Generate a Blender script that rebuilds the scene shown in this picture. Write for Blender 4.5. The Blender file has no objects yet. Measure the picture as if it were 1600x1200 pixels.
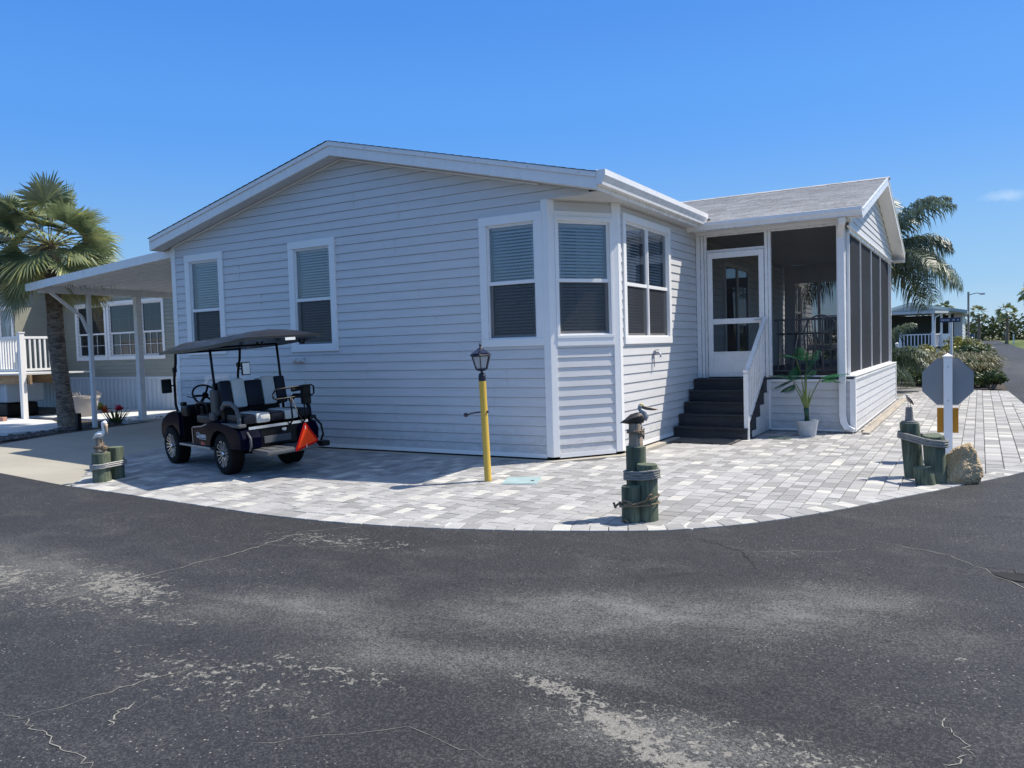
import bpy, bmesh, math, random
from mathutils import Vector, Matrix, noise
R = math.radians
V = Vector
scene = bpy.context.scene
# ---------------------------------------------------------------- camera
cam_d = bpy.data.cameras.new('camera'); cam = bpy.data.objects.new('camera', cam_d)
scene.collection.objects.link(cam); scene.camera = cam
cam_d.sensor_fit = 'HORIZONTAL'; cam_d.sensor_width = 36.0; cam_d.lens = 36.0*1238.3/1600.0
cam_d.clip_start = 0.05; cam_d.clip_end = 3000
yaw, pit, rol = R(30.60), R(2.64), R(-1.66)
fwd = V((-math.sin(yaw)*math.cos(pit), math.cos(yaw)*math.cos(pit), -math.sin(pit)))
rgt0 = V((math.cos(yaw), math.sin(yaw), 0)); up0 = rgt0.cross(fwd)
rgt = rgt0*math.cos(rol)+up0*math.sin(rol); up = up0*math.cos(rol)-rgt0*math.sin(rol)
cam.matrix_world = Matrix(((rgt.x, up.x, -fwd.x, 0), (rgt.y, up.y, -fwd.y, 0), (rgt.z, up.z, -fwd.z, 1.5), (0, 0, 0, 1)))
# ---------------------------------------------------------------- sky and sun
SUN = V((0.49, 0.44, 1.0)).normalized()
world = bpy.data.worlds.new('World'); scene.world = world; world.use_nodes = True
wn = world.node_tree; bg = wn.nodes['Background']
sky = wn.nodes.new('ShaderNodeTexSky'); sky.sky_type = 'NISHITA'; sky.sun_disc = False
sky.sun_elevation = math.asin(SUN.z); sky.sun_rotation = math.atan2(SUN.x, SUN.y)
sky.altitude = 0; sky.air_density = 1.0; sky.dust_density = 0.25; sky.ozone_density = 3.5
# the Nishita sky is pulled towards this day's deep saturated blue, by height above the horizon
tcw = wn.nodes.new('ShaderNodeTexCoord'); sx_w = wn.nodes.new('ShaderNodeSeparateXYZ'); wn.links.new(tcw.outputs['Generated'], sx_w.inputs[0])
rw = wn.nodes.new('ShaderNodeValToRGB'); rw.color_ramp.interpolation = 'EASE'; wn.links.new(sx_w.outputs[2], rw.inputs[0])
stops = [(0.0, (0.19, 0.33, 0.50)), (0.07, (0.120, 0.275, 0.49)), (0.27, (0.042, 0.20, 0.56)), (0.42, (0.026, 0.16, 0.53)), (0.60, (0.09, 0.22, 0.53)), (0.80, (0.20, 0.27, 0.42)), (1.0, (0.22, 0.28, 0.42))]
while len(rw.color_ramp.elements) < len(stops): rw.color_ramp.elements.new(0.5)
for e_, (p_, c_) in zip(rw.color_ramp.elements, stops): e_.position = p_; e_.color = c_+(1,)
sc_n = wn.nodes.new('ShaderNodeMix'); sc_n.data_type = 'RGBA'; sc_n.blend_type = 'MULTIPLY'; sc_n.inputs[0].default_value = 1.0
wn.links.new(rw.outputs[0], sc_n.inputs[6]); sc_n.inputs[7].default_value = (7.5, 7.5, 7.5, 1)
mx_w = wn.nodes.new('ShaderNodeMix'); mx_w.data_type = 'RGBA'; mx_w.inputs[0].default_value = 0.82
wn.links.new(sky.outputs[0], mx_w.inputs[6]); wn.links.new(sc_n.outputs[2], mx_w.inputs[7])
# one small high wisp of cloud low in the sky beyond the side road
cdir = V((-0.0, 0.0, 0.0)); cdir = (fwd*1238.3+rgt*(1572-800)-up*(306-600)).normalized()
mpw = wn.nodes.new('ShaderNodeMapping'); mpw.vector_type = 'TEXTURE'; mpw.inputs['Location'].default_value = cdir; mpw.inputs['Rotation'].default_value = (0, 0, math.atan2(cdir.y, cdir.x)); mpw.inputs['Scale'].default_value = (0.05, 0.030, 0.0065)
wn.links.new(tcw.outputs['Generated'], mpw.inputs[0]); lnw = wn.nodes.new('ShaderNodeVectorMath'); lnw.operation = 'LENGTH'; wn.links.new(mpw.outputs[0], lnw.inputs[0])
nzw = wn.nodes.new('ShaderNodeTexNoise'); nzw.inputs['Scale'].default_value = 60; nzw.inputs['Detail'].default_value = 5; wn.links.new(tcw.outputs['Generated'], nzw.inputs['Vector'])
adw = wn.nodes.new('ShaderNodeMath'); adw.operation = 'MULTIPLY_ADD'; wn.links.new(nzw.outputs['Fac'], adw.inputs[0]); adw.inputs[1].default_value = 1.6; adw.inputs[2].default_value = -0.8
sbw = wn.nodes.new('ShaderNodeMath'); sbw.operation = 'SUBTRACT'; wn.links.new(lnw.outputs['Value'], sbw.inputs[0]); wn.links.new(adw.outputs[0], sbw.inputs[1])
mrw = wn.nodes.new('ShaderNodeMapRange'); mrw.inputs[1].default_value = 1.0; mrw.inputs[2].default_value = 0.1; mrw.inputs[3].default_value = 0.0; mrw.inputs[4].default_value = 0.26; wn.links.new(sbw.outputs[0], mrw.inputs[0])
clw = wn.nodes.new('ShaderNodeMix'); clw.data_type = 'RGBA'; wn.links.new(mrw.outputs[0], clw.inputs[0]); wn.links.new(mx_w.outputs[2], clw.inputs[6]); clw.inputs[7].default_value = (4.4, 5.0, 5.4, 1)
wn.links.new(clw.outputs[2], bg.inputs[0]); bg.inputs[1].default_value = 0.13
sun_d = bpy.data.lights.new('sun', 'SUN'); sun_d.energy = 3.8; sun_d.angle = R(0.53); sun_d.color = (1.0, 0.94, 0.83)
sun = bpy.data.objects.new('sun', sun_d); scene.collection.objects.link(sun)
sun.rotation_euler = SUN.to_track_quat('Z', 'Y').to_euler(); sun.location = (0, 0, 30)
vs = scene.view_settings; vs.view_transform = 'Standard'; vs.look = 'None'; vs.exposure = 0.68; vs.gamma = 1.0; vs.use_curve_mapping = False
try:
    scene.cycles.max_bounces = 7; scene.cycles.transparent_max_bounces = 24; scene.cycles.diffuse_bounces = 3
    scene.cycles.glossy_bounces = 3; scene.cycles.use_denoising = True; scene.cycles.sample_clamp_indirect = 4
except Exception:
    pass

# ---------------------------------------------------------------- helpers
def gz(y):
    return -0.025*(9.1-min(9.1, max(5.0, y)))

class NT:
    def __init__(s, name):
        s.m = bpy.data.materials.new(name); s.m.use_nodes = True; s.t = s.m.node_tree; s.n = s.t.nodes
        s.p = s.n['Principled BSDF']; s.out = s.n['Material Output']
    def new(s, typ, **kw):
        n = s.n.new(typ)
        for k, v in kw.items():
            if k.startswith('i_'): n.inputs[k[2:].replace('_', ' ')].default_value = v
            else: setattr(n, k, v)
        return n
    def l(s, a, b): s.t.links.new(a, b)
    def coord(s, scale=(1, 1, 1), loc=(0, 0, 0), rot=(0, 0, 0), src='Object'):
        c = s.new('ShaderNodeTexCoord'); mp = s.new('ShaderNodeMapping')
        mp.inputs['Scale'].default_value = scale; mp.inputs['Location'].default_value = loc; mp.inputs['Rotation'].default_value = rot
        s.l(c.outputs[src], mp.inputs[0]); return mp.outputs[0]
    def noise(s, co, scale, detail=4, rough=0.55, dist=0.0):
        n = s.new('ShaderNodeTexNoise'); s.l(co, n.inputs['Vector'])
        n.inputs['Scale'].default_value = scale; n.inputs['Detail'].default_value = detail
        n.inputs['Roughness'].default_value = rough; n.inputs['Distortion'].default_value = dist; return n.outputs['Fac']
    def vor(s, co, scale, feature='F1', rand=1.0):
        n = s.new('ShaderNodeTexVoronoi'); n.feature = feature; s.l(co, n.inputs['Vector']); n.inputs['Scale'].default_value = scale
        n.inputs['Randomness'].default_value = rand; return n
    def ramp(s, fac, stops):
        n = s.new('ShaderNodeValToRGB'); s.l(fac, n.inputs[0]); e = n.color_ramp.elements
        while len(e) < len(stops): e.new(0.5)
        for i, (p, c) in enumerate(stops):
            e[i].position = p; e[i].color = (c if isinstance(c, tuple) else (c, c, c)) + (1,)
        return n.outputs[0]
    def rng(s, v, a, b, c=0.0, d=1.0, smooth=False):
        n = s.new('ShaderNodeMapRange'); s.l(v, n.inputs[0])
        if smooth: n.interpolation_type = 'SMOOTHSTEP'
        for i, x in enumerate((a, b, c, d)): n.inputs[i+1].default_value = x
        return n.outputs[0]
    def math(s, op, a, b=None, clamp=False):
        n = s.new('ShaderNodeMath', operation=op); n.use_clamp = clamp
        for i, x in enumerate((a, b)):
            if x is None: continue
            if isinstance(x, (int, float)): n.inputs[i].default_value = x
            else: s.l(x, n.inputs[i])
        return n.outputs[0]
    def mix(s, fac, a, b, mode='MIX'):
        n = s.new('ShaderNodeMix', data_type='RGBA', blend_type=mode)
        for sock, x in ((n.inputs[0], fac), (n.inputs[6], a), (n.inputs[7], b)):
            if isinstance(x, (int, float)): sock.default_value = x
            elif isinstance(x, tuple): sock.default_value = x + (1,) if len(x) == 3 else x
            else: s.l(x, sock)
        return n.outputs[2]
    def col(s, c):
        if isinstance(c, tuple): s.p.inputs['Base Color'].default_value = c + (1,)
        else: s.l(c, s.p.inputs['Base Color'])
    def bump(s, h, strength=0.3, dist=0.01):
        n = s.new('ShaderNodeBump'); n.inputs['Strength'].default_value = strength; n.inputs['Distance'].default_value = dist
        s.l(h, n.inputs['Height']); s.l(n.outputs[0], s.p.inputs['Normal'])
    def set(s, rough=None, metal=None, spec=None, coat=None):
        if rough is not None: s.p.inputs['Roughness'].default_value = rough
        if metal is not None: s.p.inputs['Metallic'].default_value = metal
        if spec is not None: s.p.inputs['Specular IOR Level'].default_value = spec
        if coat is not None: s.p.inputs['Coat Weight'].default_value = coat
        return s

def mottled(name, c, rough=0.6, amt=0.12, scale=3.0, fine=40.0, bump=0.1, metal=0.0, stretch=(1, 1, 1), spec=0.5, bdist=0.004, dirt=None, dirtamt=0.0):
    """a paint or plastic of one colour with slight real unevenness and grime"""
    t = NT(name); co = t.coord(stretch)
    a = t.noise(co, scale, 5); b = t.noise(co, fine, 3)
    f = t.math('ADD', t.math('MULTIPLY', a, 0.6), t.math('MULTIPLY', b, 0.4))
    lo = tuple(x*(1-amt) for x in c); hi = tuple(min(1, x*(1+amt)) for x in c)
    cc = t.mix(t.rng(f, 0.3, 0.7), lo, hi)
    if dirt:
        d = t.rng(t.noise(co, scale*2.3, 6, 0.65), 0.56, 0.8, 0, dirtamt); cc = t.mix(d, cc, dirt)
    t.col(cc); t.set(rough, metal, spec)
    t.l(t.rng(a, 0.3, 0.7, max(0.02, rough-0.08), min(1, rough+0.08)), t.p.inputs['Roughness'])
    if bump: t.bump(b, bump, bdist)
    return t.m

class MB:
    """collects shapes and links them as ONE mesh object"""
    def __init__(s): s.v = []; s.f = []; s.mi = []; s.c = []
    def add(s, vs, fs, mi=0, col=None):
        o = len(s.v); s.v += [tuple(x) for x in vs]
        for f in fs: s.f.append([o+i for i in f]); s.mi.append(mi); s.c.append(col)
        return s
    def box(s, x0, x1, y0, y1, z0, z1, mi=0, col=None):
        vs = [(x, y, z) for z in (z0, z1) for y in (y0, y1) for x in (x0, x1)]
        return s.add(vs, [(0, 2, 3, 1), (4, 5, 7, 6), (0, 1, 5, 4), (2, 6, 7, 3), (0, 4, 6, 2), (1, 3, 7, 5)], mi, col)
    def bevbox(s, x0, x1, y0, y1, z0, z1, b=0.01, mi=0, col=None):
        n = len(s.v); bm = bmesh.new(); bmesh.ops.create_cube(bm, size=1)
        for v in bm.verts: v.co = V((x0+(v.co.x+.5)*(x1-x0), y0+(v.co.y+.5)*(y1-y0), z0+(v.co.z+.5)*(z1-z0)))
        bmesh.ops.bevel(bm, geom=list(bm.edges), offset=b, segments=2, profile=0.6, affect='EDGES')
        bm.verts.index_update(); s.add([v.co[:] for v in bm.verts], [[v.index for v in f.verts] for f in bm.faces], mi, col); bm.free(); return s
    def frame(s, O, X, Y, Z): return Matrix(((X[0], Y[0], Z[0], O[0]), (X[1], Y[1], Z[1], O[1]), (X[2], Y[2], Z[2], O[2]), (0, 0, 0, 1)))
    def xf(s, m, start=0):
        for i in range(start, len(s.v)): s.v[i] = tuple(m @ V(s.v[i]))
        return s
    def beam(s, a, b, w, h, upv=(0, 0, 1), mi=0, col=None):
        a, b = V(a), V(b); d = (b-a).normalized(); u = V(upv); sd = d.cross(u)
        if sd.length < 1e-4: u = V((1, 0, 0)); sd = d.cross(u)
        sd.normalize(); u = sd.cross(d).normalized(); vs = []
        for p in (a, b):
            for i, j in ((-1, -1), (1, -1), (1, 1), (-1, 1)): vs.append(p+sd*i*w/2+u*j*h/2)
        return s.add(vs, [(3, 2, 1, 0), (4, 5, 6, 7), (0, 1, 5, 4), (1, 2, 6, 5), (2, 3, 7, 6), (3, 0, 4, 7)], mi, col)
    def tube(s, pts, r, n=8, mi=0, cap=True, ry=None, upv=(0, 0, 1), col=None):
        """tube through pts; r may be a list; ry gives an elliptical section (second radius)"""
        pts = [V(p) for p in pts]; N = len(pts); rs = r if isinstance(r, (list, tuple)) else [r]*N
        r2 = ry if isinstance(ry, (list, tuple)) else ([ry]*N if ry is not None else rs); vs = []; prev = None
        for i, p in enumerate(pts):
            d = (pts[min(i+1, N-1)]-pts[max(i-1, 0)]).normalized()
            if prev is None:
                sd = d.cross(V(upv))
                if sd.length < 1e-3: sd = d.cross(V((1, 0, 0)))
            else: sd = prev - d*prev.dot(d)
            sd.normalize(); prev = sd; u = sd.cross(d)
            for k in range(n):
                a = 2*math.pi*k/n; vs.append(p+sd*math.cos(a)*rs[i]+u*math.sin(a)*r2[i])
        fs = [(i*n+k, i*n+(k+1) % n, (i+1)*n+(k+1) % n, (i+1)*n+k) for i in range(N-1) for k in range(n)]
        if cap: fs += [tuple(range(n-1, -1, -1)), tuple((N-1)*n+k for k in range(n))]
        return s.add(vs, fs, mi, col)
    def lathe(s, prof, c=(0, 0, 0), n=16, mi=0, axis='Z', cap=True, col=None):
        vs = []
        for r, z in prof:
            for k in range(n):
                a = 2*math.pi*k/n; x, y = r*math.cos(a), r*math.sin(a)
                p = (x, y, z) if axis == 'Z' else ((x, z, y) if axis == 'Y' else (z, x, y))
                vs.append((p[0]+c[0], p[1]+c[1], p[2]+c[2]))
        N = len(prof); fs = [(i*n+k, i*n+(k+1) % n, (i+1)*n+(k+1) % n, (i+1)*n+k) for i in range(N-1) for k in range(n)]
        if cap: fs += [tuple(range(n-1, -1, -1)), tuple((N-1)*n+k for k in range(n))]
        return s.add(vs, fs, mi, col)
    def prism(s, poly, axis, a, b, mi=0, col=None):
        """extrude polygon given in the two other axes from a to b along axis"""
        n = len(poly); vs = []
        for t in (a, b):
            for p, q in poly: vs.append((t, p, q) if axis == 'X' else ((p, t, q) if axis == 'Y' else (p, q, t)))
        return s.add(vs, [tuple(range(n-1, -1, -1)), tuple(range(n, 2*n))]+[(i, (i+1) % n, n+(i+1) % n, n+i) for i in range(n)], mi, col)
    def build(s, name, mats, parent=None, smooth=False, bevel=0, normals=True, local=False, auto=None, merge=False):
        me = bpy.data.meshes.new(name); off = V((0, 0, 0)) if (local or parent is None) else ORG.get(parent, V((0, 0, 0)))
        me.from_pydata([tuple(V(v)-off) for v in s.v], [], s.f)
        mats = mats if isinstance(mats, (list, tuple)) else [mats]
        for m in mats: me.materials.append(m)
        for p, i in zip(me.polygons, s.mi): p.material_index = i; p.use_smooth = smooth
        if any(c is not None for c in s.c):
            ca = me.color_attributes.new('tint', 'FLOAT_COLOR', 'CORNER'); k = 0; buf = []
            for p, c in zip(me.polygons, s.c):
                buf += list((c or (1, 1, 1, 1)))*p.loop_total
            ca.data.foreach_set('color', buf)
        if normals:
            bm = bmesh.new(); bm.from_mesh(me)
            if merge: bmesh.ops.remove_doubles(bm, verts=bm.verts, dist=1e-4)
            bmesh.ops.recalc_face_normals(bm, faces=bm.faces); bm.to_mesh(me); bm.free()
        o = bpy.data.objects.new(name, me); scene.collection.objects.link(o)
        if parent is not None: o.parent = parent; ORG[o] = ORG.get(parent, V((0, 0, 0)))
        if bevel:
            b = o.modifiers.new('bevel', 'BEVEL'); b.width = bevel; b.segments = 2; b.limit_method = 'ANGLE'; b.angle_limit = R(40)
        if auto:
            try: me.set_sharp_from_angle(angle=R(auto))
            except Exception: pass
        return o
ORG = {}
def tag(o, label=None, cat=None, group=None, kind=None):
    if label: o['label'] = label
    if cat: o['category'] = cat
    if group: o['group'] = group
    if kind: o['kind'] = kind
    return o
def thing(name, label, cat, loc, rz=0.0, group=None):
    o = bpy.data.objects.new(name, None); scene.collection.objects.link(o); o.location = loc; o.rotation_euler = (0, 0, rz)
    o.empty_display_size = 0.2; ORG[o] = V(loc) if rz == 0 else V((0, 0, 0)); return tag(o, label, cat, group)
def copy_tree(o, parent=None):
    c = o.copy(); scene.collection.objects.link(c)
    if parent is not None: c.parent = parent
    for ch in [x for x in scene.objects if x.parent is o]: copy_tree(ch, c)
    return c
def structure(o): o['kind'] = 'structure'; return o
rnd = random.Random(7)
# ---------------------------------------------------------------- materials
M = {}
def vinyl(name, c, rough=0.42):
    t = NT(name); co = t.coord((0.6, 0.6, 6.0)); cg = t.coord((1, 1, 1))
    a = t.noise(co, 2.2, 5, 0.6); g = t.noise(t.coord((30, 30, 160)), 1.0, 3, 0.6)
    drip = t.noise(t.coord((14, 14, 0.7)), 1.0, 4, 0.6)
    cc = t.mix(t.rng(a, 0.3, 0.7), tuple(x*0.93 for x in c), tuple(x*1.05 for x in c))
    cc = t.mix(t.rng(drip, 0.55, 0.8, 0, 0.16), cc, tuple(x*0.7 for x in c))
    sp = t.new('ShaderNodeSeparateXYZ'); t.l(t.coord(), sp.inputs[0]); low = t.rng(sp.outputs[2], 0.55, 0.05); spl = t.rng(t.math('ADD', t.math('MULTIPLY', low, 0.32), t.noise(t.coord((2, 2, 5)), 3.0, 6, 0.7)), 0.62, 0.86, 0, 0.40)
    cc = t.mix(spl, cc, tuple(x*0.55 for x in (c[0], c[1]*.97, c[2]*.9)))
    t.col(cc); t.set(rough, 0, 0.4); t.bump(t.math('ADD', t.math('MULTIPLY', g, 0.25), t.noise(cg, 1.3, 2)), 0.35, 0.02); return t.m
M['siding'] = vinyl('pale_blue_grey_vinyl', (0.655, 0.64, 0.625))
M['siding_olive'] = vinyl('olive_vinyl', (0.30, 0.295, 0.235))
M['siding_far'] = vinyl('far_grey_vinyl', (0.62, 0.64, 0.64))
M['trim'] = mottled('white_trim', (0.86, 0.84, 0.81), 0.38, 0.03, 2.0, 60, 0.03, dirt=(0.45, 0.43, 0.38), dirtamt=0.12)
M['alum'] = mottled('white_aluminium', (0.83, 0.81, 0.785), 0.28, 0.04, 4.0, 60, 0.04, dirt=(0.4, 0.39, 0.35), dirtamt=0.15)
M['skirtwhite'] = mottled('white_skirting', (0.62, 0.66, 0.68), 0.5, 0.06, 2.0, 30, 0.05, dirt=(0.35, 0.33, 0.28), dirtamt=0.25)
M['black'] = mottled('black_plastic', (0.007, 0.007, 0.008), 0.42, 0.2, 5, 80, 0.1, spec=0.22)
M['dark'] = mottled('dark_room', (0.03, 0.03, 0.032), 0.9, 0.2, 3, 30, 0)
M['darkmetal'] = mottled('dark_grey_metal', (0.09, 0.092, 0.10), 0.45, 0.15, 5, 60, 0.05)
M['steel'] = mottled('steel', (0.45, 0.46, 0.47), 0.35, 0.15, 8, 70, 0.05, metal=0.9)
def soffit_mat(axis):
    t = NT('ribbed_soffit_'+axis); co = t.coord(); w = t.new('ShaderNodeTexWave', wave_type='BANDS', bands_direction=axis); t.l(co, w.inputs[0]); w.inputs['Scale'].default_value = 2.2
    n = t.noise(co, 2, 4); t.col(t.mix(t.rng(n, .3, .7), (0.60, 0.60, 0.59), (0.68, 0.68, 0.67)))
    s = t.ramp(w.outputs[1], [(0, 0.0), (0.06, 1.0), (0.94, 1.0), (1, 0.0)]); t.bump(s, 0.6, 0.012); t.set(0.5); return t.m
M['soffit_x'] = soffit_mat('X'); M['soffit_y'] = soffit_mat('Y')
def glass_mat(name, tint, refl=0.12):
    t = NT(name); t.n.remove(t.p)
    tr = t.new('ShaderNodeBsdfTransparent'); tr.inputs[0].default_value = tint+(1,)
    g = t.new('ShaderNodeBsdfGlossy'); g.inputs['Roughness'].default_value = 0.015; g.inputs[0].default_value = (0.95, 0.97, 1, 1)
    nb = t.new('ShaderNodeBump'); nb.inputs['Strength'].default_value = 0.06; nb.inputs['Distance'].default_value = 0.05
    t.l(t.noise(t.coord(), 1.6, 1), nb.inputs['Height']); t.l(nb.outputs[0], g.inputs['Normal'])
    fr = t.new('ShaderNodeFresnel'); fr.inputs[0].default_value = 1.5
    f = t.math('ADD', fr.outputs[0], refl, clamp=True); mx = t.new('ShaderNodeMixShader')
    t.l(f, mx.inputs[0]); t.l(tr.outputs[0], mx.inputs[1]); t.l(g.outputs[0], mx.inputs[2]); t.l(mx.outputs[0], t.out.inputs[0]); return t.m
M['glass'] = glass_mat('window_glass', (0.93, 0.93, 0.92), 0.06)
M['glass_dark'] = glass_mat('dark_window_glass', (0.35, 0.38, 0.39), 0.02)
M['windscreen'] = glass_mat('clear_acrylic', (0.90, 0.92, 0.94), 0.03)
def screen_mat(name, c, op, edge):
    t = NT(name); tr = t.new('ShaderNodeBsdfTransparent')
    t.col(c); t.set(0.75, 0, 0.2); lw = t.new('ShaderNodeLayerWeight'); lw.inputs[0].default_value = 0.5
    n = t.noise(t.coord((1, 1, 1)), 1.1, 3)
    f = t.math('ADD', t.rng(lw.outputs['Facing'], 0.0, 0.85, op, edge), t.rng(n, 0.3, 0.7, -0.03, 0.03), clamp=True)
    mx = t.new('ShaderNodeMixShader'); t.l(f, mx.inputs[0]); t.l(tr.outputs[0], mx.inputs[1]); t.l(t.p.outputs[0], mx.inputs[2]); t.l(mx.outputs[0], t.out.inputs[0]); return t.m
M['screen'] = screen_mat('insect_mesh', (0.015, 0.016, 0.021), 0.50, 0.99)
M['winscreen'] = screen_mat('window_insect_mesh', (0.045, 0.045, 0.05), 0.50, 0.70)
M['blind'] = mottled('white_blind', (0.86, 0.88, 0.90), 0.5, 0.04, 4, 30, 0)
M['curtain'] = mottled('white_lace', (0.6, 0.6, 0.6), 0.8, 0.1, 6, 60, 0.1)

def shingle(name, c):
    t = NT(name); at = t.new('ShaderNodeAttribute', attribute_name='tint'); co = t.coord()
    g = t.noise(t.coord((1, 3, 1)), 26, 4, 0.85); g2 = t.noise(co, 1.1, 4)
    cc = t.mix(0.9, t.mix(t.rng(g, 0.32, 0.68), tuple(x*0.55 for x in c), tuple(x*1.4 for x in c)), at.outputs[0], 'MULTIPLY')
    cc = t.mix(t.rng(g2, 0.4, 0.75, 0, 0.25), cc, tuple(x*0.8 for x in c)); t.col(cc); t.set(0.9); t.bump(g, 0.6, 0.003); return t.m
M['shingle'] = shingle('grey_shingle', (0.42, 0.41, 0.40)); M['shingle_dark'] = shingle('dark_shingle', (0.16, 0.155, 0.15))

def paver_mat():
    t = NT('grey_paver'); at = t.new('ShaderNodeAttribute', attribute_name='tint')
    co = t.coord((3.0, 26, 3)); n = t.noise(co, 1.0, 5, 0.62, 0.6); n2 = t.noise(t.coord(), 90, 3, 0.7); big = t.noise(t.coord(), 0.55, 4)
    m = t.mix(t.rng(n, 0.36, 0.66), (0.84, 0.84, 0.84), (1.10, 1.09, 1.07)); cc = t.mix(1.0, at.outputs[0], m, 'MULTIPLY')
    cc = t.mix(1.0, cc, t.mix(t.rng(n2, 0.3, 0.7), (0.90, 0.90, 0.90), (1.08, 1.08, 1.08)), 'MULTIPLY')
    cc = t.mix(t.rng(big, 0.5, 0.75, 0, 0.22), cc, (0.33, 0.31, 0.28)); t.col(cc); t.set(0.82, 0, 0.3)
    t.bump(t.math('ADD', n2, t.math('MULTIPLY', n, 0.5)), 0.35, 0.004); return t.m
M['paver'] = paver_mat()
M['jointsand'] = mottled('joint_sand', (0.20, 0.19, 0.17), 0.95, 0.25, 5, 120, 0.5)
def concrete(name, c, amt=0.1):
    t = NT(name); co = t.coord(); a = t.noise(co, 0.7, 6, 0.6); b = t.noise(co, 60, 4, 0.7); st = t.noise(t.coord((0.25, 2.0, 1), rot=(0, 0, 0.2)), 1.5, 5)
    cc = t.mix(t.rng(a, 0.3, 0.7), tuple(x*(1-amt) for x in c), tuple(x*(1+amt) for x in c)); cc = t.mix(t.rng(st, 0.52, 0.8, 0, 0.35), cc, tuple(x*0.66 for x in c))
    cc = t.mix(t.rng(b, 0.35, 0.7, 0, 0.25), cc, tuple(x*0.72 for x in c)); t.col(cc); t.set(0.88, 0, 0.3); t.bump(b, 0.4, 0.004); return t.m
M['driveway'] = concrete('driveway_concrete', (0.38, 0.35, 0.29)); M['slab'] = concrete('white_slab', (0.60, 0.60, 0.58)); M['footing'] = concrete('footing_concrete', (0.44, 0.40, 0.33))

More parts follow.
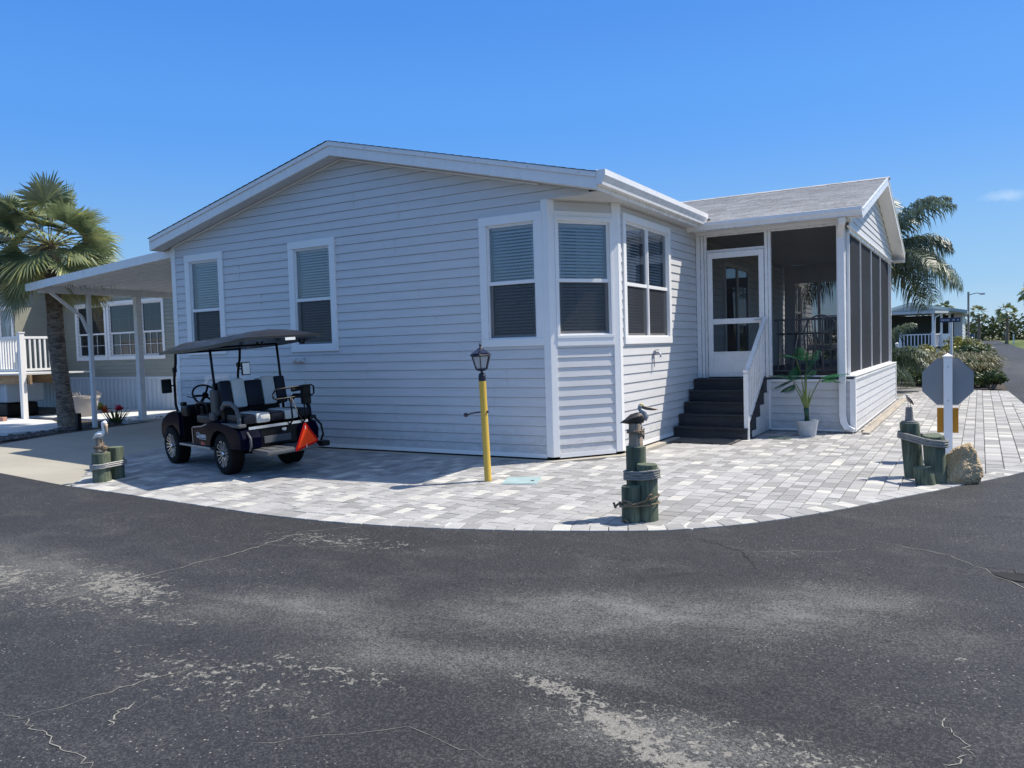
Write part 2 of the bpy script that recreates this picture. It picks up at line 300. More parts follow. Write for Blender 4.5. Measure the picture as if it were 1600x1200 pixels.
def asphalt():
    t = NT('weathered_asphalt'); co = t.coord()
    def spot(cx, cy, rx, ry, rot, amp, soft=0.0):
        mp = t.new('ShaderNodeMapping', vector_type='TEXTURE'); c = t.new('ShaderNodeTexCoord'); t.l(c.outputs['Object'], mp.inputs[0])
        mp.inputs['Location'].default_value = (cx, cy, 0); mp.inputs['Rotation'].default_value = (0, 0, R(rot)); mp.inputs['Scale'].default_value = (rx, ry, 50)
        ln = t.new('ShaderNodeVectorMath', operation='LENGTH'); t.l(mp.outputs[0], ln.inputs[0])
        return t.rng(ln.outputs[1], 1.0, soft, 0.0, amp, True)
    # scrub wear: places where the black sealcoat has thinned to a grey haze, and where it has flaked to bare grit
    haze = [(-6.2, 3.3, 2.2, 0.75, -8, 0.75), (-3.6, 3.55, 1.6, 0.6, 10, 0.8), (-2.0, 4.3, 2.1, 0.75, 28, 0.9), (-1.0, 4.8, 1.5, 0.8, 38, 0.75), (-2.3, 3.35, 1.5, 0.4, 18, 0.85), (-0.9, 3.0, 1.3, 0.35, 2, 0.9),
            (-0.25, 4.6, 0.7, 0.4, 30, 0.5), (4, 6, 3, 1.2, 60, 0.5), (-12, 3, 3, 1, 0, 0.6), (1.8, 40, 1.2, 16, 0, 0.4)]
    flak = [(-5.25, 3.35, 1.15, 0.42, -12, 0.9), (-6.4, 3.1, 1.2, 0.40, -5, 0.8), (-4.3, 3.05, 0.7, 0.16, 15, 0.45), (-1.75, 3.26, 0.40, 0.13, -10, 0.85), (-1.30, 3.02, 0.60, 0.22, -24, 1.0), (-0.85, 2.80, 0.75, 0.26, -18, 1.0), (-1.0, 3.05, 1.3, 0.45, 0, 0.52), (-5.6, 3.2, 2.3, 0.8, -8, 0.42), (-3.4, 2.55, 1.3, 0.5, 5, 0.45), (-4.7, 5.0, 1.7, 0.45, 5, 0.40), (-2.9, 2.9, 0.9, 0.3, 10, 0.5), (-0.14, 4.42, 0.26, 0.10, 40, 0.6), (-2.7, 2.5, 0.8, 0.25, 5, 0.25)]
    def union(L):
        acc = None
        for s_ in L:
            v = spot(*s_); acc = v if acc is None else t.math('MAXIMUM', acc, v)
        return acc
    hz, fk = union(haze), union(flak)
    n1 = t.noise(t.coord((1.0, 1.7, 1)), 1.5, 5, 0.62, 0.4); n2 = t.noise(co, 13, 6, 0.72, 0.9); fine = t.noise(co, 170, 2, 0.8); mid = t.noise(co, 75, 3, 0.78); fine2 = t.noise(co, 330, 2, 0.9); big = t.noise(co, 0.22, 3)
    dusty = t.math('ADD', t.math('MULTIPLY', hz, t.rng(n1, 0.28, 0.68, 0.25, 1.0)), t.rng(n1, 0.50, 0.80, 0.0, 0.30), clamp=True)
    base = t.mix(t.rng(fine, 0.3, 0.7), (0.012, 0.0125, 0.0145), (0.036, 0.036, 0.039)); base = t.mix(t.rng(big, 0.4, 0.6, 0, 0.35), base, (0.042, 0.044, 0.050))
    c = t.mix(t.math('MULTIPLY', dusty, 0.55), base, (0.122, 0.120, 0.114))
    c = t.mix(t.math('MULTIPLY', t.rng(t.math('ADD', mid, t.math('MULTIPLY', dusty, 0.10)), 0.50, 0.585), t.rng(dusty, 0, 1, 0.20, 0.72)), c, (0.235, 0.230, 0.215))
    c = t.mix(t.math('MULTIPLY', t.rng(fine2, 0.60, 0.70), t.rng(dusty, 0, 1, 0.2, 0.65)), c, (0.30, 0.285, 0.25))
    n2b = t.noise(t.coord((1, 1, 1), (5, 9, 0)), 36, 4, 0.7, 0.6); flm = t.rng(t.math('ADD', t.math('ADD', t.math('MULTIPLY', n2, 0.6), t.math('MULTIPLY', n2b, 0.4)), t.math('MULTIPLY', fk, 0.165)), 0.590, 0.612)
    bare = t.mix(t.rng(mid, 0.35, 0.65), (0.17, 0.16, 0.14), (0.32, 0.30, 0.265)); c = t.mix(t.math('MULTIPLY', flm, t.rng(fk, 0, 0.25, 0.0, 0.95)), c, bare)
    vo = t.vor(t.coord((1, 1, 1)), 30, 'F1'); zone = t.math('MULTIPLY', t.rng(t.noise(co, 0.9, 3), 0.40, 0.55), t.rng(t.noise(co, 5, 3), 0.40, 0.56))
    chipm = t.math('MULTIPLY', t.rng(t.math('ADD', vo.outputs['Distance'], t.rng(n2, 0.3, 0.7, 0.10, -0.06)), 0.17, 0.13), zone); c = t.mix(t.math('MULTIPLY', chipm, 0.85), c, (0.36, 0.34, 0.30))
    dk = t.rng(t.noise(t.coord((1, 1, 1), (7, 3, 0)), 2.1, 4, 0.7), 0.62, 0.72, 0, 0.5); c = t.mix(t.math('MULTIPLY', dk, t.rng(dusty, 0, 1, 1, 0.2)), c, (0.014, 0.015, 0.018))
    t.col(c); t.set(0.86, 0, 0.22); t.l(t.rng(dusty, 0, 1, 0.68, 0.92), t.p.inputs['Roughness'])
    t.bump(t.math('ADD', t.math('MULTIPLY', mid, 0.9), t.math('SUBTRACT', t.math('MULTIPLY', fine, 0.5), t.math('MULTIPLY', flm, 0.5))), 1.0, 0.008); return t.m
M['asphalt'] = asphalt()
M['crack_fill'] = mottled('pale_crack_grit', (0.24, 0.23, 0.20), 0.95, 0.3, 9, 90, 0.4); M['crack_dark'] = mottled('open_crack', (0.012, 0.012, 0.012), 0.95, 0.3, 9, 90, 0.2)
def grass_mat(name, a, b, c):
    t = NT(name); co = t.coord(); n = t.noise(co, 0.35, 5, 0.6); f = t.noise(co, 45, 4, 0.75)
    cc = t.mix(t.rng(n, 0.35, 0.65), a, b); cc = t.mix(t.rng(f, 0.4, 0.7, 0, 0.5), cc, c); t.col(cc); t.set(0.9, 0, 0.2); t.bump(f, 0.8, 0.03); return t.m
M['lawn'] = grass_mat('lawn', (0.10, 0.14, 0.035), (0.16, 0.19, 0.06), (0.05, 0.08, 0.02))
M['soil'] = grass_mat('mulch_soil', (0.07, 0.06, 0.05), (0.12, 0.10, 0.085), (0.03, 0.025, 0.02))
M['field'] = grass_mat('ground_cover', (0.12, 0.13, 0.06), (0.17, 0.16, 0.09), (0.08, 0.09, 0.04))
def leaf_mat(name, a, b, rough=0.45, trans=0.25):
    t = NT(name); at = t.new('ShaderNodeAttribute', attribute_name='tint'); co = t.coord(); n = t.noise(co, 3.0, 3); n2 = t.noise(co, 18, 3)
    cc = t.mix(t.rng(t.math('ADD', t.math('MULTIPLY', n, .6), t.math('MULTIPLY', n2, .4)), 0.35, 0.65), a, b); cc = t.mix(1.0, cc, at.outputs[0], 'MULTIPLY'); t.col(cc); t.set(rough, 0, 0.5)
    tl = t.new('ShaderNodeBsdfTranslucent'); t.l(cc, tl.inputs[0]); mx = t.new('ShaderNodeMixShader'); mx.inputs[0].default_value = trans
    t.l(t.p.outputs[0], mx.inputs[1]); t.l(tl.outputs[0], mx.inputs[2]); t.l(mx.outputs[0], t.out.inputs[0]); return t.m
M['palm_leaf'] = leaf_mat('fan_palm_leaf', (0.10, 0.135, 0.06), (0.22, 0.25, 0.125)); M['queen_leaf'] = leaf_mat('feather_palm_leaf', (0.07, 0.105, 0.06), (0.12, 0.155, 0.09))
M['shrub'] = leaf_mat('shrub_leaf', (0.035, 0.065, 0.018), (0.08, 0.11, 0.03)); M['shrub_yellow'] = leaf_mat('yellow_shrub_leaf', (0.14, 0.15, 0.03), (0.26, 0.24, 0.05))
M['tallgrass'] = leaf_mat('ornamental_grass', (0.15, 0.15, 0.08), (0.25, 0.235, 0.135)); M['tree_leaf'] = leaf_mat('distant_leaf', (0.035, 0.055, 0.022), (0.065, 0.085, 0.035))
M['banana'] = leaf_mat('artificial_leaf', (0.012, 0.09, 0.03), (0.03, 0.15, 0.055), 0.3, 0.15); M['stalk'] = mottled('green_stalk', (0.16, 0.20, 0.05), 0.45, 0.3, 9, 30, 0.2)
M['stalk_dark'] = mottled('dark_green_stalk', (0.02, 0.07, 0.03), 0.45, 0.3, 9, 30, 0.2)
def bark_mat():
    t = NT('palm_bark'); co = t.coord((1, 1, 1)); w = t.noise(t.coord((5, 5, 17)), 1.0, 6, 0.7, 0.8); v = t.noise(t.coord((30, 30, 5)), 1.0, 4, 0.7)
    cc = t.ramp(w, [(0.3, (0.05, 0.038, 0.028)), (0.46, (0.22, 0.16, 0.115)), (0.64, (0.46, 0.37, 0.27))]); cc = t.mix(t.rng(v, .4, .7, 0, .5), cc, (0.06, 0.045, 0.035))
    t.col(cc); t.set(0.95); t.bump(t.math('ADD', w, t.math('MULTIPLY', v, .5)), 1.0, 0.05); return t.m
M['bark'] = bark_mat()
def wood(name, a, b, stretch=(9, 9, 0.8), rough=0.8, crack=(0.02, 0.025, 0.02), ca=0.6):
    t = NT(name); n = t.noise(t.coord(stretch), 1.4, 6, 0.65, 0.6); g = t.noise(t.coord(tuple(x*5 for x in stretch)), 1.0, 4, 0.7); p = t.noise(t.coord(), 3.5, 4)
    cc = t.mix(t.rng(n, 0.35, 0.65), a, b); cc = t.mix(t.rng(g, 0.52, 0.68, 0, ca), cc, crack); cc = t.mix(t.rng(p, 0.55, 0.75, 0, 0.45), cc, tuple(min(1, x*1.8) for x in b)); t.col(cc); t.set(rough); t.bump(t.math('ADD', n, g), 0.7, 0.012); return t.m
M['pile'] = wood('green_weathered_piling', (0.045, 0.066, 0.043), (0.150, 0.175, 0.115), crack=(0.022, 0.020, 0.014), ca=0.8); M['pile_top'] = wood('piling_end_grain', (0.09, 0.12, 0.075), (0.16, 0.18, 0.12), (6, 6, 6))
M['driftwood'] = wood('driftwood', (0.22, 0.15, 0.10), (0.40, 0.31, 0.22), crack=(0.07, 0.05, 0.04)); M['greywood'] = wood('grey_driftwood', (0.16, 0.145, 0.13), (0.30, 0.28, 0.26))
M['lumber'] = wood('deck_lumber', (0.20, 0.12, 0.06), (0.38, 0.26, 0.15), (0.8, 9, 9)); M['board'] = wood('bare_board', (0.34, 0.29, 0.23), (0.44, 0.39, 0.32), (9, 0.8, 9))
M['deckboard'] = wood('dark_grey_composite', (0.016, 0.017, 0.021), (0.034, 0.036, 0.042), (0.8, 12, 12), 0.6, (0.015, 0.015, 0.016), 0.4)
M['petiole_m'] = mottled('petiole', (.20, .19, .08), .5, .2, 8, 30, .1)
M['rope'] = mottled('weathered_rope', (0.30, 0.29, 0.26), 0.95, 0.3, 20, 200, 0.8, bdist=0.01); M['rope_tan'] = mottled('tan_rope', (0.26, 0.19, 0.12), 0.95, 0.35, 20, 200, 0.8, bdist=0.01)
# ---------------------------------------------------------------- ground, roads, patio
CURB = [(-30, 7.3), (-18, 6.6), (-14, 6.15), (-12.118, 5.983), (-10.087, 5.735), (-8.604, 5.634), (-7.348, 5.548), (-6.27, 5.49), (-5.411, 5.495), (-4.702, 5.576), (-4.058, 5.70), (-3.342, 5.906), (-2.461, 6.24), (-2.01, 6.52), (-1.583, 6.93), (-1.145, 7.50), (-0.687, 8.22), (-0.174, 9.04), (0.402, 10.15), (0.75, 11.5), (0.86, 13.0), (0.86, 17), (0.75, 21), (0.62, 24.2)]
def catmull(P, k=6):
    out = []; n = len(P)
    for i in range(n-1):
        a, b, c, d = [V((P[j][0], P[j][1], 0)) for j in (max(i-1, 0), i, i+1, min(i+2, n-1))]
        for s in range(k):
            t = s/k; out.append(0.5*((2*b)+(c-a)*t+(2*a-5*b+4*c-d)*t*t+(3*b-a-3*c+d)*t**3))
    out.append(V((P[-1][0], P[-1][1], 0))); return out
curb = catmull(CURB)
def inside(p, poly):
    x, y = p[0], p[1]; r = False; j = len(poly)-1
    for i in range(len(poly)):
        xi, yi, xj, yj = poly[i][0], poly[i][1], poly[j][0], poly[j][1]
        if (yi > y) != (yj > y) and x < (xj-xi)*(y-yi)/(yj-yi)+xi: r = not r
        j = i
    return r
def sheet(poly, dz, step=0.5, follow=True):
    """flat polygon draped over the gently falling ground"""
    bm = bmesh.new(); vs = [bm.verts.new((p[0], p[1], 0)) for p in poly]; bm.faces.new(vs)
    if follow:
        for y in [5.0+0.41*i for i in range(11)]:
            bmesh.ops.bisect_plane(bm, geom=bm.verts[:]+bm.edges[:]+bm.faces[:], plane_co=(0, y, 0), plane_no=(0, 1, 0))
    bmesh.ops.triangulate(bm, faces=bm.faces[:])
    for v in bm.verts: v.co.z = gz(v.co.y)+dz
    bm.verts.index_update(); mb = MB(); mb.add([v.co[:] for v in bm.verts], [[v.index for v in f.verts] for f in bm.faces]); bm.free(); return mb
structure(sheet([(-900, -300), (900, -300), (900, 1400), (-900, 1400)], -0.035).build('ground', M['field']))
cl = [(p.x, p.y) for p in curb]
road = [(-60, -30), (60, -30), (60, 3.0), (9.0, 9.0), (5.0, 14), (3.9, 22), (3.55, 60), (3.4, 188), (0.2, 188), (0.45, 60), (0.62, 24.2)]+cl[::-1][1:]+[(-60, 9)]
rd = sheet(road, -0.009)
def crack(pts, w, mi, seed=1, seg=7, amp=0.02):
    q = random.Random(seed); P = []
    for a, b in zip(pts[:-1], pts[1:]):
        for s in range(seg):
            t = s/seg; P.append(V((a[0]+(b[0]-a[0])*t+q.uniform(-amp, amp), a[1]+(b[1]-a[1])*t+q.uniform(-amp, amp), 0)))
    P.append(V((pts[-1][0], pts[-1][1], 0))); N = len(P); vs = []
    for i, p in enumerate(P):
        d = (P[min(i+1, N-1)]-P[max(i-1, 0)]).normalized(); n = V((-d.y, d.x, 0)); ww = w*q.uniform(0.12, 0.75)*(1-abs(2*i/(N-1)-1)**4*0.8)
        for sgn in (-1, 1): vs.append((p.x+n.x*ww*sgn/2, p.y+n.y*ww*sgn/2, gz(p.y)-0.0055))
    rd.add(vs, [(2*i, 2*i+1, 2*i+3, 2*i+2) for i in range(N-1)], mi)
crack([(-3.95, 1.84), (-3.74, 1.88), (-3.53, 1.836), (-3.29, 1.80), (-3.07, 1.774), (-2.9, 1.72), (-2.7, 1.70)], 0.009, 1, 3); crack([(-3.74, 1.864), (-3.644, 2.169), (-3.603, 2.412), (-3.50, 2.62)], 0.013, 1, 4)
crack([(-3.288, 1.992), (-3.384, 2.114), (-3.396, 2.218)], 0.014, 1, 5); crack([(-4.9, 5.45), (-5.277, 5.107), (-5.211, 4.4), (-5.306, 3.646), (-5.365, 2.599)], 0.020, 1, 6, 14, 0.02)
crack([(-1.95, 6.2), (-1.807, 6.097), (-1.542, 5.942), (-1.415, 5.709), (-1.322, 5.452)], 0.014, 2, 7); crack([(-1.54, 5.94), (-1.2, 6.1), (-0.9, 6.2), (-0.75, 6.35)], 0.008, 1, 17)
crack([(-0.159, 3.789), (-0.119, 3.647), (-0.059, 3.528), (-0.03, 3.42), (-0.10, 3.3), (-0.13, 3.2)], 0.012, 1, 8); crack([(-2.13, 3.42), (-1.9, 3.38), (-1.7, 3.40)], 0.006, 2, 9)
crack([(-0.7, 6.6), (-0.2, 6.4), (0.1, 6.0), (0.5, 5.4)], 0.012, 1, 10); crack([(-0.02, 6.15), (0.15, 6.2), (0.3, 6.05)], 0.012, 2, 11); crack([(-2.6, 2.2), (-2.1, 2.6), (-1.6, 2.55)], 0.006, 1, 12)
crack([(-0.75, 2.75), (-0.62, 2.9), (-0.45, 2.82), (-0.3, 2.95)], 0.008, 2, 13); crack([(-6.3, 4.6), (-5.6, 4.55), (-4.8, 4.75), (-4.2, 5.0)], 0.006, 1, 14)
rd.add([(0.30+0.22*math.cos(a)*(1+.2*math.sin(3*a)), 6.02+0.13*math.sin(a)*(1+.2*math.cos(2*a)), gz(6)-0.005) for a in [i*math.pi/8 for i in range(16)]], [tuple(range(16))], 2)
structure(rd.build('road', [M['asphalt'], M['crack_fill'], M['crack_dark']], normals=True))
JOIN = [(-9.93, 5.73), (-10.6, 6.4), (-11.4, 7.09), (-11.9, 8.4), (-12.2, 9.3)]
# concrete driveway under the carport
left = [p for p in cl if p[0] < -9.94 and p[0] > -17.2]
drive = left+JOIN+[(-12.25, 13), (-12.25, 19), (-17.6, 19), (-17.35, 13.0), (-16.0, 8.0), (-17.2, 6.55)]
structure(sheet(drive, -0.012).build('driveway', M['driveway']))
# patio base and pavers
right = [p for p in cl if p[0] > -9.94]
patio = [(-9.93, 5.73)]+right[1:]+[(-2.0, 26.4), (-4.2, 26.4), (-4.2, 9.6), (-12.2, 9.6)]+JOIN[::-1]
structure(sheet(patio, -0.016).build('patio_base', M['jointsand']))
pv = MB()
def paver(x0, x1, y0, y1, col, h=0.0, ang=0.0, c=None, d=0.0035, b=0.0045, side=0.02):
    z = gz((y0+y1)/2) if c is None else gz(c[1])
    if c is not None:
        ca, sa = math.cos(ang), math.sin(ang); T = lambda x, y: (c[0]+x*ca-y*sa, c[1]+x*sa+y*ca)
    else: T = lambda x, y: (x, y)
    g = 0.004; x0 += g; x1 -= g; y0 += g; y1 -= g; tl = (rnd.uniform(-1, 1)*.0012, rnd.uniform(-1, 1)*.0012)
    vs = []
    for (ins, dz) in ((0, -side), (0, -d), (b, 0)):
        for xx, yy in ((x0+ins, y0+ins), (x1-ins, y0+ins), (x1-ins, y1-ins), (x0+ins, y1-ins)):
            X, Y = T(xx, yy); vs.append((X, Y, gz(Y)+h+dz+tl[0]*(1 if xx > (x0+x1)/2 else -1)+tl[1]*(1 if yy > (y0+y1)/2 else -1)))
    fs = [(8, 9, 10, 11)]+[(i, (i+1) % 4, 4+(i+1) % 4, 4+i) for i in (0, 1, 2, 3)]+[(4+i, 4+(i+1) % 4, 8+(i+1) % 4, 8+i) for i in range(4)]
    pv.add(vs, fs, 0, col)
def pcol():
    k = rnd.random()
    if k < 0.12: g = rnd.uniform(0.51, 0.58); return (g, g*0.97, g*0.89, 1)
    if k < 0.45: g = rnd.uniform(0.39, 0.46)
    elif k < 0.85: g = rnd.uniform(0.30, 0.40)
    else: g = rnd.uniform(0.27, 0.32)
    return (g, g*0.975, g*0.95, 1)
inner = []
for i, p in enumerate(curb):
    d = (curb[min(i+1, len(curb)-1)]-curb[max(i-1, 0)]).normalized(); inner.append((p.x-d.y*0.10, p.y+d.x*0.10))
inner = [p for p in inner if p[0] > -9.85]
ppoly = inner+[(-2.0, 26.3), (-4.2, 26.3), (-4.2, 9.5), (-12.15, 9.5)]+[(x-0.03, y) for x, y in JOIN[::-1][:-1]]+[(-9.85, 5.85)]
def house_block(x, y):
    return (x < -4.35 and y > 9.2) or (x < -1.85 and y > 13.55) or (x < -4.35+ (y-9.13)*0.2 and y > 9.75)
x = -12.1
while x < 0.95:
    w = rnd.choice((0.12, 0.15, 0.15, 0.18)); y = 5.2-rnd.random()*0.2
    while y < 26.4:
        ln = rnd.choice((0.12, 0.15, 0.15, 0.18, 0.24, 0.24)); cx, cy = x+w/2, y+ln/2
        if inside((cx, cy), ppoly) and not house_block(cx, cy): paver(x, x+w, y, y+ln, pcol(), rnd.uniform(-0.0012, 0.0012))
        y += ln
    x += w
# soldier course along the road edge
acc = 0.0; pts = [p for p in curb if p.x > -9.95]; L = []; s = 0
for a, b in zip(pts[:-1], pts[1:]):
    n = max(1, int((b-a).length/0.01))
    for i in range(n): L.append(a+(b-a)*i/n)
dist = 0; nxt = 0.0; step = 0.165
for i in range(1, len(L)):
    dist += (L[i]-L[i-1]).length
    if dist >= nxt:
        k = min(i+8, len(L)-1); d = (L[k]-L[max(i-8, 0)]).normalized(); ang = math.atan2(d.y, d.x); n = V((-d.y, d.x, 0)); c = L[i]+n*0.095
        paver(-step/2, step/2, -0.105, 0.105, tuple([v*0.97+0.02 for v in pcol()[:3]])+(1,), 0.001, ang, (c.x, c.y), side=0.03); nxt += step
for (a, b) in zip(JOIN[:-1], JOIN[1:]):
    a, b = V((a[0], a[1], 0)), V((b[0], b[1], 0)); n_ = int((b-a).length/0.165); d = (b-a).normalized(); ang = math.atan2(d.y, d.x); n = V((d.y, -d.x, 0))
    for k in range(n_+1):
        c = a+d*(k+.5)*(b-a).length/(n_+1)+n*.09
        paver(-.08, .08, -.10, .10, pcol(), 0.002, ang, (c.x, c.y), side=0.02)
structure(pv.build('patio', M['paver'], normals=False))
# footing strip at the foot of the house
ft = MB(); ft.prism([(-12.45, 9.02), (-4.74, 9.02), (-4.07, 9.90), (-4.07, 13.28), (-4.20, 13.28), (-4.20, 9.97), (-4.82, 9.14), (-12.45, 9.14)], 'Z', -0.03, 0.011)
structure(ft.build('footing', M['footing'], bevel=0.004))
# soil bed at the left of the driveway, white slabs of the neighbour, lawn, soil bed at the right
structure(sheet([(-15.75, 7.2), (-15.3, 6.4), (-24, 7.0), (-34, 8), (-34, 30), (-17.45, 30), (-17.25, 13.0), (-16.35, 9.6)], -0.008).build('planting_bed', M['soil']))
sl = MB(); sl.prism([(-26, 7.9), (-17.2, 8.7), (-16.95, 9.4), (-17.6, 10.1), (-19.5, 10.9), (-26, 11.3)], 'Z', -0.05, 0.05); structure(sl.build('neighbour_slab', M['slab'], bevel=0.01))
s2 = MB(); s2.prism([(-17.2, 11.2), (-17.0, 11.2), (-17.0, 18), (-17.2, 18)], 'Z', -0.05, 0.06); s2.prism([(-22, 11.6), (-17.25, 11.6), (-17.25, 14.2), (-22, 14.2)], 'Z', -0.05, 0.03); structure(s2.build('side_path', M['slab'], bevel=0.01))
structure(sheet([(3.9, 22), (60, 10), (60, 188), (3.4, 188), (3.55, 60)], -0.014, follow=False).build('lawn', M['lawn']))
structure(sheet([(-2.0, 26.35), (0.62, 24.15), (0.45, 60), (-14, 60), (-14, 24.5), (-4, 24.5)], -0.010, follow=False).build('shrub_bed', M['soil']))
# ---------------------------------------------------------------- building helpers
def clip(poly, ax, lim, keep):
    out = []; n = len(poly)
    for i in range(n):
        a, b = poly[i], poly[(i+1) % n]; ia = keep*(a[ax]-lim) >= -1e-9; ib = keep*(b[ax]-lim) >= -1e-9
        if ia: out.append(a)
        if ia != ib:
            t = (lim-a[ax])/(b[ax]-a[ax]); out.append((a[0]+(b[0]-a[0])*t, a[1]+(b[1]-a[1])*t))
    return out
def lap_wall(mb, O, X, N, outline, z0, holes=(), e=0.127, lip=0.013, mi=0, gap=0.005):
    """clapboards: every course leans out to a lip at its foot; outline is convex in (s, z)"""
    O, X, N = V(O), V(X).normalized(), V(N).normalized(); zmax = max(p[1] for p in outline); k = 0
    wob = {}
    def P(s, z, zk):
        o = 0.002+lip*(1-(z-zk)/e); return O+X*s+V((0, 0, z))+N*o
    while z0+k*e < zmax-1e-6:
        zk = z0+k*e; zt = zk+e; cuts = sorted({zk, zt-gap}|{h[j] for h in holes for j in (2, 3) if zk < h[j] < zt-gap})
        gp = clip(clip(outline, 1, zt-gap-1e-6, 1), 1, zt, -1); gps = [gp] if len(gp) > 2 else []   # shadow groove where the next course hooks on
        for h in holes:
            if h[2] <= zt-gap/2 <= h[3]: gps = [q for p in gps for q in (clip(p, 0, h[0], -1), clip(p, 0, h[1], 1)) if len(q) > 2 and max(x[0] for x in q)-min(x[0] for x in q) > 1e-4]
        for p in gps:
            mb.add([O+X*s+V((0, 0, z))-N*0.012 for s, z in p], [tuple(range(len(p)))], mi)
            a, b = min(x[0] for x in p), max(x[0] for x in p); z_ = zt-gap; mb.add([O+X*a+V((0, 0, z_))-N*0.012, O+X*b+V((0, 0, z_))-N*0.012, O+X*b+V((0, 0, z_))+N*(0.002+lip*gap/e), O+X*a+V((0, 0, z_))+N*(0.002+lip*gap/e)], [(0, 1, 2, 3)], mi)
        for za, zb in zip(cuts[:-1], cuts[1:]):
            base = clip(clip(outline, 1, za, 1), 1, zb, -1)
            if len(base) < 3: continue
            pieces = [base]
            for h in holes:
                if h[2] <= za+1e-6 and h[3] >= zb-1e-6:
                    nx = []
                    for p in pieces:
                        for q in (clip(p, 0, h[0], -1), clip(p, 0, h[1], 1)):
                            if len(q) >= 3 and abs(sum(q[i][0]*q[(i+1) % len(q)][1]-q[(i+1) % len(q)][0]*q[i][1] for i in range(len(q)))) > 1e-5: nx.append(q)
                    pieces = nx
            for p in pieces:
                mb.add([P(s, z, zk) for s, z in p], [tuple(range(len(p)))], mi)
                if za == zk:
                    bs = [s for s, z in p if abs(z-zk) < 1e-6]
                    if len(bs) >= 2:
                        a, b = min(bs), max(bs)
                        mb.add([O+X*a+V((0, 0, zk))-N*0.0119, O+X*b+V((0, 0, zk))-N*0.0119, P(b, zk, zk), P(a, zk, zk)], [(0, 1, 2, 3)], mi)
        k += 1
def vtrim(mb, O, X, N, s0, s1, z0, z1, d0, d1, mi=0):
    m = Matrix(((X[0], N[0], 0, O[0]), (X[1], N[1], 0, O[1]), (0, 0, 1, O[2]), (0, 0, 0, 1))); st = len(mb.v)
    mb.box(s0, s1, d0, d1, z0, z1, mi); mb.xf(m, st); return mb
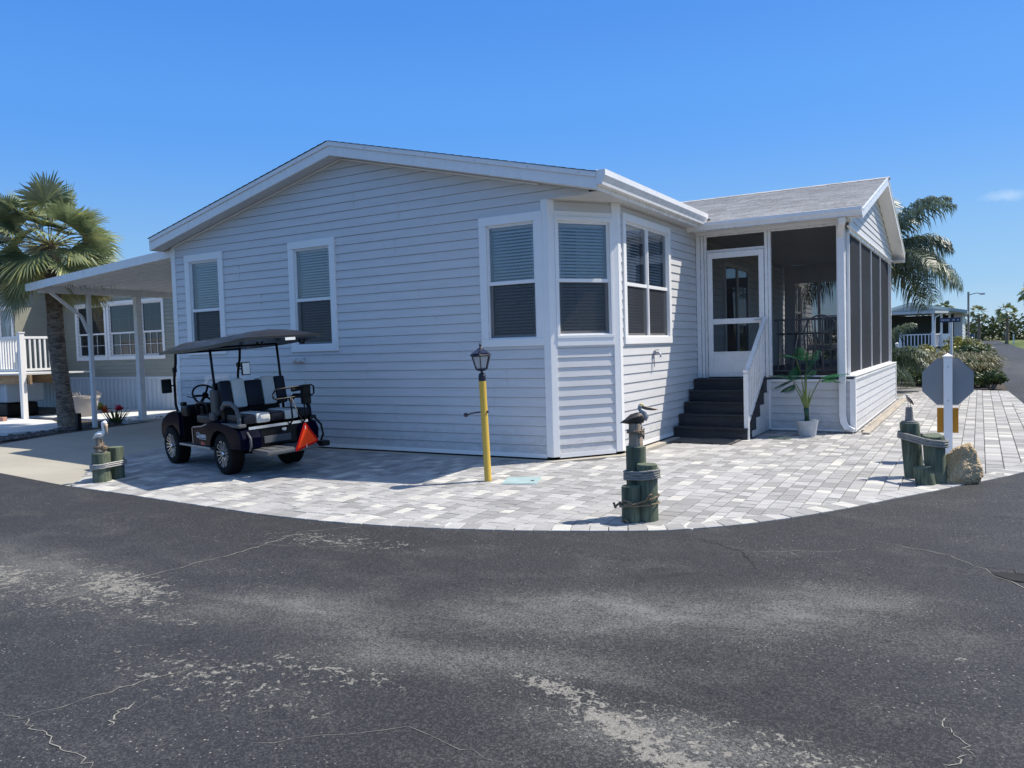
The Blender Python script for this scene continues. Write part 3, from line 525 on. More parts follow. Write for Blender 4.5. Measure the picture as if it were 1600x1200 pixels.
def window(parent, O, X, N, s0, s1, z0, z1, trim=0.115, bottom=0.10, top=None, units=1, grille=False, blinds=True, curtain=False, lower_screen=True, split=0.46, name='window', raise_sash=0.0, mats=None):
    """double-hung vinyl window: surround, meeting rail, glass, blinds behind, insect mesh in front of the lower sash"""
    X = V(X).normalized(); N = V(N).normalized(); top = trim if top is None else top; tm = (mats or {}).get('trim', M['trim'])
    f = MB(); B = lambda mb, a, b, c, d, e0, e1, mi=0: vtrim(mb, O, X, N, a, b, c, d, e0, e1, mi)
    B(f, s0, s0+trim, z0+bottom, z1-top, 0.0, 0.034); B(f, s1-trim, s1, z0+bottom, z1-top, 0.0, 0.034); B(f, s0, s1, z0, z0+bottom, 0.0, 0.037); B(f, s0, s1, z1-top, z1, 0.0, 0.037)
    fr = f.build('surround', tm, None, bevel=0.004); win = fr; win.name = name; win.data.name = name
    for v in win.data.vertices: v.co = v.co-ORG[parent]
    win.parent = parent; ORG[win] = ORG[parent]
    a0, a1, c0, c1 = s0+trim, s1-trim, z0+bottom, z1-top; W = (a1-a0)/units; rail = c0+(c1-c0)*split+raise_sash
    sf = MB(); gl = MB(); bl = MB(); sc = MB(); ro = MB(); gr = MB(); t = 0.032
    for u in range(units):
        b0, b1 = a0+u*W, a0+(u+1)*W; m = 0.012 if units > 1 else 0.0
        if u > 0: B(sf, b0-0.016, b0+0.016, c0, c1, -0.05, 0.018)
        b0 += m if u else 0; b1 -= m if u < units-1 else 0
        e = 0.018  # outer jamb, then upper sash (proud) and lower sash (set back)
        B(sf, b0, b0+e, c0, c1, -0.07, 0.010); B(sf, b1-e, b1, c0, c1, -0.07, 0.010); B(sf, b0+e, b1-e, c1-e, c1, -0.07, 0.010); B(sf, b0+e, b1-e, c0, c0+e, -0.07, 0.010)
        B(sf, b0+e, b0+e+0.014, rail, c1-e, -0.03, 0.0); B(sf, b1-e-0.014, b1-e, rail, c1-e, -0.03, 0.0); B(sf, b0+e+0.014, b1-e-0.014, c1-e-0.016, c1-e, -0.03, 0.0)
        B(sf, b0+e, b1-e, rail-0.024, rail+0.024, -0.045, 0.006)
        B(sf, b0+e, b0+e+t, c0+e, rail-0.024, -0.058, -0.028); B(sf, b1-e-t, b1-e, c0+e, rail-0.024, -0.058, -0.028); B(sf, b0+e+t, b1-e-t, c0+e, c0+e+0.035, -0.058, -0.028)
        q = [O+X*s+N*d+V((0, 0, z)) for (s, z, d) in ((b0+e, rail, -0.016), (b1-e, rail, -0.016), (b1-e, c1-e, -0.016), (b0+e, c1-e, -0.016))]; gl.add(q, [(0, 1, 2, 3)])
        q = [O+X*s+N*d+V((0, 0, z)) for (s, z, d) in ((b0+e, c0+e, -0.042), (b1-e, c0+e, -0.042), (b1-e, rail, -0.042), (b0+e, rail, -0.042))]; gl.add(q, [(0, 1, 2, 3)])
        if lower_screen:
            q = [O+X*s+N*d+V((0, 0, z)) for (s, z, d) in ((b0+e, c0+e, -0.012), (b1-e, c0+e, -0.012), (b1-e, rail-0.02, -0.012), (b0+e, rail-0.02, -0.012))]; sc.add(q, [(0, 1, 2, 3)])
        if grille:
            for k in (1, 2):
                s = b0+(b1-b0)*k/3; B(gr, s-0.006, s+0.006, c0+e, c1-e, -0.026, -0.019)
            for z in (rail+(c1-rail)*0.5, c0+(rail-c0)*0.5): B(gr, b0+e, b1-e, z-0.006, z+0.006, -0.034, -0.027)
        if blinds:
            z = c0+e+0.03; k = 0
            while z < c1-0.06:
                p = [O+X*s+N*d+V((0, 0, z+dz)) for (s, d, dz) in ((b0+0.03, -0.082, -0.012), (b1-0.03, -0.082, -0.012), (b1-0.03, -0.112, 0.016), (b0+0.03, -0.112, 0.016))]
                bl.add(p, [(0, 1, 2, 3)]); z += 0.043; k += 1
            B(bl, b0+0.02, b1-0.02, c1-0.06, c1-0.005, -0.12, -0.075)
            for s in (b0+0.13, b1-0.13): B(bl, s-0.0015, s+0.0015, c0+0.04, c1-0.06, -0.079, -0.077)
        if curtain:
            n = 24; vs = []
            for i in range(n+1):
                s = b0+(b1-b0)*i/n; dd = -0.13+0.012*math.sin(i*1.7); low = rail+0.05+abs(math.sin(i/n*math.pi*2-1.57))*0.45
                vs += [O+X*s+N*dd+V((0, 0, min(low, c1))), O+X*s+N*dd+V((0, 0, c1-0.02))]
            bl.add(vs, [(2*i, 2*i+2, 2*i+3, 2*i+1) for i in range(n)])
    # shallow dark room behind, open to the window
    D = -0.75; O_ = V(O); c = [O_+X*s+N*d+V((0, 0, z)) for d in (-0.075, D) for (s, z) in ((a0, c0), (a1, c0), (a1, c1), (a0, c1))]
    ro.add(c, [(4, 5, 6, 7)]); ro.add(c, [(0, 1, 5, 4), (1, 2, 6, 5), (2, 3, 7, 6), (3, 0, 4, 7)], 1)
    sf.build('sash', tm, win, bevel=0.003); gl.build('glass', (mats or {}).get('glass', M['glass']), win, normals=False)
    if sc.v: sc.build('insect_screen', M['winscreen'], win)
    if gr.v: gr.build('grille', tm, win)
    if bl.v: bl.build('curtain' if curtain and not blinds else 'blinds', M['curtain'] if curtain and not blinds else M['blind'], win, normals=False)
    ro.build('reveal', [M['dark'], M['blind']], win, normals=False)
    return win
def gable_z(x): return 4.41-0.24*abs(x+8.25)

# ---------------------------------------------------------------- the main house
home = thing('manufactured_home', 'pale blue-grey vinyl sided home with a low white-trimmed gable and an angled corner window', 'house', (-8.25, 9.13, 0))
XL, XC, YG, XR = -12.30, -4.80, 9.13, -4.20
c2y = 9.97
# gable wall; holes are the window openings in (s from XL, z)
def hole(a, b, c, d): return (a+0.1, b-0.1, c+0.09, d-0.1)
W1 = (0.345, 1.325, 1.53, 3.26); W2 = (2.86, 3.845, 1.525, 3.255); W3 = (6.46, 7.43, 1.515, 3.252)
gw = MB()
lap_wall(gw, (XL, YG, 0), (1, 0, 0), (0, -1, 0), [(0.0, 0.07), (XC-XL, 0.07), (XC-XL, 3.58+.0112), (4.05, 4.41), (0, 3.44)], 0.075, [hole(*w) for w in (W1, W2, W3)])
lap_wall(gw, (XL, YG, 0), (1, 0, 0), (0, -1, 0), [(XC-XL, 3.385), (8.10, 3.385), (8.10, 3.44), (XC-XL, 3.60)], 3.377)
for (s, z) in ((6.83, 0.96), (6.62, 0.7), (5.4, 2.1), (4.4, 1.1), (5.0, 2.9), (2.2, 2.3), (3.1, 0.9), (4.9, 0.46), (3.9, 2.86), (5.7, 1.73), (2.4, 0.46), (4.25, 3.62), (1.7, 2.74), (5.1, 3.4), (6.1, 1.34)):   # overlapped panel ends
    vtrim(gw, V((XL, YG, 0)), (1, 0, 0), (0, -1, 0), s, s+0.004, z, z+0.24, 0.0, 0.0145)
gw.build('gable_wall', M['siding'], home)
chX = V((XR-XC, c2y-YG, 0)); chL = chX.length; chX.normalize(); chN = V((chX.y, -chX.x, 0))
cw = MB(); W4 = (0.085, chL-0.085, 1.60, 3.18)
lap_wall(cw, (XC, YG, 0), chX, chN, [(0, 0.07), (chL, 0.07), (chL, 3.40), (0, 3.40)], 0.075, [(W4[0]+.02, W4[1]-.02, W4[2]+.02, W4[3]-.02)]); cw.build('angled_wall', M['siding'], home)
sw = MB(); W5 = (0.16, 2.08, 1.50, 3.29)
lap_wall(sw, (XR, c2y, 0), (0, 1, 0), (1, 0, 0), [(0, 0.07), (14.3, 0.07), (14.3, 3.40), (0, 3.40)], 0.075, [hole(*W5), (5.1, 6.9, 0.9, 3.0), hole(11.55, 12.75, 1.5, 3.0)]); sw.build('side_wall', M['siding'], home)
# sheathing behind the siding keeps the inside dark
sh = MB(); sh.box(-12.28, -4.86, 24.2, 24.3, 0, 3.4); sh.box(-12.29, -12.25, 9.2, 24.2, 0, 3.43); sh.build('rear_wall', M['siding'], home)
# corner posts
cp = MB()
def post(mb, O, X, N, w=0.09):
    mb.xf  # corner trim: two thin leaves
for (O, X, N, a, b) in (((XL, YG, 0), (1, 0, 0), (0, -1, 0), -0.022, 0.085), ((XL, YG, 0), (0, 1, 0), (-1, 0, 0), -0.0215, 0.10)):
    vtrim(cp, V(O), X, N, a, b, 0.05, 3.42, 0.0, 0.022)
cp.build('corner_trim', M['trim'], home, bevel=0.004); cp = MB()
vtrim(cp, V((XC, YG, 0)), (1, 0, 0), (0, -1, 0), -0.085, 0.012, 0.05, 3.394, 0.0, 0.024); vtrim(cp, V((XC, YG, 0)), chX, chN, -0.012, 0.085, 0.05, 3.394, 0.0, 0.0245); cp.build('corner_trim', M['trim'], home, bevel=0.004); cp = MB()
vtrim(cp, V((XR, c2y, 0)), chX, chN, -0.085, 0.012, 0.05, 3.394, 0.0, 0.024); vtrim(cp, V((XR, c2y, 0)), (0, 1, 0), (1, 0, 0), -0.012, 0.085, 0.05, 3.394, 0.0, 0.0245)
cp.build('corner_trim', M['trim'], home, bevel=0.004)
st = MB()
vtrim(st, V((XL, YG, 0)), (1, 0, 0), (0, -1, 0), 0.09, XC-XL-0.09, 0.035, 0.09, 0.0, 0.020); vtrim(st, V((XC, YG, 0)), chX, chN, 0.09, chL-0.09, 0.035, 0.09, 0.0, 0.020); vtrim(st, V((XR, c2y, 0)), (0, 1, 0), (1, 0, 0), 0.09, 3.25, 0.035, 0.09, 0.0, 0.020)
st.build('starter_strip', M['trim'], home)
a_ = window(home, V((XL, YG, 0)), (1, 0, 0), (0, -1, 0), *W1, split=0.44, trim=0.12); a_['label'] = 'leftmost gable window with half-raised inner sash'
window(home, V((XL, YG, 0)), (1, 0, 0), (0, -1, 0), *W2, split=0.47); window(home, V((XL, YG, 0)), (1, 0, 0), (0, -1, 0), *W3, split=0.49)
w4 = window(home, V((XC, YG, 0)), chX, chN, *W4, trim=0.04, bottom=0.04, top=0.05, split=0.48); w4['label'] = 'angled corner window between two white corner posts'
w5 = window(home, V((XR, c2y, 0)), (0, 1, 0), (1, 0, 0), *W5, trim=0.10, units=2, split=0.46); w5['label'] = 'paired window on the sunlit side wall'
window(home, V((XR, c2y, 0)), (0, 1, 0), (1, 0, 0), 11.55, 12.75, 1.5, 3.0, trim=0.09, units=2)
# head and sill boards of the angled window
hb = MB(); vtrim(hb, V((XC, YG, 0)), chX, chN, 0.085, chL-0.085, 3.18, 3.25, 0.0, 0.026); hb.build('head_board', M['trim'], home, bevel=0.003); hb = MB(); vtrim(hb, V((XC, YG, 0)), chX, chN, 0.085, chL-0.085, 1.50, 1.60, 0.0, 0.030); hb.build('sill_board', M['trim'], home, bevel=0.003)
# roof
RY0, RY1 = 8.85, 24.6; xl, xr = -12.52, -3.97
rf = MB()
def slope_slab(mb, xa, xb, z_of, y0, y1, t0, t1, mi=0):
    vs = [(xa, y0, z_of(xa)+t0), (xb, y0, z_of(xb)+t0), (xb, y0, z_of(xb)+t1), (xa, y0, z_of(xa)+t1), (xa, y1, z_of(xa)+t0), (xb, y1, z_of(xb)+t0), (xb, y1, z_of(xb)+t1), (xa, y1, z_of(xa)+t1)]
    mb.add(vs, [(0, 1, 2, 3), (7, 6, 5, 4), (0, 4, 5, 1), (1, 5, 6, 2), (2, 6, 7, 3), (3, 7, 4, 0)], mi)
def shingles(mb, A, B, up_len, U, Nn, course=0.14, tab=0.30, lip=0.007, skip=None):
    """courses of tabs laid from the eave A-B up along unit vector U"""
    A, B, U, Nn = V(A), V(B), V(U).normalized(), V(Nn).normalized(); E = (B-A); Lx = E.length; E.normalize(); k = 0
    while k*course < up_len:
        v0 = k*course; v1 = min(up_len, v0+course); s = -rnd.random()*tab
        while s < Lx:
            w = tab*rnd.choice((0.55, 0.8, 1.0, 1.3)); a, b = max(0, s), min(Lx, s+w); s += w
            if b-a < 0.01: continue
            g = rnd.uniform(0.74, 1.16); h = lip; P = lambda x, v, o: A+E*x+U*v+Nn*o
            if skip and skip(P((a+b)/2, (v0+v1)/2, 0)): continue
            mb.add([P(a+.001, v0, h), P(b-.001, v0, h), P(b-.001, v1, 0.001), P(a+.001, v1, 0.001), P(a+.001, v0, -0.002), P(b-.001, v0, -0.002)], [(0, 1, 2, 3), (4, 5, 1, 0)], 0, (g, g, g*1.0, 1))
        k += 1
slope_slab(rf, -8.25, xr-0.01, gable_z, RY0-0.01, RY1, 0.185, 0.201); slope_slab(rf, xl, -8.25, gable_z, RY0-0.01, RY1, 0.185, 0.201)
roof = rf.build('roof', M['shingle_dark'], home)
sg = MB(); sl_ = math.hypot(1, 0.24)
shingles(sg, (xr+0.0, RY1, gable_z(xr)+0.202), (xr+0.0, RY0-0.03, gable_z(xr)+0.202), 4.40, (-1, 0, 0.24), (0.24, 0, 1))
shingles(sg, (xl-0.02, RY0-0.03, gable_z(xl)+0.202), (xl-0.02, RY1, gable_z(xl)+0.202), 4.40, (1, 0, 0.24), (-0.24, 0, 1)); sg.build('shingles', M['shingle_dark'], roof, normals=False)
fa = MB()
for (xa, xb) in ((xl, -8.25), (-8.25, xr)):
    for (y0, y1, t0, t1) in ((RY0-0.0, RY0+0.025, -0.005, 0.135), (RY0-0.018, RY0+0.02, 0.135, 0.199)): slope_slab(fa, xa, xb, gable_z, y0, y1, t0, t1)
fa.box(xl-0.02, xl, RY0, RY1, gable_z(xl)-0.01, gable_z(xl)+0.19); fa.box(xr-0.015, xr, RY0+0.026, 13.3, gable_z(xr)-0.01, gable_z(xr)+0.185)
fas = fa.build('fascia', M['alum'], home, bevel=0.003)
nl = MB()
for x in (-7.9, -7.55, -7.1, -6.5, -5.7, -4.9, -4.2, -8.9, -9.8, -10.9): nl = MB(); nl.lathe([(0.006, -0.002), (0.006, 0.0)], (x, RY0-0.0185, gable_z(x)+0.165), 8, axis='Y'); nl.build('nail', M['darkmetal'], fas)
so = MB()
slope_slab(so, xl+0.0, -8.25, gable_z, RY0+0.025, YG-0.02, 0.0, 0.012); slope_slab(so, -8.25, xr-0.001, gable_z, RY0+0.025, YG-0.02, 0.0, 0.012)
so.build('gable_soffit', M['soffit_x'], home)
s2 = MB(); s2.prism([(-4.87, YG-0.019), (xr-0.016, YG-0.019), (xr-0.016, 13.2), (-4.19, 13.2), (-4.19, 9.98), (-4.81, 9.14)], 'Z', 3.395, 3.41)
s2.box(xl, XL-0.02, YG, RY1, 3.385, 3.397); s2.build('eave_soffit', M['soffit_y'], home)
bt = MB()   # thin trim where soffit meets the gable siding
for a, b in (((XL+0.05, 3.44), (-8.25, 4.405)), ((-8.25, 4.405), (-4.9, 4.405-0.24*3.35))): bt.beam((a[0], YG-0.03, a[1]-0.012), (b[0], YG-0.03, b[1]-0.012), 0.03, 0.022)
bt.build('soffit_trim', M['trim'], home)
gt = MB(); gx, gz0 = xr, 3.425
G1 = gz0+0.175
prof = [(gx+0.002, gz0), (gx+0.075, gz0), (gx+0.082, gz0+0.035), (gx+0.118, gz0+0.105), (gx+0.118, G1), (gx+0.106, G1), (gx+0.106, gz0+0.11), (gx+0.074, gz0+0.042), (gx+0.068, gz0+0.008), (gx+0.008, gz0+0.008), (gx+0.008, G1+0.01), (gx+0.002, G1+0.01)]
gt.prism(prof, 'Y', 8.84, 13.02); gt.prism([(gx+0.003, gz0), (gx+0.075, gz0), (gx+0.082, gz0+0.035), (gx+0.1175, gz0+0.105), (gx+0.1175, G1-0.002), (gx+0.003, G1-0.002)], 'Y', 8.838, 8.846)
gt.build('gutter', M['alum'], home, normals=True)
tp = MB(); tp.lathe([(0.035, -0.005), (0.035, 0.02), (0.02, 0.03)], (XR+0.017, 11.25, 1.36), 12, axis='X'); tp.tube([(XR+0.03, 11.25, 1.36), (XR+0.10, 11.25, 1.36), (XR+0.12, 11.25, 1.33), (XR+0.12, 11.25, 1.29)], 0.014, 8); tp.lathe([(0.03, 0), (0.03, 0.012)], (XR+0.07, 11.25, 1.395), 10)
tp.tube([(XR+0.03, 11.22, 1.36), (XR+0.03, 11.22, 1.15)], 0.008, 6); tp.build('faucet', M['steel'], home, smooth=False)
ol = MB(); ol.bevbox(-9.42, -9.18, YG-0.06, YG-0.01, 1.36, 1.44, 0.01); ol.lathe([(0.03, 0), (0.035, 0.03)], (-9.36, YG-0.09, 1.40), 10, axis='Y'); ol.lathe([(0.03, 0), (0.035, 0.03)], (-9.24, YG-0.09, 1.40), 10, axis='Y'); ol.build('outlet_box', M['siding'], home)

# ---------------------------------------------------------------- screened porch
PX0, PX1, PY0, PY1 = -4.19, -1.70, 13.40, 20.43; SX = -1.80; FZ = 0.885
porch = thing('screened_porch', 'white-framed screened porch with grey shingle gable roof joined to the home', 'porch', (-3.0, 16.9, 0))
sk = MB()
lap_wall(sk, (-2.99, PY0, 0), (1, 0, 0), (0, -1, 0), [(0, 0.04), (1.27, 0.04), (1.27, 0.82), (0, 0.82)], 0.045)
lap_wall(sk, (PX1, PY0, 0), (0, 1, 0), (1, 0, 0), [(0, 0.04), (7.03, 0.04), (7.03, 0.84), (0, 0.84)], 0.045)
sk.box(-4.1, -1.72, PY1-0.03, PY1, 0.0, 0.84); sk.box(-4.1, -1.75, PY0+0.02, PY0+0.05, 0, 0.86); sk.build('skirt_wall', M['siding'], porch)
stt = MB(); f = lambda *a: vtrim(stt, V((0, PY0, 0)), (1, 0, 0), (0, -1, 0), *a); g = lambda *a: vtrim(stt, V((PX1, 0, 0)), (0, 1, 0), (1, 0, 0), *a)
f(-3.03, -2.97, 0.03, 0.845, 0, 0.024); f(-2.97, -1.76, 0.815, 0.85, 0, 0.024); f(-2.97, -1.76, 0.02, 0.05, 0, 0.02); f(-1.76, PX1+0.0, 0.02, 0.8495, 0, 0.026); g(PY0-0.026, PY0+0.06, 0.02, 0.8705, 0, 0.026); g(PY0+0.06, PY1, 0.835, 0.87, 0, 0.024); g(PY0+0.06, PY1, 0.02, 0.05, 0, 0.02); g(PY1-0.06, PY1+0.01, 0.05, 0.835, 0, 0.0245)
stt.build('skirt_trim', M['trim'], porch, bevel=0.003)
fl = MB(); fl.box(-4.18, PX1-0.002, PY0-0.0, PY1, 0.856, FZ); fl.build('floor', M['deckboard'], porch)
cap = MB(); cap.box(SX-0.03, PX1+0.03, PY0-0.035, PY1+0.01, FZ+0.001, FZ+0.022); cap.box(-2.93, SX-0.03, PY0+0.03, PY0+0.09, FZ+0.001, FZ+0.024); cap.build('sill_cap', M['trim'], porch, bevel=0.003)
# frame members
fm = MB(); y0, y1 = PY0+0.02, PY0+0.08
fm.box(-4.185, -4.115, PY0-0.02, PY0+0.06, FZ, 3.30); fm.box(-4.108, -4.06, PY0-0.005, y1, FZ, 3.30); fm.box(-4.055, -4.012, y0, y1, FZ, 3.30)       # ribbed jamb at the house
fm.box(-3.045, -2.995, PY0-0.005, y1, FZ, 3.30); fm.box(-2.99, -2.945, y0-0.02, y1, FZ, 3.30)                      # between door and screen
fm.box(-4.01, -3.047, y0, y1, 3.005, 3.05); fm.box(-4.01, -3.047, y0, y1, 3.275, 3.30); fm.box(-2.94, -1.94, y0, y1, 3.27, 3.30)
fm.box(-1.94, -1.815, PY0-0.01, PY0+0.11, FZ+0.023, 3.30)
fm.box(SX-0.012, SX+0.035, PY0+0.111, PY0+0.15, FZ+0.023, 3.16)
for y in (15.03, 16.62, 18.22, 20.03): fm.box(SX-0.012, SX+0.022, y-0.012, y+0.012, FZ+0.023, 3.16)
fm.box(SX-0.02, SX+0.03, 20.34, 20.41, FZ+0.023, 3.20); fm.box(SX-0.014, SX+0.032, PY0+0.15, 20.34, 3.16, 3.215); fm.box(SX-0.013, SX+0.024, PY0+0.15, 20.34, FZ+0.023, FZ+0.05)
for x in (-3.35, -2.5): fm.box(x-0.03, x+0.03, 20.34, 20.40, FZ, 2.9)
fm.box(-4.15, SX-0.02, 20.33, 20.41, 2.86, 3.30); fm.box(-4.15, -3.9, 20.34, 20.40, FZ, 2.86); fm.box(-3.9, SX-0.02, 20.34, 20.40, FZ, FZ+0.1)
fm.build('frame', M['alum'], porch, bevel=0.003)
hd = MB(); hd.box(-4.19, -1.72, PY0-0.03, PY0+0.12, 3.301, 3.37); hd.build('header_beam', M['alum'], porch)
ws = MB(); ws.box(-1.78, -1.735, PY0-0.03, PY1, 3.216, 3.25); ws.build('gable_sill', M['trim'], porch)
# screens: each panel
def panel(vs, name='screen_panel'): m = MB(); m.add(vs, [(0, 1, 2, 3)]); return m.build(name, M['screen'], porch, normals=False)
ys = [PY0+0.15, 15.018, 15.042, 16.608, 16.632, 18.208, 18.232, 20.018, 20.042, 20.34]
for i in range(0, 10, 2): panel([(SX, ys[i], FZ+.05), (SX, ys[i+1], FZ+.05), (SX, ys[i+1], 3.16), (SX, ys[i], 3.16)])
panel([(-2.94, PY0+.05, FZ+.024), (-1.94, PY0+.05, FZ+.024), (-1.94, PY0+.05, 3.27), (-2.94, PY0+.05, 3.27)]); panel([(-4.01, PY0+.05, 3.05), (-3.047, PY0+.05, 3.05), (-3.047, PY0+.05, 3.275), (-4.01, PY0+.05, 3.275)])
panel([(-3.9, 20.37, FZ+.1), (SX-.02, 20.37, FZ+.1), (SX-.02, 20.37, 2.86), (-3.9, 20.37, 2.86)])
# ceiling inside and gable end
ce = MB(); ce.box(-4.18, -1.79, PY0+0.12, 20.33, 3.302, 3.32); ce.build('ceiling', M['soffit_y'], porch)
def pz(y): return 4.47-0.285*abs(y-16.93)
ge = MB(); lap_wall(ge, (-1.765, 0, 0), (0, 1, 0), (1, 0, 0), [(PY0-0.02, 3.25), (PY1, 3.25), (PY1, pz(PY1)-0.05), (16.93, 4.42), (PY0-0.02, pz(PY0)-0.05)], 3.25, e=0.115); ge.build('gable_wall', M['siding'], porch)
pr = MB(); EY0, EY1, RX0, RX1 = 13.03, 20.83, -8.2, -1.53
def yslab(mb, ya, yb, x0, x1, t0, t1, mi=0):
    vs = [(x, y, pz(y)+t) for x in (x0, x1) for (y, t) in ((ya, t0), (yb, t0), (yb, t1), (ya, t1))]
    mb.add(vs, [(0, 1, 2, 3), (7, 6, 5, 4), (0, 4, 5, 1), (1, 5, 6, 2), (2, 6, 7, 3), (3, 7, 4, 0)], mi)
yslab(pr, EY0, 16.93, RX0, RX1, 0.03, 0.07); yslab(pr, 16.93, EY1, RX0, RX1, 0.03, 0.07); proof = pr.build('roof', M['shingle'], porch)
ps = MB(); inmain = lambda p: p.x < -3.99 and p.z < gable_z(p.x)+0.16
shingles(ps, (RX0, EY0-0.02, pz(EY0)+0.066), (RX1+0.01, EY0-0.02, pz(EY0)+0.066), 4.07, (0, 1, 0.285), (0, -0.285, 1), course=0.135, tab=0.26, lip=0.009, skip=inmain)
shingles(ps, (RX1+0.01, EY1+0.02, pz(EY1)+0.066), (RX0, EY1+0.02, pz(EY1)+0.066), 4.07, (0, -1, 0.285), (0, 0.285, 1), skip=inmain)
s = RX0
while s < RX1: 
    gg = rnd.uniform(.85, 1.15); ps.add([(s, 16.93-.13, pz(16.8)+.085), (s+.28, 16.93-.13, pz(16.8)+.082), (s+.28, 16.93, 4.557), (s, 16.93, 4.56), (s, 17.06, pz(16.8)+.085), (s+.28, 17.06, pz(16.8)+.082)], [(0, 1, 2, 3), (3, 2, 5, 4)], 0, (gg, gg, gg, 1)); s += .28
ps.build('shingles', M['shingle'], proof, normals=False)
rk = MB()
for ya, yb in ((EY0, 16.93), (16.93, EY1)):
    yslab(rk, ya, yb, RX1-0.0, RX1+0.02, -0.075, 0.045); yslab(rk, ya, yb, RX1+0.0, RX1+0.03, 0.045, 0.078)
rk.box(RX1-0.2, RX1+0.001, EY0+0.01, EY0+0.02, 3.30, 3.40); rk.box(RX1-0.24, RX1+0.02, EY1-0.02, EY1, 3.22, 3.38); rk.build('rake_board', M['alum'], porch, bevel=0.003)
ps2 = MB()
for ya, yb in ((EY0+0.02, 16.93), (16.93, EY1-0.02)): yslab(ps2, ya, yb, -1.752, RX1-0.001, -0.055, -0.04)
ps2.box(-4.18, RX1-0.002, EY0+0.02, PY0-0.031, 3.345, 3.355); ps2.box(-1.75, RX1-0.002, PY1+0.01, EY1-0.03, 3.24, 3.25); ps2.build('soffit', M['trim'], porch)
pgt = MB(); q = EY0; prof2 = [(q, 3.33), (q-0.085, 3.33), (q-0.09, 3.36), (q-0.12, 3.40), (q-0.12, 3.452), (q-0.108, 3.452), (q-0.108, 3.405), (q-0.08, 3.366), (q-0.076, 3.34), (q-0.008, 3.34), (q-0.008, 3.452), (q, 3.452)]
pgt.prism(prof2, 'X', -4.33, RX1+0.015); e_ = [(q-0.001, 3.331), (q-0.084, 3.331), (q-0.089, 3.36), (q-0.119, 3.40), (q-0.119, 3.45), (q-0.001, 3.45)]
pgt.prism(e_, 'X', -4.335, -4.327); pgt.prism(e_, 'X', RX1+0.012, RX1+0.02); pgt.build('gutter', M['alum'], porch)
# downspout down the corner post, kicking out at the foot
ds = MB(); x_ = -1.86
def rect_tube(mb, pts, w, d, mi=0):
    pts = [V(p) for p in pts]; n = len(pts); vs = []
    for i, p in enumerate(pts):
        dd = (pts[min(i+1, n-1)]-pts[max(i-1, 0)]).normalized(); sd = V((1, 0, 0)) if abs(dd.x) < .9 else V((0, 1, 0)); sd = (sd-dd*sd.dot(dd)).normalized(); u = sd.cross(dd)
        vs += [p+sd*w/2+u*d/2, p-sd*w/2+u*d/2, p-sd*w/2-u*d/2, p+sd*w/2-u*d/2]
    fs = [(i*4+k, i*4+(k+1) % 4, (i+1)*4+(k+1) % 4, (i+1)*4+k) for i in range(n-1) for k in range(4)]+[(0, 1, 2, 3), ((n-1)*4+3, (n-1)*4+2, (n-1)*4+1, (n-1)*4)]
    mb.add(vs, fs, mi)
rect_tube(ds, [(-1.80, 13.0, 3.33), (-1.80, 13.02, 3.26), (-1.85, 13.20, 3.18), (-1.875, 13.345, 3.08), (x_-.01, 13.35, 2.9), (x_, 13.35, 1.05), (x_, 13.35, 0.92), (x_, 13.325, 0.80), (x_, 13.325, 0.28), (x_+.015, 13.32, 0.18), (x_+.06, 13.31, 0.09), (x_+.17, 13.30, 0.05)], 0.10, 0.06)
ds.build('downspout', M['alum'], porch, bevel=0.006)
# screen door
dr = MB(); dx0, dx1, dy0, dy1, dz0, dz1 = -3.995, -3.055, PY0-0.012, PY0+0.022, FZ+0.015, 3.0
dr.box(dx0, dx0+0.085, dy0, dy1, dz0, dz1); dr.box(dx1-0.085, dx1, dy0, dy1, dz0, dz1); dr.box(dx0+.085, dx1-.085, dy0, dy1, dz1-0.10, dz1); dr.box(dx0+.085, dx1-.085, dy0, dy1, 1.79, 1.88); dr.box(dx0+.085, dx1-.085, dy0, dy1, 1.30, 1.325); dr.box(dx0+.085, dx1-.085, dy0+.006, dy1-.006, dz0+0.07, 1.30); dr.box(dx0+.085, dx1-.085, dy0, dy1, dz0, dz0+0.07)
door = dr.build('screen_door', M['alum'], porch, bevel=0.004)
dm = MB(); dm.add([(dx0+.085, PY0, 1.88), (dx1-.085, PY0, 1.88), (dx1-.085, PY0, dz1-.1), (dx0+.085, PY0, dz1-.1)], [(0, 1, 2, 3)]); dm.add([(dx0+.085, PY0, 1.325), (dx1-.085, PY0, 1.325), (dx1-.085, PY0, 1.79), (dx0+.085, PY0, 1.79)], [(0, 1, 2, 3)]); dm.build('door_mesh', M['screen'], door, normals=False)
dh = MB(); dh.tube([(dx1-.04, dy0-.005, 1.84), (dx1-.04, dy0-.045, 1.84), (dx1-.15, dy0-.05, 1.84)], 0.009, 8); dh.bevbox(dx1-.06, dx1-.02, dy0-.008, dy0, 1.80, 1.88, .003); dh.build('handle', M['steel'], door, smooth=False)
# railing behind the front screen
rl = MB(); ry = PY0+0.17
rl.box(-2.94, -1.90, ry-.02, ry+.02, 1.80, 1.835); rl.box(-2.94, -1.90, ry-.015, ry+.015, 0.97, 1.0)
for i in range(9): x = -2.88+i*0.116; rl.box(x-.01, x+.01, ry-.01, ry+.01, 1.0, 1.80)
for i in range(22): y = PY0+.32+i*0.31; pass
rl.build('railing', mottled('grey_rail', (0.30, 0.305, 0.31), 0.5), porch)
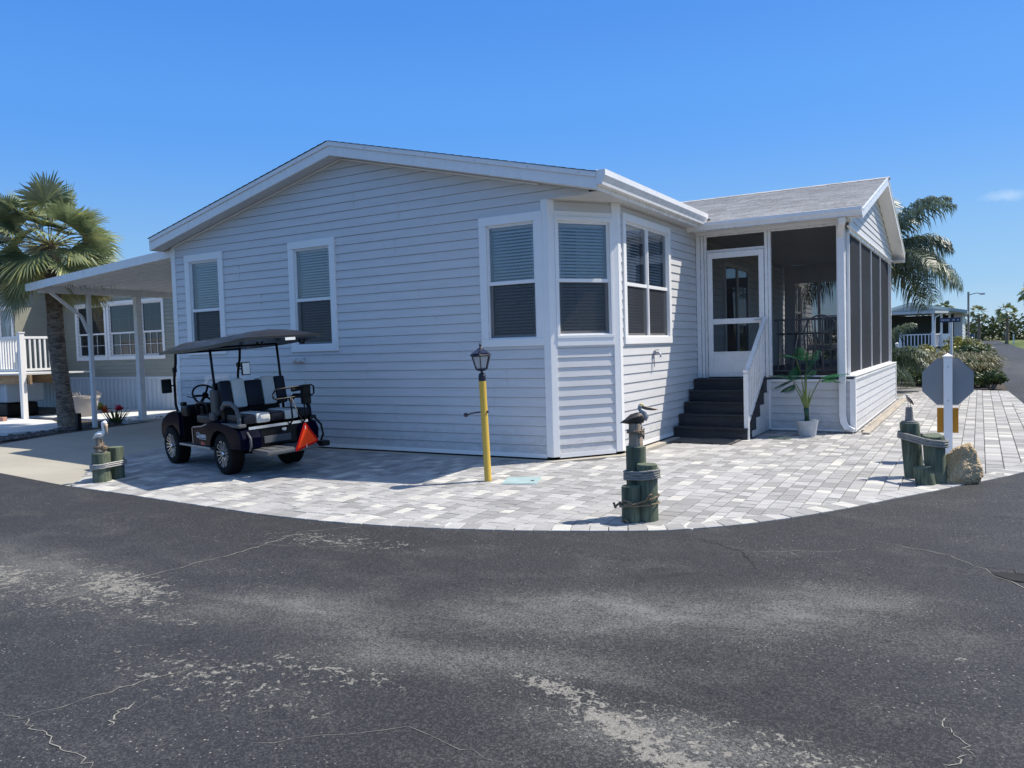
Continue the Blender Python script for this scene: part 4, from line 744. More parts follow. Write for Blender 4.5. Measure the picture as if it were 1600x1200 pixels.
# sliding glass door on the house wall inside the porch, and a lamp-lit-free wall light
sd_ = MB(); 
for (a, b, c, d) in ((15.05, 15.13, FZ, 3.0), (16.80, 16.88, FZ, 3.0), (15.13, 16.80, 2.92, 3.0), (15.94, 16.02, FZ+.05, 2.92)): sd_.box(-4.19, -4.15, a, b, c, d)
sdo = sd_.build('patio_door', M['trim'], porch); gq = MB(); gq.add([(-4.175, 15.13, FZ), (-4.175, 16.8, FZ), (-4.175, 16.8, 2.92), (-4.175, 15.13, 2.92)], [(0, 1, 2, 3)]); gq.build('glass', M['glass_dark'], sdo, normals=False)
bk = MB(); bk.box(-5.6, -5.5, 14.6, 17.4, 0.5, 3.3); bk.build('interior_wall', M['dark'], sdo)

# ---------------------------------------------------------------- entry steps
steps = thing('entry_steps', 'dark grey composite steps with white picket handrail up to the screen door', 'steps', (-3.6, 12.7, 0))
for i in range(5):
    y = 12.05+0.27*i; z = 0.176*(i+1); s = MB()
    s.box(-4.17, -3.02, y-0.022, y+0.275, z-0.028, z-0.0); s.box(-4.165, -3.03, y, y+0.018, z-0.176, z-0.029)
    s.build('step', M['deckboard'], steps, bevel=0.004)
sc_ = MB()
for i in range(5):
    y = 12.068+0.27*i; sc_.box(-3.05, -3.028, y, y+0.27, 0.01, 0.176*(i+1)-0.03)
sc_.build('stringer', M['deckboard'], steps)
sp = MB()
for i in range(4): sp.box(-3.020, -2.999, 12.30+0.27*i, 12.575+0.27*i-.002, 0.02, 0.176*(i+1)-0.06)
sp.build('side_panel', M['siding'], steps)
hr = MB(); hx = -3.045
hr.box(hx-.035, hx+.035, 12.075, 12.145, 0.0, 1.00)
hr.beam((hx, 12.05, 1.035), (hx, 12.2, 1.06), 0.065, 0.045); hr.beam((hx, 12.18, 1.055), (hx, 13.38, 1.86), 0.065, 0.045); hr.beam((hx, 12.14, 0.22), (hx, 13.3, 1.0), 0.04, 0.035)
for i in range(10):
    y = 12.25+i*0.112; zz = (y-12.14)/(1.16)*0.78+0.22; zt = 1.055+(y-12.18)/1.2*0.805-0.02; hr.box(hx-.011, hx+.011, y-.011, y+.011, zz, zt)
hr.build('handrail', M['alum'], steps, bevel=0.004)
mt = MB(); n = 14; vs = []
for i in range(n+1):
    for j in range(6):
        x, y = -4.02+0.92*i/n, 11.42+0.56*j/5; vs.append((x, y, 0.016+0.004*math.sin(i*.9+j*1.3)))
mt.add(vs, [(i*6+j, (i+1)*6+j, (i+1)*6+j+1, i*6+j+1) for i in range(n) for j in range(5)]); mt.box(-4.02, -3.10, 11.42, 11.98, 0.004, 0.012)
tm = NT('worn_mat'); w_ = tm.noise(tm.coord((1, 7, 1)), 3, 5, .7, 1.5); tm.col(tm.ramp(w_, [(.35, (.05, .045, .04)), (.55, (.15, .13, .11)), (.62, (.04, .035, .03))])); tm.set(.95); tm.bump(w_, .5, .01)
tag(mt.build('door_mat', tm.m), 'worn brown door mat lying at the foot of the grey steps', 'door mat')
# ---------------------------------------------------------------- carport
cpt = thing('carport', 'white aluminium carport roof on slender posts at the left of the home', 'carport', (-14.6, 10.5, 0))
def cz(x): return 3.10+(x+17.1)/(4.78)*0.32
cf = MB(); CY0, CY1, CX0, CX1 = 9.15, 15.6, -17.1, -12.33
cf.add([(CX0, CY0, cz(CX0)-.145), (CX1, CY0, cz(CX1)-.145), (CX1, CY0, cz(CX1)+.012), (CX0, CY0, cz(CX0)+.012), (CX0, CY0+.03, cz(CX0)-.145), (CX1, CY0+.03, cz(CX1)-.145), (CX1, CY0+.03, cz(CX1)+.012), (CX0, CY0+.03, cz(CX0)+.012)], [(0, 1, 2, 3), (7, 6, 5, 4), (0, 4, 5, 1), (1, 5, 6, 2), (2, 6, 7, 3), (3, 7, 4, 0)])
cf.build('fascia', M['alum'], cpt, bevel=0.004)
cr = MB(); n = 0; y = CY0+0.031   # ribbed pans running from the house to the beam
while y < CY1:
    w = 0.30; seq = [(y, 0.0), (y+.03, 0.0), (y+.045, -.022), (y+.10, -.022), (y+.115, -.0), (y+.19, -.0), (y+.20, -.012), (y+.21, -.0), (y+w, 0.0)]
    for (ya, za), (yb, zb) in zip(seq[:-1], seq[1:]):
        cr.add([(CX0+.01, ya, cz(CX0)-.05+za), (CX1, ya, cz(CX1)-.05+za), (CX1, yb, cz(CX1)-.05+zb), (CX0+.01, yb, cz(CX0)-.05+zb)], [(0, 1, 2, 3)])
    y += w
cr.add([(CX0+.01, CY0+.031, cz(CX0)-.003), (CX1, CY0+.031, cz(CX1)-.003), (CX1, CY1, cz(CX1)-.003), (CX0+.01, CY1, cz(CX0)-.003)], [(0, 1, 2, 3)])
cr.build('roof_panel', mottled('white_roof_pan', (.84, .83, .81), .5, .02, 1, 30, 0), cpt, normals=False)
cb = MB(); cb.box(-16.98, -16.86, 9.32, CY1-.1, 2.93, 3.07); cb.build('beam', M['alum'], cpt, bevel=0.004); cb = MB(); cb.box(CX0-.02, CX0+.01, CY0+.0, CY1, cz(CX0)-.12, cz(CX0)+.01); cb.build('edge_gutter', M['alum'], cpt, bevel=0.004); cb = MB(); cb.box(CX1-.001, CX1+.05, CY0+.1, CY1, cz(CX1)-.16, cz(CX1)-.04); cb.build('wall_hanger', M['alum'], cpt, bevel=0.004)
for (x, y, zb) in ((-16.92, 10.38, -0.02), (-16.92, 11.55, 0.05), (-16.92, 13.6, 0.05), (-16.92, 15.3, 0.05)):
    ww = .065 if y == 11.55 else .04; p = MB(); p.box(x-ww, x+ww, y-ww, y+ww, zb, 2.93); p.box(x-.075, x+.075, y-.06, y+.06, zb, zb+.012); p.build('post', M['alum'], cpt, bevel=0.004)
p = MB(); p.beam((-16.92, 9.55, 2.95), (-16.92, 10.2, 2.45), .05, .06); p.beam((-16.92, 10.2, 2.45), (-16.92, 10.34, 2.1), .05, .06); p.build('brace', M['alum'], cpt, bevel=0.004)

# ---------------------------------------------------------------- yellow solar lamp post
lx, ly = -4.905, 7.69; lz = gz(ly)
lamp = thing('lamp_post', 'yellow lamp post with a small black solar lantern on the grey pavers', 'lamp post', (lx, ly, lz), R(-3))
tilt = Matrix.Rotation(R(-2.0), 4, 'Y')
def build_t(mb, name, mats, parent, **k):
    if parent is not lamp or name == 'lantern': mb.v = [(x*.90, y*.90, 1.18+(z-1.18)*.82 if z > 1.18 else z) for x, y, z in mb.v]
    mb.xf(tilt); return mb.build(name, mats, parent, local=True, **k)
m = MB(); m.lathe([(0.043, 0.0), (0.043, 0.02), (0.041, 0.025), (0.041, 1.18)], n=20); pole = build_t(m, 'pole', mottled('yellow_paint', (0.62, 0.40, 0.055), 0.35, 0.08, 4, 60, 0.06, dirt=(0.25, 0.18, 0.08), dirtamt=0.4), lamp, smooth=True, auto=40)
m = MB(); m.lathe([(0.047, 1.16), (0.047, 1.235), (0.040, 1.245), (0.038, 1.262), (0.016, 1.272), (0.016, 1.29), (0.055, 1.30), (0.062, 1.306), (0.062, 1.318), (0.050, 1.32)], n=18); blackp = mottled('blue_black_enamel', (0.012, 0.013, 0.03), 0.3, 0.2, 5, 60, 0.05)
z0, z1, r0, r1 = 1.318, 1.505, 0.075, 0.125; nn = 6
for k in range(nn):
    a = 2*math.pi*k/nn; m.beam((r0*math.cos(a), r0*math.sin(a), z0), (r1*math.cos(a), r1*math.sin(a), z1), .011, .014)
def hexr(mb, r, z, h, t=.014):
    for k in range(nn):
        a, b = 2*math.pi*k/nn, 2*math.pi*(k+1)/nn; mb.beam((r*math.cos(a), r*math.sin(a), z), (r*math.cos(b), r*math.sin(b), z), t, h)
hexr(m, r0, z0+.006, .014); hexr(m, r1, z1, .014); head = build_t(m, 'lantern', blackp, lamp)
m = MB(); ring = lambda r, z: [(r*math.cos(2*math.pi*k/nn), r*math.sin(2*math.pi*k/nn), z) for k in range(nn)]
m.add(ring(0.158, z1+.006)+ring(0.150, z1+.02)+ring(0.055, z1+.095)+ring(0.040, z1+.105), [(i+j*nn, (i+1) % nn+j*nn, (i+1) % nn+(j+1)*nn, i+(j+1)*nn) for j in range(3) for i in range(nn)]+[tuple(range(nn-1, -1, -1)), tuple(range(3*nn, 4*nn))])
m.lathe([(0.03, z1+.104), (0.018, z1+.125), (0.010, z1+.135), (0.020, z1+.15), (0.014, z1+.165), (0.004, z1+.185)], n=12)
roof_ = m; rp = build_t(m, 'lantern_roof', blackp, head)
m = MB()
for k in range(nn):
    a, b = 2*math.pi*(k+.14)/nn, 2*math.pi*(k+.86)/nn; P = lambda r, t, z: (r*math.cos(t), r*math.sin(t), z)
    m.add([P(.137, a, z1+.036), P(.137, b, z1+.036), P(.078, b, z1+.082), P(.078, a, z1+.082)], [(0, 1, 2, 3)])
so_ = NT('solar_cell'); so_.col((.02, .03, .07)); so_.set(.15, 0, .6); build_t(m, 'solar_panel', so_.m, head, normals=False)
m = MB(); m.add(ring(r0*.96, z0+.01)+ring(r1*.965, z1-.004), [(i, (i+1) % nn, (i+1) % nn+nn, i+nn) for i in range(nn)])
fg = NT('frosted_lamp_glass'); fg.col((.50, .52, .54)); fg.set(.25, 0, .5); fg.p.inputs['Alpha'].default_value = 0.72; build_t(m, 'lamp_glass', fg.m, head, normals=False)
m = MB(); m.lathe([(.022, z0+.01), (.022, z0+.12)], n=10); build_t(m, 'bulb', M['steel'], head)
m = MB(); m.tube([(0.05, 0.0, .80), (-.05, -.0, .80), (-.12, -.035, .795), (-.19, -.06, .78)], .009, 8); m.lathe([(.021, -.235), (.026, -.225), (.026, -.21), (.018, -.19)], (0, 0, 0), 12, axis='X')
for i in range(len(m.v)-48, len(m.v)): x, y, z = m.v[i]; m.v[i] = (x, y-.065, z+.775)
m.tube([(.041, 0, .805), (.056, 0, .80)], .014, 8); build_t(m, 'spigot_arm', blackp, lamp)

# ---------------------------------------------------------------- pilings lashed with rope
def pile(parent, x, y, z0, h, r, lean=(0, 0), name='piling', seed=0, cut=(0, 0)):
    q = random.Random(seed); m = MB(); n = 26; rings = 9; ph = [q.uniform(0, 6.28) for _ in range(5)]; am = [q.uniform(.008, .022) for _ in range(5)]
    vs = []
    for i in range(rings):
        t = i/(rings-1); z = h*t
        for k in range(n):
            a = 2*math.pi*k/n; rr = r*(1+sum(am[j]*math.sin((j*2+2)*a+ph[j]+t*.6) for j in range(5))-.02*t); 
            zz = z+(math.cos(a)*cut[0]+math.sin(a)*cut[1])*rr*t
            vs.append((x+rr*math.cos(a)+lean[0]*z, y+rr*math.sin(a)+lean[1]*z, z0+zz))
    m.add(vs, [(i*n+k, i*n+(k+1) % n, (i+1)*n+(k+1) % n, (i+1)*n+k) for i in range(rings-1) for k in range(n)])
    # bevelled rim and end grain
    top = []; c = (x+lean[0]*h, y+lean[1]*h)
    for k in range(n):
        p = vs[(rings-1)*n+k]; top.append((c[0]+(p[0]-c[0])*.94, c[1]+(p[1]-c[1])*.94, p[2]+.006))
    o = len(m.v); m.add(vs[-n:]+top, [(k, (k+1) % n, n+(k+1) % n, n+k) for k in range(n)], 1); m.add(top, [tuple(range(n))], 1)
    return m.build(name, [M['pile'], M['pile_top']], parent, smooth=True, auto=35)
def rope_loop(mb, centers, r, z, th=.014, tilt=0.0, sag=0.0, turns=1, dz=.03, jit=.003, seed=0, closed=True):
    """rope round the hull of circles (pilings of radius r_i)"""
    q = random.Random(seed); pts = []
    for a in range(0, 361, 6):
        t = R(a); d = V((math.cos(t), math.sin(t), 0)); best = max(((c[0]*d.x+c[1]*d.y+c[2], c) for c in centers), key=lambda u: u[0]); c = best[1]
        pts.append(V((c[0]+d.x*(c[2]+th*.7), c[1]+d.y*(c[2]+th*.7), 0)))
    cx = sum(p.x for p in pts)/len(pts)
    for k in range(turns):
        P = [V((p.x+q.uniform(-jit, jit), p.y+q.uniform(-jit, jit), z+k*dz+tilt*(p.x-cx)+q.uniform(-jit, jit)+sag*math.sin(i/len(pts)*6.28))) for i, p in enumerate(pts)]
        mb.tube(P, th*.5, 7, cap=False)
    return mb
g1 = (-2.62, 6.60); z1g = gz(6.6)-.004
pg = thing('piling_cluster', 'tallest stepped cluster of green pilings lashed with rope, under the brown pelican', 'pilings', (g1[0], g1[1], z1g), group='rope-lashed green pilings on the patio')
pile(pg, -2.665, 6.66, z1g, .645, .087, seed=1); pile(pg, -2.535, 6.585, z1g, .50, .088, seed=2); pile(pg, -2.655, 6.50, z1g, .315, .086, seed=3, cut=(.05, 0))
m = MB(); rope_loop(m, [(-2.665, 6.66, .092), (-2.535, 6.585, .092)], 0, z1g+.375, .022, .12, 0, 4, .021, seed=5); m.build('rope_binding', M['rope'], pg, smooth=True)
m = MB(); rope_loop(m, [(-2.655, 6.50, .090), (-2.535, 6.585, .092)], 0, z1g+.185, .015, .28, .012, 1, seed=6); rope_loop(m, [(-2.655, 6.50, .090), (-2.535, 6.585, .092)], 0, z1g+.155, .014, .06, 0, 1, seed=7)
m.tube([(-2.72, 6.44, z1g+.17), (-2.68, 6.41, z1g+.20), (-2.62, 6.41, z1g+.185), (-2.59, 6.43, z1g+.165), (-2.64, 6.405, z1g+.175), (-2.69, 6.42, z1g+.155)], .009, 6); m.tube([(-2.745, 6.47, z1g+.17), (-2.79, 6.46, z1g+.13), (-2.80, 6.45, z1g+.16), (-2.78, 6.44, z1g+.12)], .012, 6)
m.tube([(-2.53, 6.49, z1g+.18), (-2.50, 6.485, z1g+.215), (-2.48, 6.49, z1g+.19), (-2.49, 6.485, z1g+.24), (-2.46, 6.50, z1g+.255)], .009, 6); m.tube([(-2.72, 6.44, z1g+.012), (-2.68, 6.405, z1g+.03), (-2.64, 6.40, z1g+.012)], .008, 6); m.build('rope_knot', M['rope_tan'], pg, smooth=True)
g2 = (-9.9, 6.15); z2g = gz(6.15)-.004
pg2 = thing('piling_cluster', 'short green pilings bound with white rope at the driveway corner, under the white pelican', 'pilings', (g2[0], g2[1], z2g), group='rope-lashed green pilings on the patio')
pile(pg2, -9.80, 6.07, z2g, .365, .112, seed=11); pile(pg2, -9.83, 6.29, z2g, .415, .100, seed=12); pile(pg2, -9.96, 6.18, z2g, .255, .085, seed=13)
m = MB(); rope_loop(m, [(-9.80, 6.07, .116), (-9.83, 6.29, .106), (-9.96, 6.18, .09)], 0, z2g+.185, .020, .03, .01, 3, .022, seed=14); m.build('rope_binding', mottled('pale_rope', (.45, .44, .41), .95, .25, 20, 200, .8, bdist=.01), pg2, smooth=True)
g3 = (-.52, 9.2)
pg3 = thing('piling_cluster', 'leaning green pilings banded with grey rope beside the tan rock, under the small shorebird', 'pilings', (-.52, 9.2, 0), group='rope-lashed green pilings on the patio')
pile(pg3, -.60, 9.36, 0, .575, .098, (-.085, .03), seed=21); pile(pg3, -.385, 9.11, 0, .475, .098, (-.06, .03), seed=22, cut=(0, .12)); pile(pg3, -.475, 8.98, 0, .165, .092, (-.16, .05), seed=23, cut=(.12, 0))
m = MB(); rope_loop(m, [(-.635, 9.375, .102), (-.405, 9.12, .102)], 0, .40, .026, -.12, 0, 3, .024, seed=24); m.build('rope_binding', M['rope'], pg3, smooth=True)

# ---------------------------------------------------------------- carved birds
brown = mottled('brown_grey_feathers', (0.045, 0.036, 0.032), 0.55, 0.5, 16, 60, 0.5, stretch=(1, 1, 3)); palef = mottled('grey_white_feathers', (0.34, 0.34, 0.33), 0.5, 0.2, 12, 60, 0.3)
yel = mottled('yellow_crown', (0.60, 0.45, 0.06), 0.5, 0.2, 12, 60, 0.2); beakm = mottled('beak_tan', (0.40, 0.27, 0.17), 0.4, 0.2, 14, 60, 0.1); beakd = mottled('beak_brown', (0.17, 0.115, 0.085), 0.45, 0.4, 18, 60, 0.2)
whitep = mottled('white_carving_paint', (0.85, 0.84, 0.80), 0.5, 0.08, 14, 60, 0.2)
def local_thing(*a, **k): return thing(*a, **k)
# brown pelican on a driftwood stub, facing right
bx, by = -2.665, 6.66; bz = z1g+.651
pel = thing('pelican_statue', 'brown pelican carving with long bill resting on a roped driftwood stub atop the tallest pilings', 'statue', (bx, by, bz), yaw)
m = MB(); m.lathe([(.066, 0), (.066, .02), (.062, .03), (.060, .19), (.054, .205)], n=22); m.build('driftwood_base', M['driftwood'], pel, smooth=True, auto=40, local=True)
m = MB(); rope_loop(m, [(0, 0, .063)], 0, .125, .014, .02, 0, 2, .012, seed=31); m.tube([(.045, -.055, .13), (.055, -.06, .10), (.05, -.062, .085), (.065, -.055, .11), (.06, -.055, .07)], .006, 6); m.tube([(.066, -.02, .13), (.074, -.02, .16), (.070, -.02, .12), (.074, -.015, .09), (.068, -.02, .06)], .006, 6); m.build('rope', M['rope_tan'], pel, smooth=True, local=True)
m = MB(); m.tube([(.085, 0, .262), (.06, 0, .255), (.02, 0, .245), (-.03, 0, .238), (-.075, 0, .225), (-.115, 0, .213)], [.018, .042, .052, .050, .034, .006], 14, ry=[.02, .050, .056, .050, .028, .006]); body = m.build('body', brown, pel, smooth=True, local=True)
for sgn in (-1, 1):
    m = MB(); m.tube([(.055, sgn*.036, .272), (.01, sgn*.048, .27), (-.05, sgn*.040, .245), (-.105, sgn*.018, .222), (-.135, sgn*.008, .21)], [.012, .030, .028, .014, .003], 10, ry=[.008, .016, .014, .009, .002]); m.build('wing', brown, body, smooth=True, local=True)
m = MB(); m.tube([(.075, 0, .235), (.094, 0, .262), (.085, 0, .290), (.05, 0, .312), (.035, 0, .335), (.045, 0, .356), (.062, 0, .358)], [.028, .026, .020, .016, .015, .020, .016], 12, ry=[.03, .028, .018, .015, .015, .019, .013]); m.build('neck_and_head', palef, body, smooth=True, local=True)
m = MB(); m.tube([(.040, 0, .366), (.058, 0, .368), (.075, 0, .360)], [.010, .014, .009], 10); m.build('crown', yel, body, smooth=True, local=True)
m = MB(); m.tube([(.066, 0, .356), (.11, 0, .345), (.16, 0, .333), (.196, 0, .326), (.205, 0, .318)], [.010, .012, .009, .006, .002], 10, ry=[.008, .006, .005, .004, .002]); bill = m.build('bill', beakm, body, smooth=True, local=True)
m = MB(); m.tube([(.064, 0, .345), (.10, 0, .333), (.15, 0, .322), (.19, 0, .320)], [.012, .012, .008, .003], 10, ry=[.010, .013, .008, .003]); m.build('pouch', beakd, bill, smooth=True, local=True)
m = MB()
for dy in (-.02, .0, .02): m.tube([(.035, dy, .196), (.052, dy*1.4, .19), (.058, dy*1.8, .165)], .006, 6)
m.build('foot', whitep, body, smooth=True, local=True)
# white pelican
wx, wy = -9.81, 6.08; wz = z2g+.371
pw = thing('pelican_statue', 'white pelican carving with long tan bill tucked down, on pale driftwood by the driveway', 'statue', (wx, wy, wz), yaw)
m = MB(); m.tube([(-.005, 0, 0), (-.01, .005, .07), (-.02, 0, .14), (-.018, 0, .18)], [.075, .052, .040, .042], 14); m.tube([(.045, -.02, 0), (.05, -.02, .05), (.048, -.02, .095)], [.036, .03, .028], 10); m.tube([(.02, .02, .09), (.03, .02, .13)], [.014, .01], 8); m.build('driftwood_base', M['driftwood'], pw, smooth=True, auto=40, local=True)
m = MB(); rope_loop(m, [(-.008, 0, .060), (.048, -.02, .034)], 0, .055, .014, 0, 0, 3, .011, seed=33); m.build('rope', M['rope_tan'], pw, smooth=True, local=True)
m = MB(); m.tube([(.055, 0, .26), (.03, 0, .245), (-.01, 0, .235), (-.045, 0, .225), (-.075, 0, .205), (-.10, 0, .185)], [.014, .035, .044, .036, .018, .010], 14, ry=[.016, .036, .044, .034, .014, .005]); body = m.build('body', whitep, pw, smooth=True, local=True)
m = MB(); m.tube([(.025, 0, .24), (.046, 0, .275), (.044, 0, .31), (.038, 0, .345), (.048, 0, .375), (.068, 0, .383), (.085, 0, .37)], [.026, .020, .016, .018, .030, .034, .022], 12); m.build('neck_and_head', whitep, body, smooth=True, local=True)
m = MB(); m.tube([(.082, 0, .368), (.083, 0, .33), (.089, 0, .285), (.096, 0, .235)], [.026, .022, .014, .004], 10, ry=[.022, .018, .010, .003]); m.build('bill', mottled('cream_bill', (.48, .38, .26), .45, .15, 14, 60, .1), body, smooth=True, local=True)
for sgn in (-1, 1):
    m = MB(); m.tube([(.03, sgn*.034, .25), (-.01, sgn*.04, .245), (-.05, sgn*.03, .225), (-.085, sgn*.012, .20)], [.008, .02, .018, .004], 10, ry=[.005, .01, .01, .003]); m.build('wing', whitep, body, smooth=True, local=True)
m = MB(); 
for sgn in (-1, 1): m.tube([(.0, sgn*.014, .21), (.0, sgn*.014, .178)], .005, 6)
m.build('leg', whitep, pw, smooth=True, local=True)
# small shorebird
sx, sy = -.649, 9.377
sb = thing('shorebird_statue', 'small brown and white shorebird carving standing on a grey driftwood stub beside the sign', 'statue', (sx, sy, .578), yaw)
m = MB(); m.lathe([(.078, 0), (.078, .018), (.076, .02)], n=18); m.build('base_disc', M['greywood'], sb, local=True)
m = MB(); m.tube([(0, 0, .018), (.0, 0, .08), (-.002, 0, .165)], [.043, .038, .033], 12); m.tube([(.035, -.03, .018), (.036, -.03, .03)], [.012, .008], 8); m.build('driftwood_base', M['greywood'], sb, smooth=True, auto=40, local=True)
m = MB()
for sgn in (-.011, .013): m.tube([(sgn, 0, .165), (sgn-.002, 0, .215)], .0028, 6)
m.build('leg', beakd, sb, local=True)
m = MB(); m.tube([(.042, 0, .196), (.026, 0, .215), (.004, 0, .238), (-.014, 0, .265), (-.022, 0, .285)], [.003, .016, .026, .020, .010], 12, ry=[.002, .013, .02, .016, .009]); body = m.build('body', mottled('shorebird_breast', (.36, .27, .22), .6, .2, 20, 60, .2), sb, smooth=True, local=True)
for sgn in (-1, 1):
    m = MB(); m.tube([(.046, sgn*.004, .19), (.020, sgn*.016, .225), (-.008, sgn*.017, .258), (-.018, sgn*.010, .275)], [.003, .012, .013, .006], 8, ry=[.002, .008, .008, .004]); m.build('wing', brown, body, smooth=True, local=True)
m = MB(); m.tube([(-.018, 0, .278), (-.026, 0, .292), (-.034, 0, .298)], [.010, .013, .007], 10); m.tube([(-.036, 0, .299), (-.048, 0, .308)], [.004, .0015], 6); m.build('head', palef, body, smooth=True, local=True)

# ---------------------------------------------------------------- coquina rock
m = MB(); bm = bmesh.new(); bmesh.ops.create_icosphere(bm, subdivisions=5, radius=1)
PL = [(V((-.85, -.45, .30)).normalized(), .62), (V((.75, -.2, .60)).normalized(), .74), (V((.2, -.9, .25)).normalized(), .70), (V((-.5, .2, .85)).normalized(), .80), (V((.95, .3, -.1)).normalized(), .82), (V((.1, .1, 1)).normalized(), .93)]
for v in bm.verts:
    p = v.co.copy(); r_ = 1.0
    for nrm, dd in PL:
        c_ = p.dot(nrm)
        if c_ > 1e-3: r_ = min(r_, dd/c_)
    r_ = 1.0-(1.0-r_)*.92; r_ *= 1+noise.noise(p*1.7+V((3, 1, 7)))*.13+noise.noise(p*4.5)*.05
    pit = noise.noise(p*11)*.5+noise.noise(p*24)*.4; r_ += pit*(.11 if p.x+.35*p.z > -.15 else .025)
    s = V((.205*p.x, .17*p.y, .25*p.z))*r_; s.x += .035*p.z; s.z = max(s.z, -.165); v.co = s
bm.verts.index_update(); m.add([v.co[:] for v in bm.verts], [[v.index for v in f.verts] for f in bm.faces]); bm.free()
t = NT('coquina_stone'); co = t.coord(); a = t.noise(co, 5, 5, .6); b = t.vor(co, 42).outputs['Distance']; c = t.noise(co, 40, 4, .7)
cc = t.mix(t.rng(a, .35, .65), (.52, .37, .20), (.70, .53, .32)); cc = t.mix(t.rng(c, .55, .72, 0, .7), cc, (.22, .16, .10)); cc = t.mix(t.rng(b, .25, .05, 0, .5), cc, (.55, .46, .32)); t.col(cc); t.set(.95); t.bump(t.math('ADD', b, c), 1.0, .02)
ro = m.build('rock', t.m, None, smooth=True); ro.location = (-.165, 9.22, .150); ro.rotation_euler = (0, 0, R(25)); tag(ro, 'rough tan coquina rock leaning by the foot of the white sign post', 'rock')

# ---------------------------------------------------------------- stop sign seen from behind
stp = thing('stop_sign', 'back of a plain grey octagonal sign with amber panel below, on a square white post', 'road sign', (-.33, 10.77, 0), R(5))
m = MB(); m.box(-.045, .045, -.045, .045, -.02, 1.235); m.build('post', M['trim'], stp, bevel=.004, local=True)
m = MB(); m.add([(-.056, -.056, 1.235), (.056, -.056, 1.235), (.056, .056, 1.235), (-.056, .056, 1.235), (-.056, -.056, 1.247), (.056, -.056, 1.247), (.056, .056, 1.247), (-.056, .056, 1.247), (0, 0, 1.285)], [(3, 2, 1, 0), (0, 1, 5, 4), (1, 2, 6, 5), (2, 3, 7, 6), (3, 0, 4, 7), (4, 5, 8), (5, 6, 8), (6, 7, 8), (7, 4, 8)]); m.build('post_cap', M['trim'], stp, local=True)
oc = [(.272/math.cos(R(22.5))*math.cos(R(22.5+45*k)), .94+.280/math.cos(R(22.5))*math.sin(R(22.5+45*k))) for k in range(8)]
m = MB(); m.prism([(x, z) for x, z in oc], 'Y', .051, .054); m.build('plate', mottled('grey_sheet_aluminium', (.26, .275, .29), .5, .06, 3, 60, .03, metal=.35), stp, local=True)
m = MB(); m.prism([(x*.999, (z-.94)*.999+.94) for x, z in oc], 'Y', .0545, .0555); m.build('sign_face', mottled('red_sign_face', (.42, .02, .02), .3, .05, 3, 60, 0), stp, local=True)
m = MB(); m.box(-.113, .113, .051, .058, .325, .625); m.build('reflector_panel', mottled('amber_panel', (.50, .22, .012), .35, .06, 3, 60, .03), stp, bevel=.002, local=True)
m = MB()
for z in (.72, 1.12): m.lathe([(.008, -.053), (.006, -.049)], (0, 0, z), 8, axis='Y')
m.build('bolt', M['steel'], stp, local=True)

# ---------------------------------------------------------------- potted artificial plant
px, py = -2.31, 12.86
pp = thing('potted_plant', 'artificial broad-leaf plant in a whitewashed pot against the porch skirt', 'potted plant', (px, py, 0), yaw)
m = MB(); m.lathe([(.125, 0.0), (.128, .01), (.158, .20), (.166, .225), (.166, .24), (.150, .24), (.146, .215), (.02, .212)], n=28); m.build('pot', mottled('whitewashed_pot', (.50, .51, .51), .8, .15, 12, 60, .4), pp, smooth=True, auto=40, local=True)
q = random.Random(4); m = MB()
for i in range(60):
    a = q.uniform(0, 6.28); r = q.uniform(0, .13); s = q.uniform(.012, .022); bm = bmesh.new(); bmesh.ops.create_icosphere(bm, subdivisions=1, radius=s); mm = Matrix.Translation((r*math.cos(a), r*math.sin(a), .222+q.uniform(0, .012)))@Matrix.Diagonal((1, q.uniform(.7, 1), .6, 1)); bm.verts.index_update(); m.add([mm@v.co for v in bm.verts], [[v.index for v in f.verts] for f in bm.faces]); bm.free()
m.build('pebbles', mottled('white_pebbles', (.55, .54, .51), .7, .3, 12, 40, .1), pp, smooth=True, local=True)
m = MB(); m.tube([(0, 0, .21), (-.005, 0, .34), (-.012, 0, .43)], [.038, .034, .04], 12); m.build('trunk', M['stalk_dark'], pp, smooth=True, local=True)
stalks = [((-.012, 0, .42), (-.05, 0, .62), (-.13, .02, .80), (-.27, .03, .93), 'L'), ((-.012, 0, .42), (-.05, 0, .70), (-.07, .01, .98), (-.16, .02, 1.22), 'U'), ((-.012, 0, .42), (.0, .01, .66), (-.005, .02, .92), (.02, .03, 1.18), 'U'), ((0, 0, .42), (.05, -.01, .60), (.14, -.02, .78), (.24, -.03, .93), 'R'), ((0, -.01, .42), (-.02, -.02, .68), (-.035, -.02, .88), (-.04, -.02, .96), ''), ((-.01, .01, .42), (-.08, .02, .60), (-.16, .02, .74), (-.20, .02, .82), 'L')]
m = MB(); bez = lambda P, t: V(P[0])*(1-t)**3+V(P[1])*3*t*(1-t)**2+V(P[2])*3*t*t*(1-t)+V(P[3])*t**3
for s_ in stalks: m.tube([bez(s_, t/8) for t in range(9)], [.022*(1-t/11) if s_[4] == '' or t < 3 else .012*(1-t/14) for t in range(9)], 8)
m.tube([(-.01, 0, .42), (.03, .0, .60), (.06, 0, .74)], [.018, .01, .003], 8); m.build('stalk', M['stalk'], pp, smooth=True, local=True)
